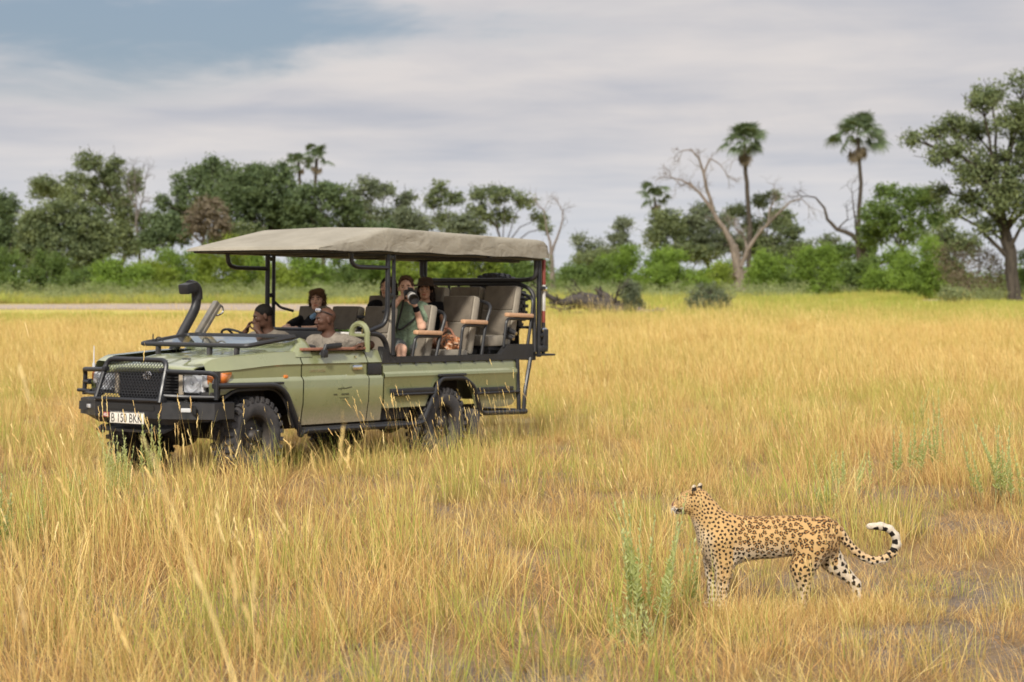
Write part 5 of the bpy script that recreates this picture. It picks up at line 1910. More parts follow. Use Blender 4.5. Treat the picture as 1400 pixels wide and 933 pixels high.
    lipb = is_head & (L[:, 0] > 0.055) & (L[:, 0] < 0.098) & (np.abs(L[:, 2] + 0.050 - 0.06 * (0.09 - L[:, 0])) < 0.0065)
    col[lipb] = (0.012, 0.009, 0.008)
    lipc = is_head & (np.hypot(L[:, 0] - 0.076, L[:, 2] + 0.053) < 0.014)
    col[lipc] = (0.012, 0.009, 0.008)
    ear = (L[:, 2] > 0.060) & (np.abs(L[:, 1]) > 0.030) & (L[:, 0] < -0.02) & (U < 965)
    backear = ear & (nrm @ f < 0.25)
    col[backear & (L[:, 2] < 0.083)] = (0.03, 0.022, 0.016)
    col[ear & (L[:, 2] >= 0.083)] = (0.50, 0.42, 0.30)
    for s in (1, -1):
        d = np.hypot(L[:, 0] - 0.066, (L[:, 2] - 0.020) * 1.3)
        col[is_head & (np.sign(L[:, 1]) == s) & (d < 0.016) & (np.abs(L[:, 1]) > 0.02)] = (0.015, 0.011, 0.009)
    col = col * (1 + 0.10 * np.sin(V[:, 0:1] * 410 + V[:, 2:3] * 530) * np.sin(V[:, 1:2] * 620 + V[:, 2:3] * 230))
    base_pt = at(1040, LEO_D)
    root = empty('leopard', base_pt, (0, 0, 0), 'spotted leopard standing in the grass with its white tipped tail curled up', 'leopard')
    t = NT('leopard_fur')
    a_ = t.node('ShaderNodeAttribute', attribute_name='Col').outputs['Color']
    t.set(Base_Color=a_, Roughness=0.85, Specular_IOR_Level=0.25, Sheen_Weight=0.08, Sheen_Roughness=0.4)
    mp = t.node('ShaderNodeMapping', {0: t.obj()}); mp.inputs['Scale'].default_value = (0.35, 1, 1)
    t.bump(t.noise(420, 4, 0.65, mp.outputs[0]), 0.5, 0.004)
    link('body', np_mesh('leopard_body', V, Q, True, col), root, t.m)
    # short fur: fine hairs lying backwards along the body, coloured like the skin they grow from
    nh = 80000
    fa = np.linalg.norm(fn, axis=1); fa /= fa.sum()
    rgf = np.random.default_rng(8)
    fi = rgf.choice(len(Q), nh, p=fa)
    wts = rgf.dirichlet([1, 1, 1, 1], nh)
    hp = (V[Q[fi]] * wts[:, :, None]).sum(1)
    hc_ = col[Q[fi, 0]]
    hn = nrm[Q[fi, 0]]
    flow = np.where((W[Q[fi, 0]] > 765)[:, None], np.array([0.25, 0, -0.9]), np.array([0.9, 0, -0.25]))
    flow = np.where(is_head[Q[fi, 0]][:, None], -np.tile(f, (nh, 1)), flow)
    hd_ = flow - hn * (flow * hn).sum(1)[:, None] + hn * 0.55 + rgf.normal(0, 0.22, (nh, 3))
    hd_ /= np.linalg.norm(hd_, axis=1)[:, None]
    Lh = rgf.uniform(0.003, 0.007, nh)[:, None] * np.where(is_head[Q[fi, 0]], 0.5, 1.0)[:, None] * np.where(white[Q[fi, 0], 0] > 0.5, 1.5, 1.0)[:, None]
    sd_ = np.cross(hd_, hn); sd_ /= np.linalg.norm(sd_, axis=1)[:, None] + 1e-9
    hv = np.stack([hp - sd_ * 0.0007, hp + sd_ * 0.0007, hp + hd_ * Lh], 1).reshape(-1, 3)
    fur = link('fur', np_mesh('fur', hv, np.arange(nh * 3).reshape(-1, 3), True, np.repeat(np.clip(hc_ * rgf.uniform(0.85, 1.2, (nh, 1)), 0, 1), 3, 0)), root, t.m)
    fur['kind'] = 'stuff'
    eye = pmat('amber_eye', (0.30, 0.22, 0.06), rough=0.08, var=0.1)
    for s in (1, -1):
        o = MB().lathe([(0.0, -0.011), (0.008, -0.008), (0.011, 0), (0.008, 0.008), (0.0, 0.011)], n=14).build('eye', eye, root)
        o.location = H(0.061, s * 0.033, 0.020)
        p = MB().lathe([(0.0, -0.0045), (0.004, -0.003), (0.0045, 0), (0.004, 0.003), (0.0, 0.0045)], n=10).build('pupil', INK, o)
        p.location = MH @ np.array([0.006, s * 0.005, 0.0])
    wh = MB()
    rg2 = random.Random(2)
    for s in (1, -1):
        for i in range(9):
            a0 = H(0.092 + rg2.uniform(-0.01, 0.01), s * 0.034, -0.030 + rg2.uniform(-0.012, 0.010))
            a1 = a0 + MH @ np.array([rg2.uniform(-0.01, 0.03), s * 0.05, rg2.uniform(-0.03, 0.02)])
            a2 = a1 + MH @ np.array([-0.02, s * 0.04, -0.02])
            wh.tube([a0, a1, a2], [0.0008, 0.0003], 4)
    w_ = wh.build('whisker', WHITE, root, whole=True); w_['kind'] = 'stuff'
    return len(V)


leopard()

# ================================================================== TREES, BUSHES, PALMS, DEAD WOOD
def leaf_mat(name, dark, light, trans=0.35, rough=0.6):
    t = NT(name)
    a = t.node('ShaderNodeAttribute', attribute_name='Col').outputs['Color']
    r = t.node('ShaderNodeSeparateColor', {0: a}).outputs[0]
    n = t.noise(0.9, 3, 0.6, t.obj())
    f = t.math('ADD', t.math('MULTIPLY', r, 0.65), t.math('MULTIPLY', n, 0.35))
    c = t.ramp(f, [(0.2, dark), (0.8, light)])
    t.set(Base_Color=c, Roughness=rough, Specular_IOR_Level=0.3)
    tr = t.node('ShaderNodeBsdfTranslucent', {'Color': t.mix(1.0, c, (1.25, 1.2, 0.75), 'MULTIPLY')})
    mx = t.node('ShaderNodeMixShader', {0: trans, 1: t.b.outputs[0], 2: tr.outputs[0]})
    t.l.new(mx.outputs[0], t.out.inputs[0])
    return t.m


def bark_mat(name, a, b):
    t = NT(name)
    mp = t.node('ShaderNodeMapping', {0: t.obj()}); mp.inputs['Scale'].default_value = (1, 1, 0.25)
    n = t.noise(5, 7, 0.7, mp.outputs[0])
    t.set(Base_Color=t.ramp(n, [(0.3, a), (0.7, b)]), Roughness=0.95, Specular_IOR_Level=0.15)
    t.bump(n, 0.9, 0.05)
    return t.m


L_DEEP = leaf_mat('deep_green_leaf', (0.05, 0.082, 0.036), (0.15, 0.2, 0.082), 0.3)  # far tree leaf tones lightened and greyed, haze put into the colour
L_OLIVE = leaf_mat('olive_leaf', (0.068, 0.098, 0.045), (0.2, 0.235, 0.1), 0.3)
L_GREY = leaf_mat('grey_green_leaf', (0.075, 0.099, 0.060), (0.188, 0.217, 0.120), 0.3)
L_BRIGHT = leaf_mat('bright_green_leaf', (0.088, 0.15, 0.026), (0.265, 0.385, 0.066), 0.45)
L_YELLOW = leaf_mat('yellow_green_leaf', (0.115, 0.165, 0.022), (0.31, 0.39, 0.062), 0.45)
L_MID = leaf_mat('mid_green_leaf', (0.06, 0.105, 0.028), (0.18, 0.255, 0.062), 0.4)
L_BROWN = leaf_mat('dry_brown_leaf', (0.098, 0.078, 0.052), (0.221, 0.182, 0.124), 0.25)
L_SAGE = leaf_mat('pale_sage_leaf', (0.150, 0.185, 0.085), (0.330, 0.375, 0.180), 0.35)
L_PALM = leaf_mat('palm_leaf', (0.041, 0.068, 0.035), (0.128, 0.169, 0.081), 0.25, 0.45)
L_PALMD = leaf_mat('dead_palm_leaf', (0.084, 0.066, 0.043), (0.192, 0.156, 0.102), 0.2)
B_DARK = bark_mat('dark_bark', (0.030, 0.026, 0.022), (0.090, 0.076, 0.062))
B_PALE = bark_mat('bleached_wood', (0.095, 0.080, 0.069), (0.255, 0.212, 0.180))
B_GREY = bark_mat('grey_dead_wood', (0.075, 0.064, 0.056), (0.200, 0.175, 0.155))


B_FALL = bark_mat('weathered_dark_wood', (0.030, 0.026, 0.023), (0.095, 0.082, 0.073))


def leaf_cloud(puffs, size, rg, aspect=0.5):
    """puffs: (centre, radius, leaves) -> verts, quads, shade value per vertex"""
    V, C = [], []
    for c, r, n in puffs:
        d = rg.normal(size=(n, 3)); g = d * r * 0.62; d /= np.linalg.norm(d, axis=1)[:, None]
        p = np.array(c) + g * np.array([1, 1, 0.75])
        nn = d * 0.7 + rg.normal(size=(n, 3)) * 0.8 + np.array([0, 0, 0.5])
        nn /= np.linalg.norm(nn, axis=1)[:, None]
        a = np.cross(nn, rg.normal(size=(n, 3))); a /= np.linalg.norm(a, axis=1)[:, None]
        b = np.cross(nn, a)
        s = size * rg.uniform(0.6, 1.3, n)[:, None]
        q = np.stack([p + a * s * 0.5, p + b * s * aspect * 0.5 + nn * s * 0.08, p - a * s * 0.5, p - b * s * aspect * 0.5 + nn * s * 0.08], 1)
        V.append(q.reshape(-1, 3))
        C.append(np.repeat(np.clip(rg.normal(0.5, 0.16) + rg.normal(0, 0.14, n), 0, 1), 4))
    V = np.concatenate(V); C = np.concatenate(C)
    return V, np.arange(len(V)).reshape(-1, 4), np.repeat(C[:, None], 3, 1)


def limb(mb, pts, r0, r1, rg, n=6, wob=0.0):
    P = [Vector(p) for p in pts]
    out = []
    for a, b in zip(P, P[1:]):
        k = max(2, int((b - a).length / 0.8))
        for i in range(k): out.append(a.lerp(b, i / k) + Vector(rg.normal(0, wob, 3)))
    out.append(P[-1])
    rr = [r0 + (r1 - r0) * (i / (len(out) - 1)) ** 0.8 for i in range(len(out))]
    mb.tube(out, rr, n)


def tree(name, label, u, D, clumps, leaf, r=0.16, bark=None, size=0.25, fill=1.0, cat='tree', group=None, depth=0.8, lean=None, fork=0.45, seed=1, puff=0.42, leaves=46):
    rg = np.random.default_rng(seed + int(u) * 7)
    base = at(u, D)
    s = F_PX / D
    root = empty(name, base, (0, 0, 0), label, cat, group)
    cs = []
    wmax = max(c[0] for c in clumps) - min(c[0] for c in clumps)
    for cu, cv, ru, rv in clumps:
        p = px(cu, cv, D) - base
        p.y += rg.uniform(-1, 1) * depth * wmax / s * 0.32
        cs.append((np.array(p), 1.12 * ru / s, 1.15 * rv / s))
    tr = MB()
    top = max(c[0][2] for c in cs)
    mx = np.mean([c[0][0] for c in cs])
    fk = Vector((mx * 0.35, 0, top * fork))
    if lean: fk = Vector((lean[0], 0, lean[1]))
    limb(tr, [(0, 0, -0.3), (fk.x * 0.35, 0, fk.z * 0.5), fk], r * 1.15, r * 0.8, rg, 8, r * 0.15)
    tr.tube([(0, 0, -0.3), (0, 0, 0.35)], [r * 1.9, r * 1.1], 8)
    order = sorted(cs, key=lambda c: c[0][2])
    for c, ru, rv in order:
        st = fk * float(min(1.0, max(0.35, (c[2] - rv) / max(fk.z, 0.1) * 0.8)))
        if c[2] < fk.z: st = fk * max(0.2, float(c[2] / fk.z) * 0.5)
        e = Vector(c); m = st.lerp(e, 0.5) + Vector((rg.normal(0, 0.2), rg.normal(0, 0.2), 0.12 * (e - st).length))
        limb(tr, [st, m, e], r * 0.42, r * 0.12, rg, 6, 0.03)
        for k in range(3):
            d = Vector((rg.normal() * ru * 0.7, rg.normal() * ru * 0.6, abs(rg.normal()) * rv * 0.7))
            limb(tr, [m.lerp(e, 0.6), e + d], r * 0.14, 0.012, rg, 4, 0.03)
    trunk = tr.build('trunk', bark or B_DARK, root, whole=True)
    puffs = []
    for c, ru, rv in cs:
        n = int(max(7, fill * 5.5 * (ru * rv) / (puff * puff)))
        for i in range(n):
            d = rg.normal(size=3); d /= np.linalg.norm(d)
            q = rg.uniform(0.2, 1.25) ** 0.6
            pr = puff * rg.uniform(0.5, 1.35)
            off = d * np.array([max(ru - pr * 0.6, 0.1), max(ru - pr * 0.6, 0.1) * 0.9, max(rv - pr * 0.5, 0.1)]) * q
            cc = c + off
            if cc[2] < 0.15: cc[2] = 0.15 + rg.uniform(0, 0.3)
            puffs.append((cc, pr, int(leaves * rg.uniform(0.6, 1.2))))
    V, Q, C = leaf_cloud(puffs, size, rg)
    cr = link('crown', np_mesh('crown', V, Q, False, C), root, leaf)
    return root


TG = 'trees along the far edge of the clearing'
tree('broadleaf_tree', 'dark tree cut off by the left edge of the picture', 2, 150, [(-6, 310, 28, 40), (9, 285, 15, 18), (-10, 355, 25, 35), (10, 335, 14, 25)], L_DEEP, 0.2, group=TG)
tree('broadleaf_tree', 'rounded olive green tree with drooping crown behind the track at far left', 85, 140, [(85, 296, 36, 26), (55, 320, 28, 33), (118, 318, 34, 36), (85, 345, 48, 34), (40, 350, 20, 28), (132, 345, 18, 26)], L_OLIVE, 0.2, group=TG, fork=0.3)
tree('broadleaf_tree', 'tall uneven tree with separate leaf clumps, highest above the left bushes', 160, 165, [(128, 225, 18, 14), (152, 232, 16, 20), (176, 248, 12, 18), (140, 262, 24, 24), (166, 282, 18, 20), (100, 245, 20, 11), (62, 250, 18, 11), (75, 262, 16, 9), (105, 268, 20, 14), (188, 302, 12, 16), (44, 262, 12, 8)], L_OLIVE, 0.2, group=TG, lean=(1.2, 5.2))
tree('broadleaf_tree', 'tall wide tree with high dark green crown left of the canopy tip', 288, 158, [(288, 228, 22, 13), (265, 245, 25, 17), (310, 245, 24, 19), (250, 264, 15, 17), (290, 272, 30, 24), (245, 292, 13, 14), (222, 277, 13, 11), (215, 302, 15, 13)], L_DEEP, 0.22, group=TG)
tree('broadleaf_tree', 'half dry brownish tree before the dark green crowns', 282, 146, [(284, 290, 22, 20), (300, 310, 18, 16), (268, 308, 16, 16)], L_BROWN, 0.14, group=TG, fill=0.8)
tree('broadleaf_tree', 'dense dark green tree rising behind the canopy front slope', 352, 152, [(345, 240, 30, 15), (330, 268, 32, 26), (370, 262, 34, 30), (355, 300, 44, 28), (388, 238, 14, 13), (395, 285, 22, 26)], L_DEEP, 0.24, group=TG, fill=1.2)
tree('broadleaf_tree', 'dark green tree below the pair of small palms', 440, 150, [(440, 260, 24, 13), (415, 277, 24, 21), (460, 272, 20, 20), (430, 305, 34, 24), (480, 287, 16, 18)], L_DEEP, 0.2, group=TG)
tree('broadleaf_tree', 'loose grey green tree with thin top behind the middle of the canopy', 520, 156, [(500, 253, 18, 12), (525, 263, 17, 12), (548, 276, 13, 12), (495, 286, 22, 20), (530, 297, 20, 15), (561, 268, 9, 9), (482, 262, 10, 9)], L_GREY, 0.17, group=TG, fill=0.75)
tree('broadleaf_tree', 'slim airy tree with sky on both sides behind the canopy', 606, 156, [(604, 258, 15, 11), (590, 276, 13, 12), (619, 273, 15, 12), (605, 300, 18, 13)], L_OLIVE, 0.14, group=TG, fill=0.75)
tree('broadleaf_tree', 'airy spreading tree of small leaf clumps behind the rear of the canopy', 684, 156, [(660, 262, 17, 11), (690, 268, 19, 12), (716, 276, 16, 12), (650, 286, 15, 11), (680, 297, 24, 12), (738, 296, 12, 9), (746, 311, 10, 8)], L_OLIVE, 0.16, group=TG, fill=0.8)
tree('broadleaf_tree', 'small grey leafed tree right of the pale dead tree', 804, 185, [(792, 332, 13, 11), (815, 340, 14, 11), (800, 352, 16, 10)], L_GREY, 0.12, group=TG, fill=0.7)
tree('broadleaf_tree', 'small slender grey green tree standing apart left of the smallest palm', 850, 180, [(850, 305, 13, 11), (847, 326, 16, 14), (858, 342, 14, 10)], L_GREY, 0.13, group=TG, fill=0.8)
tree('broadleaf_tree', 'olive brown tree under the smallest palm', 915, 174, [(912, 300, 22, 15), (903, 325, 22, 17), (934, 330, 18, 14), (925, 310, 16, 14)], L_OLIVE, 0.16, group=TG)
tree('broadleaf_tree', 'grey green tree tangled with the big bleached dead tree', 968, 174, [(962, 287, 15, 11), (985, 306, 18, 13), (955, 315, 20, 17), (975, 332, 24, 16), (1000, 330, 20, 16), (945, 300, 14, 12)], L_GREY, 0.15, group=TG, fill=1.0)
tree('broadleaf_tree', 'sparse green tree around the trunk of the taller middle palm', 1046, 176, [(1040, 276, 11, 9), (1060, 301, 17, 11), (1030, 311, 16, 14), (1075, 316, 17, 13), (1050, 336, 25, 15), (1095, 336, 15, 11), (1058, 268, 9, 7), (1008, 290, 15, 11), (1030, 335, 22, 18), (1070, 295, 16, 12)], L_OLIVE, 0.18, group=TG, fill=1.1)
tree('broadleaf_tree', 'small pale green tree between the two dead trees', 1122, 176, [(1130, 330, 16, 11), (1110, 345, 17, 11)], L_GREY, 0.12, group=TG, fill=0.7)
tree('broadleaf_tree', 'full green tree right behind the right hand palm', 1232, 160, [(1215, 262, 17, 11), (1245, 275, 23, 17), (1200, 290, 25, 20), (1266, 271, 17, 15), (1235, 310, 34, 23), (1195, 320, 20, 20), (1282, 300, 15, 17)], L_MID, 0.22, group=TG)
tree('broadleaf_tree', 'largest tree with tall open crown at the right edge', 1388, 115, [(1365, 122, 25, 15), (1395, 118, 22, 16), (1335, 141, 21, 15), (1308, 166, 19, 15), (1285, 179, 17, 11), (1259, 188, 17, 11), (1340, 175, 26, 22), (1385, 165, 32, 26), (1300, 206, 20, 16), (1275, 216, 14, 12), (1350, 225, 32, 26), (1395, 225, 30, 34), (1310, 241, 18, 16), (1290, 261, 14, 15), (1370, 270, 32, 24), (1325, 276, 22, 20), (1407, 290, 24, 28), (1350, 310, 18, 12), (1300, 291, 12, 12), (1420, 190, 30, 40), (1445, 250, 30, 40)], L_OLIVE, 0.36, group=TG, fill=1.0, lean=(-0.9, 5.6), size=0.22, puff=0.42)

# ---- lower trees that close the gaps between the tall ones
for a_ in [
    ('low leafy tree in the gap right of the left edge tree', 32, 156, [(30, 322, 22, 20), (22, 345, 20, 20), (42, 300, 12, 10)], L_DEEP),
    ('dark low tree under the tallest uneven left tree', 150, 158, [(148, 325, 24, 20), (128, 338, 18, 16), (170, 318, 16, 16), (180, 340, 16, 14)], L_OLIVE),
    ('low dark green tree between bare snag and the half dry brown tree', 228, 152, [(225, 318, 24, 20), (208, 330, 16, 16), (245, 318, 18, 20), (236, 300, 14, 10)], L_DEEP),
    ('low dark green tree right of the half dry brown tree', 322, 150, [(318, 325, 26, 20), (300, 332, 20, 14), (342, 325, 18, 18)], L_OLIVE),
    ('low olive tree behind the crest of the canopy', 400, 154, [(398, 318, 26, 20), (380, 328, 18, 16), (420, 326, 20, 16)], L_OLIVE),
    ('low green tree behind the near roof post top', 500, 152, [(498, 318, 26, 16), (478, 312, 18, 16), (520, 318, 20, 16)], L_DEEP),
    ('low grey green tree between the two airy trees', 560, 154, [(558, 300, 20, 16), (575, 312, 20, 14), (545, 312, 16, 14)], L_GREY),
    ('low grey green tree between slim airy tree and spreading tree', 636, 154, [(634, 305, 18, 14), (650, 312, 16, 12), (620, 314, 14, 10)], L_GREY),
    ('low olive tree between the vehicle and the small slender tree', 828, 178, [(826, 350, 24, 12), (800, 356, 20, 10)], L_OLIVE),
    ('low green tree behind the bush left of the bleached dead tree', 940, 172, [(938, 345, 24, 12), (965, 348, 22, 12), (915, 348, 18, 10)], L_OLIVE),
    ('low olive tree filling the space right of the bleached dead tree', 1080, 174, [(1078, 345, 24, 14), (1100, 352, 22, 12), (1050, 352, 18, 12)], L_OLIVE),
    ('low dark tree behind the crooked dark dead tree', 1160, 172, [(1158, 345, 22, 12), (1140, 350, 18, 12), (1185, 345, 16, 14)], L_MID),
    ('low dark tree between the full green tree and the brown thicket', 1300, 150, [(1295, 325, 20, 16), (1318, 335, 20, 14), (1280, 335, 16, 14)], L_OLIVE)]:
    tree('broadleaf_tree', *a_, 0.13, group=TG, fill=1.1, fork=0.3)

# ---- bushes
BG = 'bushes in front of the far trees'
BUSHES = [
    ('dull green bush at the left edge of the clearing', 22, 132, 26, 42, L_MID), ('dark green bush under the drooping olive tree', 62, 134, 30, 40, L_MID),
    ('broad mid green bush right of the drooping olive tree', 108, 132, 32, 44, L_MID), ('yellow green bush below the tallest left tree', 165, 128, 34, 52, L_BRIGHT),
    ('bright green bush left of the snorkel', 210, 130, 30, 50, L_YELLOW), ('leafy bush directly above the snorkel', 252, 132, 28, 46, L_BRIGHT),
    ('yellow green bush between snorkel and far roof post', 300, 130, 32, 58, L_YELLOW), ('green bush behind the far roof post', 346, 134, 28, 52, L_BRIGHT),
    ('bright bush right of the far roof post', 388, 130, 28, 48, L_YELLOW), ('green bush above the head of the boy', 432, 132, 30, 52, L_BRIGHT),
    ('bushy green shrub seen above the empty front seats', 478, 130, 28, 54, L_MID), ('green bush behind the near roof post', 522, 132, 28, 54, L_BRIGHT),
    ('bright bush above the man with the camera', 566, 130, 26, 54, L_YELLOW), ('bright bush above the woman in the hat', 606, 132, 28, 54, L_BRIGHT),
    ('yellow green bush seen through the rear roof frame', 648, 130, 30, 56, L_YELLOW), ('green bush above the spare wheel', 692, 132, 26, 52, L_BRIGHT),
    ('low green bush by the red and white jack', 728, 130, 24, 48, L_MID), ('rounded dark green bush right of the vehicle', 796, 138, 36, 48, L_MID),
    ('bright green bush left of the smallest palm', 848, 142, 26, 50, L_BRIGHT), ('light green bush below the smallest palm', 888, 140, 30, 52, L_BRIGHT),
    ('bright bush left of the bleached dead tree', 934, 138, 32, 54, L_BRIGHT), ('bright bush touching the bleached dead trunk', 970, 142, 26, 48, L_YELLOW),
    ('green bush right of the bleached dead trunk', 1044, 140, 26, 54, L_BRIGHT), ('small green bush between the two dead trees', 1082, 144, 26, 44, L_MID),
    ('mid green bush left of the dark forked dead tree', 1122, 140, 30, 48, L_BRIGHT), ('green bush behind the dark forked dead tree', 1166, 142, 28, 46, L_MID),
    ('green bush right of the taller right hand palm trunk', 1214, 138, 28, 46, L_BRIGHT), ('tall bright green bush left of the brown thicket', 1252, 134, 30, 58, L_BRIGHT),
    ('green bush half behind the brown thicket', 1290, 138, 22, 58, L_MID), ('small green bush beside the largest tree trunk', 1412, 124, 24, 48, L_MID)]
for i_, (lab_, u_, D_, w_, h_, m_) in enumerate(BUSHES):
    gv = HOR + F_PX * (CAM_H - float(ground_z((u_ - 700) * D_ / F_PX, D_))) / D_
    rg_ = np.random.default_rng(50 + i_)
    h_ *= rg_.uniform(1.0, 1.5); w_ *= rg_.uniform(1.05, 1.3)
    cl = [(u_, gv - h_ * 0.35, w_ * 0.95, h_ * 0.36)]
    for k in range(5):
        cl.append((u_ + rg_.uniform(-0.75, 0.75) * w_, gv - h_ * rg_.uniform(0.45, 0.92), w_ * rg_.uniform(0.3, 0.5), h_ * rg_.uniform(0.16, 0.26)))
    tree('bush', lab_, u_, D_, cl, m_, 0.07, size=0.16, fill=1.0, cat='bush', group=BG, seed=90 + i_, fork=0.3, puff=0.36, leaves=50)
tree('thicket', 'brown leafless looking thicket beside the largest tree', 1322, 117, [(1298, 355, 24, 22), (1340, 358, 30, 24), (1322, 385, 40, 18), (1365, 375, 16, 24)], L_BROWN, 0.08, size=0.13, fill=0.9, cat='bush', seed=5, fork=0.4, leaves=40)
tree('shrub', 'dark upright shrub right of the fallen tree', 862, 86, [(862, 408, 14, 17), (856, 424, 16, 10), (868, 396, 8, 8), (872, 420, 12, 12), (860, 390, 9, 8)], L_GREY, 0.035, size=0.09, fill=1.3, cat='shrub', seed=6, puff=0.2, leaves=60, fork=0.3)
tree('shrub', 'low spiky shrub with grey twigs alone in the yellow grass', 968, 85, [(966, 419, 24, 15), (986, 411, 15, 17), (950, 414, 13, 13), (970, 400, 20, 12)], L_GREY, 0.035, size=0.085, fill=1.1, cat='shrub', seed=7, puff=0.2, leaves=56, fork=0.3)
tree('shrub', 'pale green low shrub on the sandy edge near the largest tree', 1304, 110, [(1304, 405, 20, 9), (1295, 400, 10, 8), (1318, 402, 10, 8)], L_SAGE, 0.03, size=0.10, fill=1.3, cat='shrub', seed=8, puff=0.24, leaves=60, fork=0.3)


# ---- palms
def frond_mesh(name, seed, pet):
    """a stalk and a fan of stiff pointed segments, drooping at their tips"""
    rg = np.random.default_rng(seed)
    V, Q, C = [], [], []
    def quad(a, b, c, d, s):
        k = len(V); V.extend([a, b, c, d]); Q.append((k, k + 1, k + 2, k + 3)); C.extend([s] * 4)
    n = 6
    for i in range(n):
        x0, x1 = pet * i / n, pet * (i + 1) / n
        quad((x0, -0.010, -0.12 * x0 * x0), (x0, 0.010, -0.12 * x0 * x0), (x1, 0.010, -0.12 * x1 * x1), (x1, -0.010, -0.12 * x1 * x1), 0.7)
    for k, a in enumerate(np.linspace(-2.1, 2.1, 21)):
        L = 0.40 * (1 - 0.10 * abs(a)) * rg.uniform(0.85, 1.12)
        d = np.array([math.cos(a), math.sin(a), 0.0]); w = np.array([-math.sin(a), math.cos(a), 0]) * 0.024
        s = rg.uniform(0.25, 0.85); o = np.array([pet, 0, -0.12 * pet * pet])
        up = 0.16 * abs(math.sin(a * 0.5))
        pts = [o, o + d * L * 0.45 + np.array([0, 0, up * 0.5]), o + d * L * 0.8 + np.array([0, 0, up * 0.4 - 0.05]), o + d * L + np.array([0, 0, up * 0.1 - 0.14])]
        ws = [0.3, 1.0, 0.6, 0.06]
        for (p, q, wa, wb) in zip(pts, pts[1:], ws, ws[1:]):
            for sg in (1, -1):
                quad(p, p + w * wa * sg + np.array([0, 0, 0.012 * wa]), q + w * wb * sg + np.array([0, 0, 0.012 * wb]), q, s)
    return np_mesh(name, np.array(V), np.array(Q), False, np.repeat(np.array(C)[:, None], 3, 1))


FROND = [frond_mesh('frond', i, p) for i, p in enumerate((0.22, 0.40, 0.56, 0.62))]
FROND_D = []
for m_ in FROND:
    FROND_D.append(m_.copy()); FROND_D[-1].materials.append(L_PALMD); m_.materials.append(L_PALM)


def palm(label, D, path, r_px, tr=0.16, n=22, nd=5, seed=1):
    rg = np.random.default_rng(seed)
    s = F_PX / D
    base = at(path[-1][0], D)
    root = empty('fan_palm', base, (0, 0, 0), label, 'palm', 'fan palms rising above the trees')
    pts = [px(u, v, D) - base for u, v in path]
    pts[-1].z = -0.3
    mb = MB()
    limb(mb, pts[::-1], tr * 1.25, tr * 0.8, rg, 9, 0.02)
    mb.build('trunk', B_DARK, root, whole=True)
    top = pts[0]
    Rm = r_px / s * 1.16
    for i in range(n + nd):
        dead = i >= n
        f = (i + 0.5) / n
        k = 3 if dead else (0 if f < 0.22 else int(rg.integers(0, 3)) if f < 0.5 else int(rg.integers(1, 4)))
        o = bpy.data.objects.new('dead_frond' if dead else 'frond', (FROND_D if dead else FROND)[k]); COL.objects.link(o); o.parent = root
        az = i * 2.39996 + rg.uniform(-0.35, 0.35)
        el = R(rg.uniform(-82, -60)) if dead else R(82 - 122 * f + rg.uniform(-10, 10))
        sc = Rm * rg.uniform(0.9, 1.08) * (0.75 if dead else 1)
        o.scale = (sc, sc, sc)
        o.location = top + Vector((0, 0, Rm * 0.14 + rg.uniform(-0.25, 0.1) - (Rm * 0.16 if dead else 0)))
        o.rotation_euler = (Matrix.Rotation(az, 3, 'Z') @ Matrix.Rotation(-el, 3, 'Y') @ Matrix.Rotation(rg.uniform(-1.0, 1.0), 3, 'X')).to_euler()
    return root


palm('tall fan palm with full crown beside the bleached dead tree', 170, [(1018, 196), (1021, 250), (1025, 310), (1022, 405)], 38, 0.20, seed=3)
palm('tallest fan palm with slender trunk left of the full green tree', 168, [(1173, 188), (1177, 250), (1172, 330), (1178, 400)], 42, 0.18, seed=4)
palm('smallest fan palm far left of the dead tree, its crown just above the olive tree', 182, [(895, 270), (899, 330), (900, 405)], 24, 0.14, n=18, nd=4, seed=5)
palm('small fan palm above the dark trees, right one of a pair', 168, [(433, 217), (430, 270), (428, 405)], 23, 0.16, n=18, nd=3, seed=6)
palm('small fan palm above the dark trees, left and lower one of a pair', 172, [(408, 222), (412, 280), (414, 405)], 19, 0.14, n=16, nd=3, seed=7)


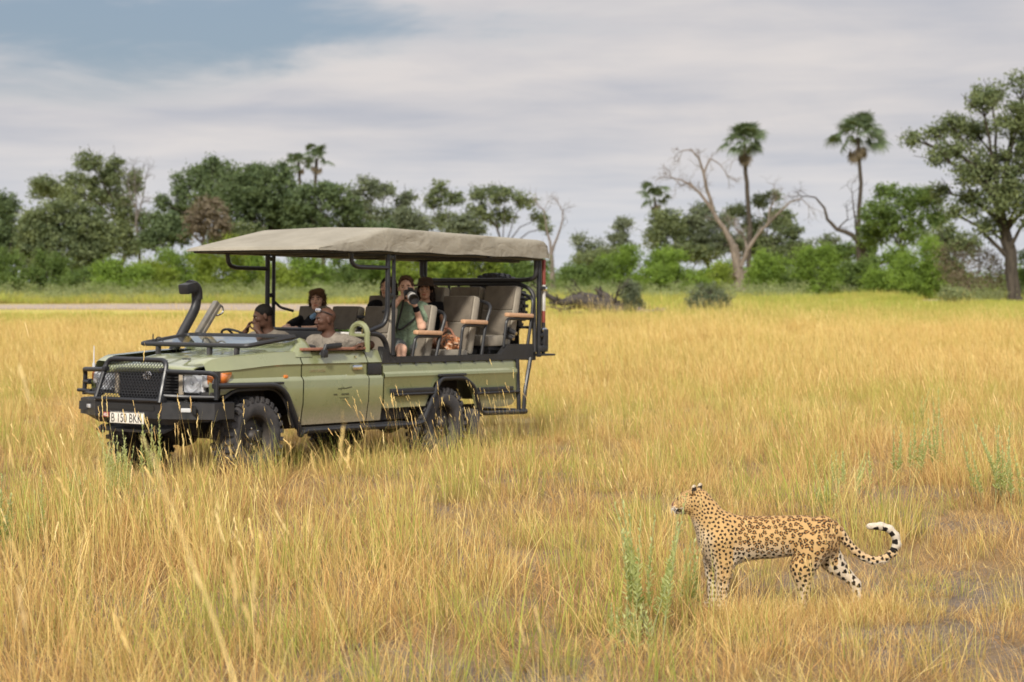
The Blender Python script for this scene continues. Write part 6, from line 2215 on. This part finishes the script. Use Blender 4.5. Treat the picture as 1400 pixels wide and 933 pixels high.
# ---- dead trees
def dead_tree(name, label, D, lines, r0, bark, seed=1, twigs=5, cat='dead tree', depth=0.5, tl=1.0):
    """lines: polylines of picture points with start radius (in m) - limbs in the air; each limb a part"""
    rg = np.random.default_rng(seed)
    base = at(lines[0][0][0][0], D)
    root = empty(name, base, (0, 0, 0), label, cat)
    s = F_PX / D
    for i, (pl, ra, rb, y0, y1) in enumerate(lines):
        pts = []
        for k, (u, v) in enumerate(pl):
            p = px(u, v, D) - base; p.y = y0 + (y1 - y0) * k / (len(pl) - 1)
            p.z = max(p.z, -0.2)
            pts.append(p)
        mb = MB()
        limb(mb, pts, ra, rb, rg, 8, 0.03)
        def twig(p, d, L, r, lev):
            q = p + d * L
            m = p.lerp(q, 0.5) + Vector(rg.normal(0, 0.12 * L, 3))
            mb.tube([p, m, q], [r, r * 0.5], 4)
            if lev > 0:
                for _ in range(2 + (lev > 1)):
                    nd = (d + Vector(rg.normal(0, 0.55, 3))).normalized()
                    twig(p.lerp(q, rg.uniform(0.45, 1.0)), nd, L * rg.uniform(0.5, 0.75), r * 0.55, lev - 1)
        if i > 0 and twigs:
            a = pts[-1]; d = (pts[-1] - pts[-2]).normalized()
            for _ in range(3): twig(a, (d + Vector(rg.normal(0, 0.5, 3))).normalized(), rg.uniform(0.7, 1.3) * tl, max(rb * 0.8, 0.02), 2)
            for _ in range(twigs):
                k = rg.integers(1, len(pts)); p = pts[k - 1].lerp(pts[k], rg.uniform(0, 1))
                dd = ((pts[k] - pts[k - 1]).normalized() * 0.4 + Vector(rg.normal(0, 0.7, 3)) + Vector((0, 0, 0.4))).normalized()
                twig(p, dd, rg.uniform(0.5, 1.2) * tl, max(rb * 0.7, 0.02), 2)
        mb.build('trunk' if i == 0 else 'branch', bark, root, whole=True)
    return root


dead_tree('dead_tree', 'big bleached dead tree with forked bare limbs beside the tall palm', 165, [
    ([(1013, 404), (1011, 375), (1006, 350), (1003, 335)], 0.46, 0.34, 0, 0),
    ([(1003, 338), (990, 312), (974, 288), (958, 264), (940, 250), (922, 243)], 0.26, 0.04, 0, 0.6),
    ([(976, 290), (966, 258), (962, 236), (955, 216), (945, 206), (932, 207)], 0.16, 0.04, 0.2, -0.5),
    ([(962, 238), (970, 218), (983, 226), (992, 240)], 0.09, 0.03, -0.1, -0.8),
    ([(958, 264), (944, 250), (932, 252), (918, 240)], 0.08, 0.03, 0.4, 1.2),
    ([(996, 404), (993, 388), (997, 380), (1006, 376)], 0.15, 0.15, -0.4, -0.1),
    ([(1012, 365), (1022, 342), (1034, 322), (1050, 306), (1064, 291), (1078, 277), (1094, 272), (1104, 282)], 0.20, 0.03, 0, -0.6),
    ([(1022, 342), (1018, 325), (1006, 312)], 0.11, 0.04, 0, 0.4),
    ([(1050, 306), (1052, 285), (1060, 272)], 0.08, 0.03, -0.3, -0.2)], 0.9, B_PALE, seed=2, twigs=9)
dead_tree('dead_tree', 'dark forked dead tree with crooked limbs at the foot of the tallest palm', 162, [
    ([(1156, 398), (1164, 380), (1174, 366), (1184, 358)], 0.36, 0.30, 0, 0),
    ([(1184, 360), (1180, 338), (1166, 322), (1146, 313), (1132, 300), (1128, 284), (1116, 270), (1104, 268)], 0.28, 0.04, 0, 0.5),
    ([(1182, 360), (1200, 361), (1214, 358), (1226, 355)], 0.24, 0.08, 0, -0.5),
    ([(1176, 342), (1171, 312), (1168, 285), (1166, 264)], 0.13, 0.03, 0.1, 0.3),
    ([(1146, 313), (1160, 300), (1158, 290)], 0.07, 0.03, 0.3, 0)], 0.3, B_DARK, seed=3, twigs=2)
dead_tree('dead_tree', 'thin pale dead tree just behind the rear end of the vehicle', 138, [
    ([(756, 408), (755, 370), (753, 345)], 0.22, 0.14, 0, 0),
    ([(753, 345), (749, 320), (745, 300), (744, 288)], 0.10, 0.03, 0, 0.2),
    ([(755, 348), (762, 325), (770, 300), (769, 288)], 0.10, 0.03, 0, -0.2)], 0.2, B_PALE, seed=4, twigs=2)
dead_tree('dead_tree', 'bare twiggy dead top among the left trees', 158, [
    ([(192, 404), (190, 350), (187, 310)], 0.14, 0.10, 0, 0),
    ([(187, 310), (186, 275), (184, 236)], 0.09, 0.03, 0, 0), ([(187, 300), (196, 268), (198, 245)], 0.07, 0.02, 0, 0.3), ([(187, 290), (178, 262), (176, 248)], 0.06, 0.02, 0, -0.3)], 0.1, B_GREY, seed=5, twigs=9)
dead_tree('fallen_tree', 'fallen dead tree, a dark tangle of limbs in the grass right of the vehicle', 84, [
    ([(842, 430), (826, 419), (806, 411), (788, 414)], 0.46, 0.30, 0, 0.4),
    ([(806, 416), (786, 410), (768, 415), (748, 404)], 0.28, 0.10, 0.2, -0.5),
    ([(826, 420), (812, 406), (796, 400)], 0.20, 0.04, 0, 0.6),
    ([(836, 430), (838, 414), (842, 405)], 0.14, 0.04, 0, -0.4),
    ([(788, 420), (768, 424), (752, 420)], 0.10, 0.03, 0.4, 1.0),
    ([(820, 424), (800, 427), (780, 428)], 0.12, 0.05, -0.4, -0.9),
    ([(844, 432), (838, 416), (828, 404)], 0.36, 0.16, -0.3, 0.3)], 0.26, B_FALL, seed=6, twigs=2, cat='fallen tree', tl=0.45)
dead_tree('log', 'pale bleached log lying in the yellow grass between two shrubs', 84, [([(872, 424), (890, 427), (912, 424)], 0.14, 0.08, 0, 0.5), ([(890, 427), (900, 420)], 0.06, 0.03, 0.2, 0)], 0.1, B_PALE, seed=7, twigs=0, cat='log')


# ---- low herbs and far woodland that nobody could count
def undergrowth():
    rg = np.random.default_rng(21)
    for name, mat, n, dr, hr, sz, urange in (('undergrowth', L_SAGE, 520, (112, 130), (0.5, 1.25), 0.14, [(-60, 1460)]),):
        puffs = []
        for i in range(n):
            u = rg.uniform(-60, 1460); D = rg.uniform(*dr)
            if u < 560: D = rg.uniform(112, 122)
            if 1090 < u < 1320: D = rg.uniform(138, 146)
            c = at(u, D); h = rg.uniform(*hr)
            for k in range(4):
                puffs.append((np.array(c) + np.array([rg.normal(0, 0.5), rg.normal(0, 0.5), h * (0.25 + 0.2 * k)]), 0.32, 34))
        V, Q, C = leaf_cloud(puffs, sz, rg, 0.28)
        o = link(name, np_mesh(name, V, Q, False, C), None, mat)
        tag(o, 'pale sage green undergrowth along the foot of the bushes', 'undergrowth', kind='stuff')
    puffs = []
    for i in range(560):
        u = rg.uniform(-400, 1800); D = rg.uniform(205, 260)
        c = at(u, D); h = 1.6 + 2.2 * abs(math.sin(u * 0.021) * math.sin(u * 0.0063 + 1)) + rg.uniform(-0.5, 0.8)
        for k in range(4): puffs.append((np.array(c) + np.array([rg.normal(0, 1.0), rg.normal(0, 1.0), h * (k + 0.4) / 4]), 0.9, 44))
    V, Q, C = leaf_cloud(puffs, 0.42, rg)
    o = link('distant_woodland', np_mesh('distant_woodland', V, Q, False, C), None, L_MID)
    tag(o, 'distant low woodland closing the view behind the trees', 'woodland', kind='stuff')


undergrowth()

# ================================================================== GRASS
def grass_mat():
    t = NT('savanna_grass')
    a = t.node('ShaderNodeAttribute', attribute_name='Col').outputs['Color']
    sc = t.node('ShaderNodeSeparateColor', {0: a})
    rnd, along, green = sc.outputs[0], sc.outputs[1], sc.outputs[2]
    pos = t.pos()
    inst = t.node('ShaderNodeObjectInfo').outputs['Random']
    y = t.node('ShaderNodeSeparateXYZ', {0: pos}).outputs['Y']
    patch = t.noise(0.16, 3, 0.55, pos)
    patch2 = t.noise(0.9, 3, 0.6, pos)
    straw = t.ramp(rnd, [(0.0, (0.30, 0.155, 0.07)), (0.2, (0.52, 0.30, 0.11)), (0.5, (0.69, 0.48, 0.180)), (0.8, (0.79, 0.61, 0.262)), (1.0, (0.88, 0.74, 0.40))])
    grn = t.ramp(rnd, [(0.0, (0.20, 0.25, 0.045)), (0.6, (0.36, 0.40, 0.075)), (1.0, (0.50, 0.50, 0.12))])
    # green in patches, and towards the root of fresh blades; lush yellow green strip near the trees
    lush = t.math('MULTIPLY', t.rng(y, 66, 96), 0.75)
    g = t.math('ADD', t.math('MULTIPLY', green, t.rng(patch, 0.38, 0.60, 0.45, 1.70)), t.rng(patch2, 0.54, 0.76, 0.0, 0.35))
    g = t.math('ADD', g, t.math('ADD', lush, t.math('MULTIPLY', t.rng(y, 26, 40), 0.14)))
    g = t.math('MULTIPLY', g, t.rng(along, 0.5, 1.0, 1.0, 0.7))
    g = t.math('MINIMUM', g, 1.0)
    c = t.mix(g, straw, grn)
    c = t.mix(t.math('MULTIPLY', t.rng(inst, 0.6, 1.0), 0.35), c, (0.56, 0.30, 0.12))
    c = t.mix(t.rng(along, 0.0, 0.38, 0.75, 0.0), c, (0.20, 0.115, 0.055))     # brown sheaths, plus shade between the blades painted in as a darker foot
    t.set(Base_Color=c, Roughness=0.7, Specular_IOR_Level=0.25)
    tr = t.node('ShaderNodeBsdfTranslucent', {'Color': t.mix(1.0, c, (1.1, 1.0, 0.8), 'MULTIPLY')})
    mx = t.node('ShaderNodeMixShader', {0: 0.20, 1: t.b.outputs[0], 2: tr.outputs[0]})
    t.l.new(mx.outputs[0], t.out.inputs[0])
    return t.m


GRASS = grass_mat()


def blades(rg, n, rad, h, w, lean, curve, green, seg=4, wind=(-0.10, 0.0), seed_head=0.0, dark=0.55, smax=1.0):
    V, Q, C = [], [], []
    for i in range(n):
        a = rg.uniform(0, 2 * math.pi); r = rad * math.sqrt(rg.uniform())
        base = np.array([r * math.cos(a), r * math.sin(a), -0.02])
        az = a + rg.normal(0, 0.9)
        H = rg.uniform(*h); th = abs(rg.normal(lean[0], lean[1])); cv = rg.uniform(*curve)
        width = w * rg.uniform(0.7, 1.3)
        rot = rg.uniform(0, math.pi)
        side = np.array([math.cos(rot), math.sin(rot), 0.0])
        wv = np.array([wind[0] + rg.normal(0, 0.05), wind[1] + rg.normal(0, 0.05), 0])
        shade, gr = rg.uniform() * (dark + (1 - dark) * (H - h[0]) / max(h[1] - h[0], 1e-6)) * smax, float(np.clip(rg.normal(green[0], green[1]), 0, 1))
        p = base; k0 = len(V)
        for j in range(seg + 1):
            t = j / seg
            ww = width * (1 - t) ** 0.6 if j < seg else width * 0.08
            V += [p - side * ww * 0.5, p + side * ww * 0.5]
            C += [(shade, t, gr)] * 2
            ang = th + cv * t * t
            d = np.array([math.sin(ang) * math.cos(az), math.sin(ang) * math.sin(az), math.cos(ang)]) + wv * t * 1.6
            d /= np.linalg.norm(d)
            p = p + d * H / seg
        for j in range(seg): Q.append((k0 + 2 * j, k0 + 2 * j + 1, k0 + 2 * j + 3, k0 + 2 * j + 2))
        if seed_head > 0:
            e = (V[-1] + V[-2]) / 2; d = (V[-1] + V[-2]) / 2 - (V[-5] + V[-6]) / 2; d /= np.linalg.norm(d)
            L = seed_head * rg.uniform(0.7, 1.3)
            m = 9
            for q in range(m):
                t = q / m; o = e - d * L * (t - 0.12)
                s = rg.normal(size=3); s -= d * (s @ d); s /= np.linalg.norm(s)
                b = o + d * 0.024 + s * (0.003 + 0.003 * math.sin(math.pi * t))
                n_ = np.cross(d, s) * 0.0022
                k = len(V)
                V += [o - n_ * 0.4, o + n_ * 0.4, b + n_, b - n_]
                C += [(min(1, shade * 0.4 + 0.6), 1.0, 0.05)] * 4
                Q.append((k, k + 1, k + 2, k + 3))
    return np.array(V), np.array(Q), np.array(C)


def tuft_set(tagname, variants, **kw):
    c = bpy.data.collections.new('tufts_' + tagname)
    for i in range(variants):
        V, Q, Cc = blades(np.random.default_rng(300 + i + len(tagname) * 31), **kw)
        me = np_mesh('tuft', V, Q, True, Cc)
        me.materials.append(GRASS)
        c.objects.link(bpy.data.objects.new(f'tuft_{tagname}_{i}', me))
    return c


def scatter(name, label, coll, P, scl, rot, idx, tilt=None):
    me = bpy.data.meshes.new(name)
    me.vertices.add(len(P)); me.vertices.foreach_set('co', np.asarray(P, np.float32).ravel())
    for nm, ty, val, key in (('scl', 'FLOAT_VECTOR', scl, 'vector'), ('rot', 'FLOAT_VECTOR', rot, 'vector'), ('idx', 'INT', idx, 'value')):
        at_ = me.attributes.new(nm, ty, 'POINT')
        at_.data.foreach_set(key, np.asarray(val, np.int32 if ty == 'INT' else np.float32).ravel())
    o = link(name, me)
    tag(o, label, 'grass', kind='stuff')
    g = bpy.data.node_groups.new('scatter_' + name, 'GeometryNodeTree')
    g.interface.new_socket('Geometry', in_out='INPUT', socket_type='NodeSocketGeometry')
    g.interface.new_socket('Geometry', in_out='OUTPUT', socket_type='NodeSocketGeometry')
    N, Lk = g.nodes, g.links
    gi, go = N.new('NodeGroupInput'), N.new('NodeGroupOutput')
    ci = N.new('GeometryNodeCollectionInfo'); ci.inputs['Collection'].default_value = coll
    ci.inputs['Separate Children'].default_value = True; ci.inputs['Reset Children'].default_value = True
    ip = N.new('GeometryNodeInstanceOnPoints'); ip.inputs['Pick Instance'].default_value = True
    def attr(nm, ty):
        n = N.new('GeometryNodeInputNamedAttribute'); n.data_type = ty; n.inputs['Name'].default_value = nm; return n.outputs['Attribute']
    Lk.new(gi.outputs[0], ip.inputs['Points'])
    Lk.new(ci.outputs[0], ip.inputs['Instance'])
    Lk.new(attr('idx', 'INT'), ip.inputs['Instance Index'])
    e2r = N.new('FunctionNodeEulerToRotation'); Lk.new(attr('rot', 'FLOAT_VECTOR'), e2r.inputs[0])
    Lk.new(e2r.outputs[0], ip.inputs['Rotation'])
    Lk.new(attr('scl', 'FLOAT_VECTOR'), ip.inputs['Scale'])
    Lk.new(ip.outputs[0], go.inputs[0])
    m = o.modifiers.new('scatter', 'NODES'); m.node_group = g
    return o


def vnoise(x, y, sc, seed):
    """smooth value noise in 0..1"""
    rg = np.random.default_rng(seed); T = rg.uniform(size=(64, 64))
    u, v = x * sc + 1000.0, y * sc + 1000.0
    i, j = np.floor(u).astype(int), np.floor(v).astype(int)
    f, g = u - i, v - j
    f, g = f * f * (3 - 2 * f), g * g * (3 - 2 * g)
    t = lambda a, b: T[a % 64, b % 64]
    return (t(i, j) * (1 - f) + t(i + 1, j) * f) * (1 - g) + (t(i, j + 1) * (1 - f) + t(i + 1, j + 1) * f) * g


LEO = at(1040, LEO_D)


def spread(d0, d1, dens, seed, pad=2.5, even=False):
    rg = np.random.default_rng(seed)
    wmax = d1 * 0.25 + pad
    n = int(dens * 2 * wmax * (d1 - d0))
    x = rg.uniform(-wmax, wmax, n); y = rg.uniform(d0, d1, n)
    k = np.abs(x) < y * 0.25 + pad
    x, y = x[k], y[k]
    bare = vnoise(x, y, 0.55, 5) * 0.6 + vnoise(x, y, 1.7, 6) * 0.4
    u = 700 + x / y * F_PX
    thin = np.where((y < 15.5) & (u > 960), np.where((y > 11.9) & (y < 13.4) & (u < 1200), 0.28, 0.34), np.where(y < 12.2, 0.44, 0.33))
    thin = np.where((y < 11.2) & (u > 1000), 0.43, thin)
    thin = np.where(y > 34, 0.2, thin)
    keep = rg.uniform(size=len(x)) < smooth(thin - 0.14, thin + 0.14, bare) * 0.9 + 0.1
    if not even: x, y = x[keep], y[keep]
    track = ((y > 90) & (y < 111) & (x < -2)) | ((y > 117) & (y < 134) & (((x > 17.4) & (x < 21)) | ((x > 23.5) & (x < 28)))) | ((y > 84) & (y < 91) & (x > 2.4) & (x < 8.6))
    x, y = x[~track], y[~track]
    return x, y, rg


def in_vehicle(x, y, m=0.05):
    M = np.array(VMI)
    X = M[0, 0] * x + M[0, 1] * y + M[0, 3]; Y = M[1, 0] * x + M[1, 1] * y + M[1, 3]
    return (X > -4.9 - m) & (X < 1.0 + m) & (np.abs(Y) < 0.96 + m)


def height_map(x, y):
    u = 700 + x / y * F_PX
    h = 0.50 + 0.42 * vnoise(x, y, 0.35, 8) + 0.25 * vnoise(x, y, 1.3, 9)
    h *= 1 + 0.45 * (1 - smooth(300, 760, u)) * (1 - smooth(15, 19, y))
    h *= 1 - 0.42 * smooth(880, 980, u) * (1 - smooth(14.5, 18, y))
    h *= 0.72 + 0.56 * vnoise(x, y, 0.8, 12)
    h *= np.where((x < 0) & (y > 70) & (y < 92), 0.35, 1.0)
    h *= np.where((x > 16) & (x < 29) & (y > 98) & (y < 117), 0.4, 1.0)
    h *= np.where(in_vehicle(x, y, 1.6), 0.78, 1.0)
    h *= np.where(in_vehicle(x, y), 0.6, 1.0)
    return h


def place(name, label, coll, n, d0, d1, dens, seed, hs=1.0, tall=False, pad=2.5, vary=0.2, even=False):
    x, y, rg = spread(d0, d1, dens, seed, pad, even)
    if tall:
        k = ~in_vehicle(x, y, 0.25)
        # stalks stand well clear of the leopard's body
        k &= ~((np.abs(x - LEO.x) < 1.0) & (y > LEO.y - 1.3) & (y < LEO.y + 0.25) & (rg.uniform(size=len(x)) < 0.85))
        x, y = x[k], y[k]
    h = height_map(x, y) * hs * rg.normal(1, vary, len(x)).clip(0.5, 1.6)
    P = np.stack([x, y, ground_z(x, y)], 1)
    w = rg.uniform(0.85, 1.25, len(x)) * np.clip(h, 0.7, 1.3)
    scl = np.stack([w, w, h], 1)
    rot = np.stack([rg.normal(0, 0.06, len(x)), rg.normal(-0.03, 0.06, len(x)), rg.uniform(-0.6, 0.6, len(x))], 1)
    return scatter(name, label, coll, P, scl, rot, rg.integers(0, n, len(x)))


def place_tall():
    """a few very tall stalks close to the camera"""
    rg = np.random.default_rng(77)
    pts = [(478, 4.9, 1.72), (520, 5.0, 1.50), (1062, 5.0, 1.10), (1120, 4.8, 1.16), (1180, 5.2, 1.04), (70, 5.0, 1.12), (300, 5.2, 1.10), (420, 5.4, 1.06), (700, 5.3, 1.02)]
    P = [tuple(at(u, D)) for u, D, h in pts]
    h = np.array([p[2] for p in pts])
    scatter('seeding_grass', 'a few very tall seeding stalks close to the camera', TALL, P, np.stack([h, h, h], 1), np.stack([rg.normal(0, 0.05, len(h)), rg.normal(-0.08, 0.05, len(h)), rg.uniform(-0.5, 0.5, len(h))], 1), rg.integers(0, 6, len(h)))


TALL = tuft_set('tall', 6, n=1, rad=0.03, h=(0.9, 1.0), w=0.0050, lean=(0.06, 0.06), curve=(0.02, 0.25), green=(0.1, 0.1), seg=8, seed_head=0.20, wind=(-0.16, 0))
DRY = tuft_set('dry', 10, n=52, rad=0.20, h=(0.16, 0.46), w=0.0042, lean=(0.25, 0.28), curve=(0.1, 1.3), green=(0.10, 0.18))
FRESH = tuft_set('fresh', 8, n=34, rad=0.15, h=(0.22, 0.55), w=0.0050, lean=(0.12, 0.14), curve=(0.05, 0.7), green=(0.85, 0.2))
STALK = tuft_set('stalk', 10, n=6, rad=0.24, h=(0.55, 1.05), w=0.0030, lean=(0.10, 0.12), curve=(0.02, 0.40), green=(0.22, 0.2), seg=6, seed_head=0.075, wind=(-0.20, 0))
MATTED = tuft_set('matted', 8, n=44, rad=0.24, h=(0.12, 0.34), w=0.0036, lean=(1.05, 0.35), curve=(-0.3, 0.7), green=(0.05, 0.1), seg=3, smax=0.62)
MID = tuft_set('middle', 8, n=110, rad=0.55, h=(0.22, 0.55), w=0.0085, lean=(0.18, 0.2), curve=(0.1, 0.9), green=(0.14, 0.2), seg=3)
MIDS = tuft_set('middlestalk', 8, n=22, rad=0.55, h=(0.5, 0.95), w=0.0050, lean=(0.10, 0.12), curve=(0.05, 0.5), green=(0.2, 0.15), seg=4, seed_head=0.09, wind=(-0.16, 0))
FAR = tuft_set('far', 8, n=150, rad=1.1, h=(0.22, 0.52), w=0.020, lean=(0.15, 0.2), curve=(0.1, 0.7), green=(0.35, 0.2), seg=2)

place('dry_grass', 'dry golden grass tufts covering the foreground', DRY, 10, 5.0, 36, 8.2, 31, vary=0.35)
place('fresh_grass', 'fresh green blades mixed into the dry grass', FRESH, 8, 5.0, 36, 4.4, 32, vary=0.35)
place('seeding_grass', 'tall pale seeding stalks standing above the dry grass', STALK, 10, 5.2, 36, 2.3, 33, tall=True)
place('matted_grass', 'matted dead grass lying on the bare soil', MATTED, 8, 5.0, 26, 11.0, 34, even=True)
place_tall()
place('golden_grass', 'golden grass of the middle clearing', MID, 8, 35, 76, 4.6, 35, pad=6)
place('seeding_grass', 'hazy pinkish seed heads over the middle clearing', MIDS, 8, 35, 80, 1.5, 36, tall=True, pad=6)
place('far_grass', 'yellow green grass towards the far trees', FAR, 8, 75, 150, 1.6, 37, pad=10)


def foot_grass():
    """denser tufts standing before the legs of the leopard"""
    rg = np.random.default_rng(91)
    n = 70
    x = LEO.x + rg.uniform(-0.55, 0.85, n); y = LEO.y + rg.uniform(-0.75, -0.12, n)
    h = rg.uniform(0.22, 0.48, n)
    scatter('dry_grass', 'dry tufts veiling the paws of the leopard', DRY, np.stack([x, y, ground_z(x, y)], 1), np.stack([0.8 * h + 0.3, 0.8 * h + 0.3, h], 1), np.stack([rg.normal(0, 0.05, n), rg.normal(0, 0.05, n), rg.uniform(0, 6.28, n)], 1), rg.integers(0, 10, n))


foot_grass()


# ---- grey green herbs among the grass, each a plant of its own
HERB = leaf_mat('herb_leaf', (0.26, 0.32, 0.095), (0.52, 0.56, 0.26), 0.45)
HERB_STEM = pmat('herb_stem', (0.26, 0.28, 0.12), rough=0.8)


def herb(label, u, D, h, stems, seed, spreadr=0.12):
    rg = np.random.default_rng(seed)
    root = empty('herb', at(u, D), (0, 0, 0), label, 'plant', 'grey green herbs among the grass')
    mb = MB(); V, Q, C = [], [], []
    h *= 1.22; stems = int(stems * 1.6); spreadr *= 1.25
    for i in range(stems):
        b = np.array([rg.normal(0, spreadr * 0.6), rg.normal(0, spreadr * 0.6), -0.02])
        H = h * rg.uniform(0.65, 1.0)
        le = np.array([rg.normal(0, 0.14), rg.normal(0, 0.14), 1.0])
        tip = b + le * H
        mid = (b + tip) / 2 + np.array([rg.normal(0, 0.02), rg.normal(0, 0.02), 0])
        P = fillet([b, mid, tip], 0.2, 6)
        mb.tube(P, [0.0045, 0.002], 5)
        P = [np.array(p) for p in P]
        n = int(H / 0.012)
        for k in range(n):
            t = 0.12 + 0.88 * k / n
            f = t * (len(P) - 1); a = int(min(f, len(P) - 2)); p = P[a] + (P[a + 1] - P[a]) * (f - a)
            az = k * 2.4 + rg.normal(0, 0.3); el = R(rg.uniform(20, 60)) + 0.5 * t
            d = np.array([math.cos(az) * math.cos(el), math.sin(az) * math.cos(el), math.sin(el)])
            L = rg.uniform(0.05, 0.085) * (1.0 - 0.45 * t); w = np.cross(d, [0, 0, 1.0]); w /= np.linalg.norm(w); w = w * L * 0.19
            dr = np.array([0, 0, -0.12 * L]); s = float(np.clip(rg.normal(0.55 + 0.25 * t, 0.15), 0, 1))
            m = len(V)
            V += [p, p + d * L * 0.5 + w, p + d * L + dr, p + d * L * 0.5 - w]
            Q.append((m, m + 1, m + 2, m + 3)); C += [(s, s, s)] * 4
    mb.build('stem', HERB_STEM, root)['kind'] = 'stuff'
    o = link('foliage', np_mesh('foliage', np.array(V), np.array(Q), False, np.array(C)), root, HERB)
    o['kind'] = 'stuff'


for a_ in [
    ('grey green herb standing before the number plate end of the bumper', 214, 19.6, 0.62, 4, 1, 0.10),
    ('bushy pale herb left of the bumper in the tall grass', 160, 18.4, 0.58, 9, 2, 0.22),
    ('low herb clump below the far front wheel', 120, 17.6, 0.42, 7, 3, 0.20),
    ('green herb at the left edge of the picture', 14, 15.4, 0.55, 6, 4, 0.16),
    ('tall leafy herb in front of the leopard, before its chest', 884, 11.75, 0.72, 7, 5, 0.13),
    ('pale herb between the leopard and the taller leafy herb', 938, 12.4, 0.42, 4, 6, 0.08),
    ('short herb at the foot of the tall leafy herb', 868, 11.2, 0.30, 5, 7, 0.10),
    ('leafy upright herb behind the tail of the leopard', 1243, 20.2, 0.62, 5, 8, 0.14),
    ('thin twin stemmed herb right of the upright herb', 1286, 20.4, 0.66, 3, 9, 0.08),
    ('silvery herb at the right edge of the picture', 1382, 18.2, 0.66, 8, 10, 0.20),
    ('low herb in the grass behind the back of the leopard', 1160, 18.9, 0.40, 6, 11, 0.18),
    ('small pale herb above the shoulder of the leopard', 1130, 17.6, 0.30, 4, 12, 0.12),
    ('spindly herb far out in the middle of the clearing', 1262, 27.5, 0.55, 3, 13, 0.12)]: herb(*a_)
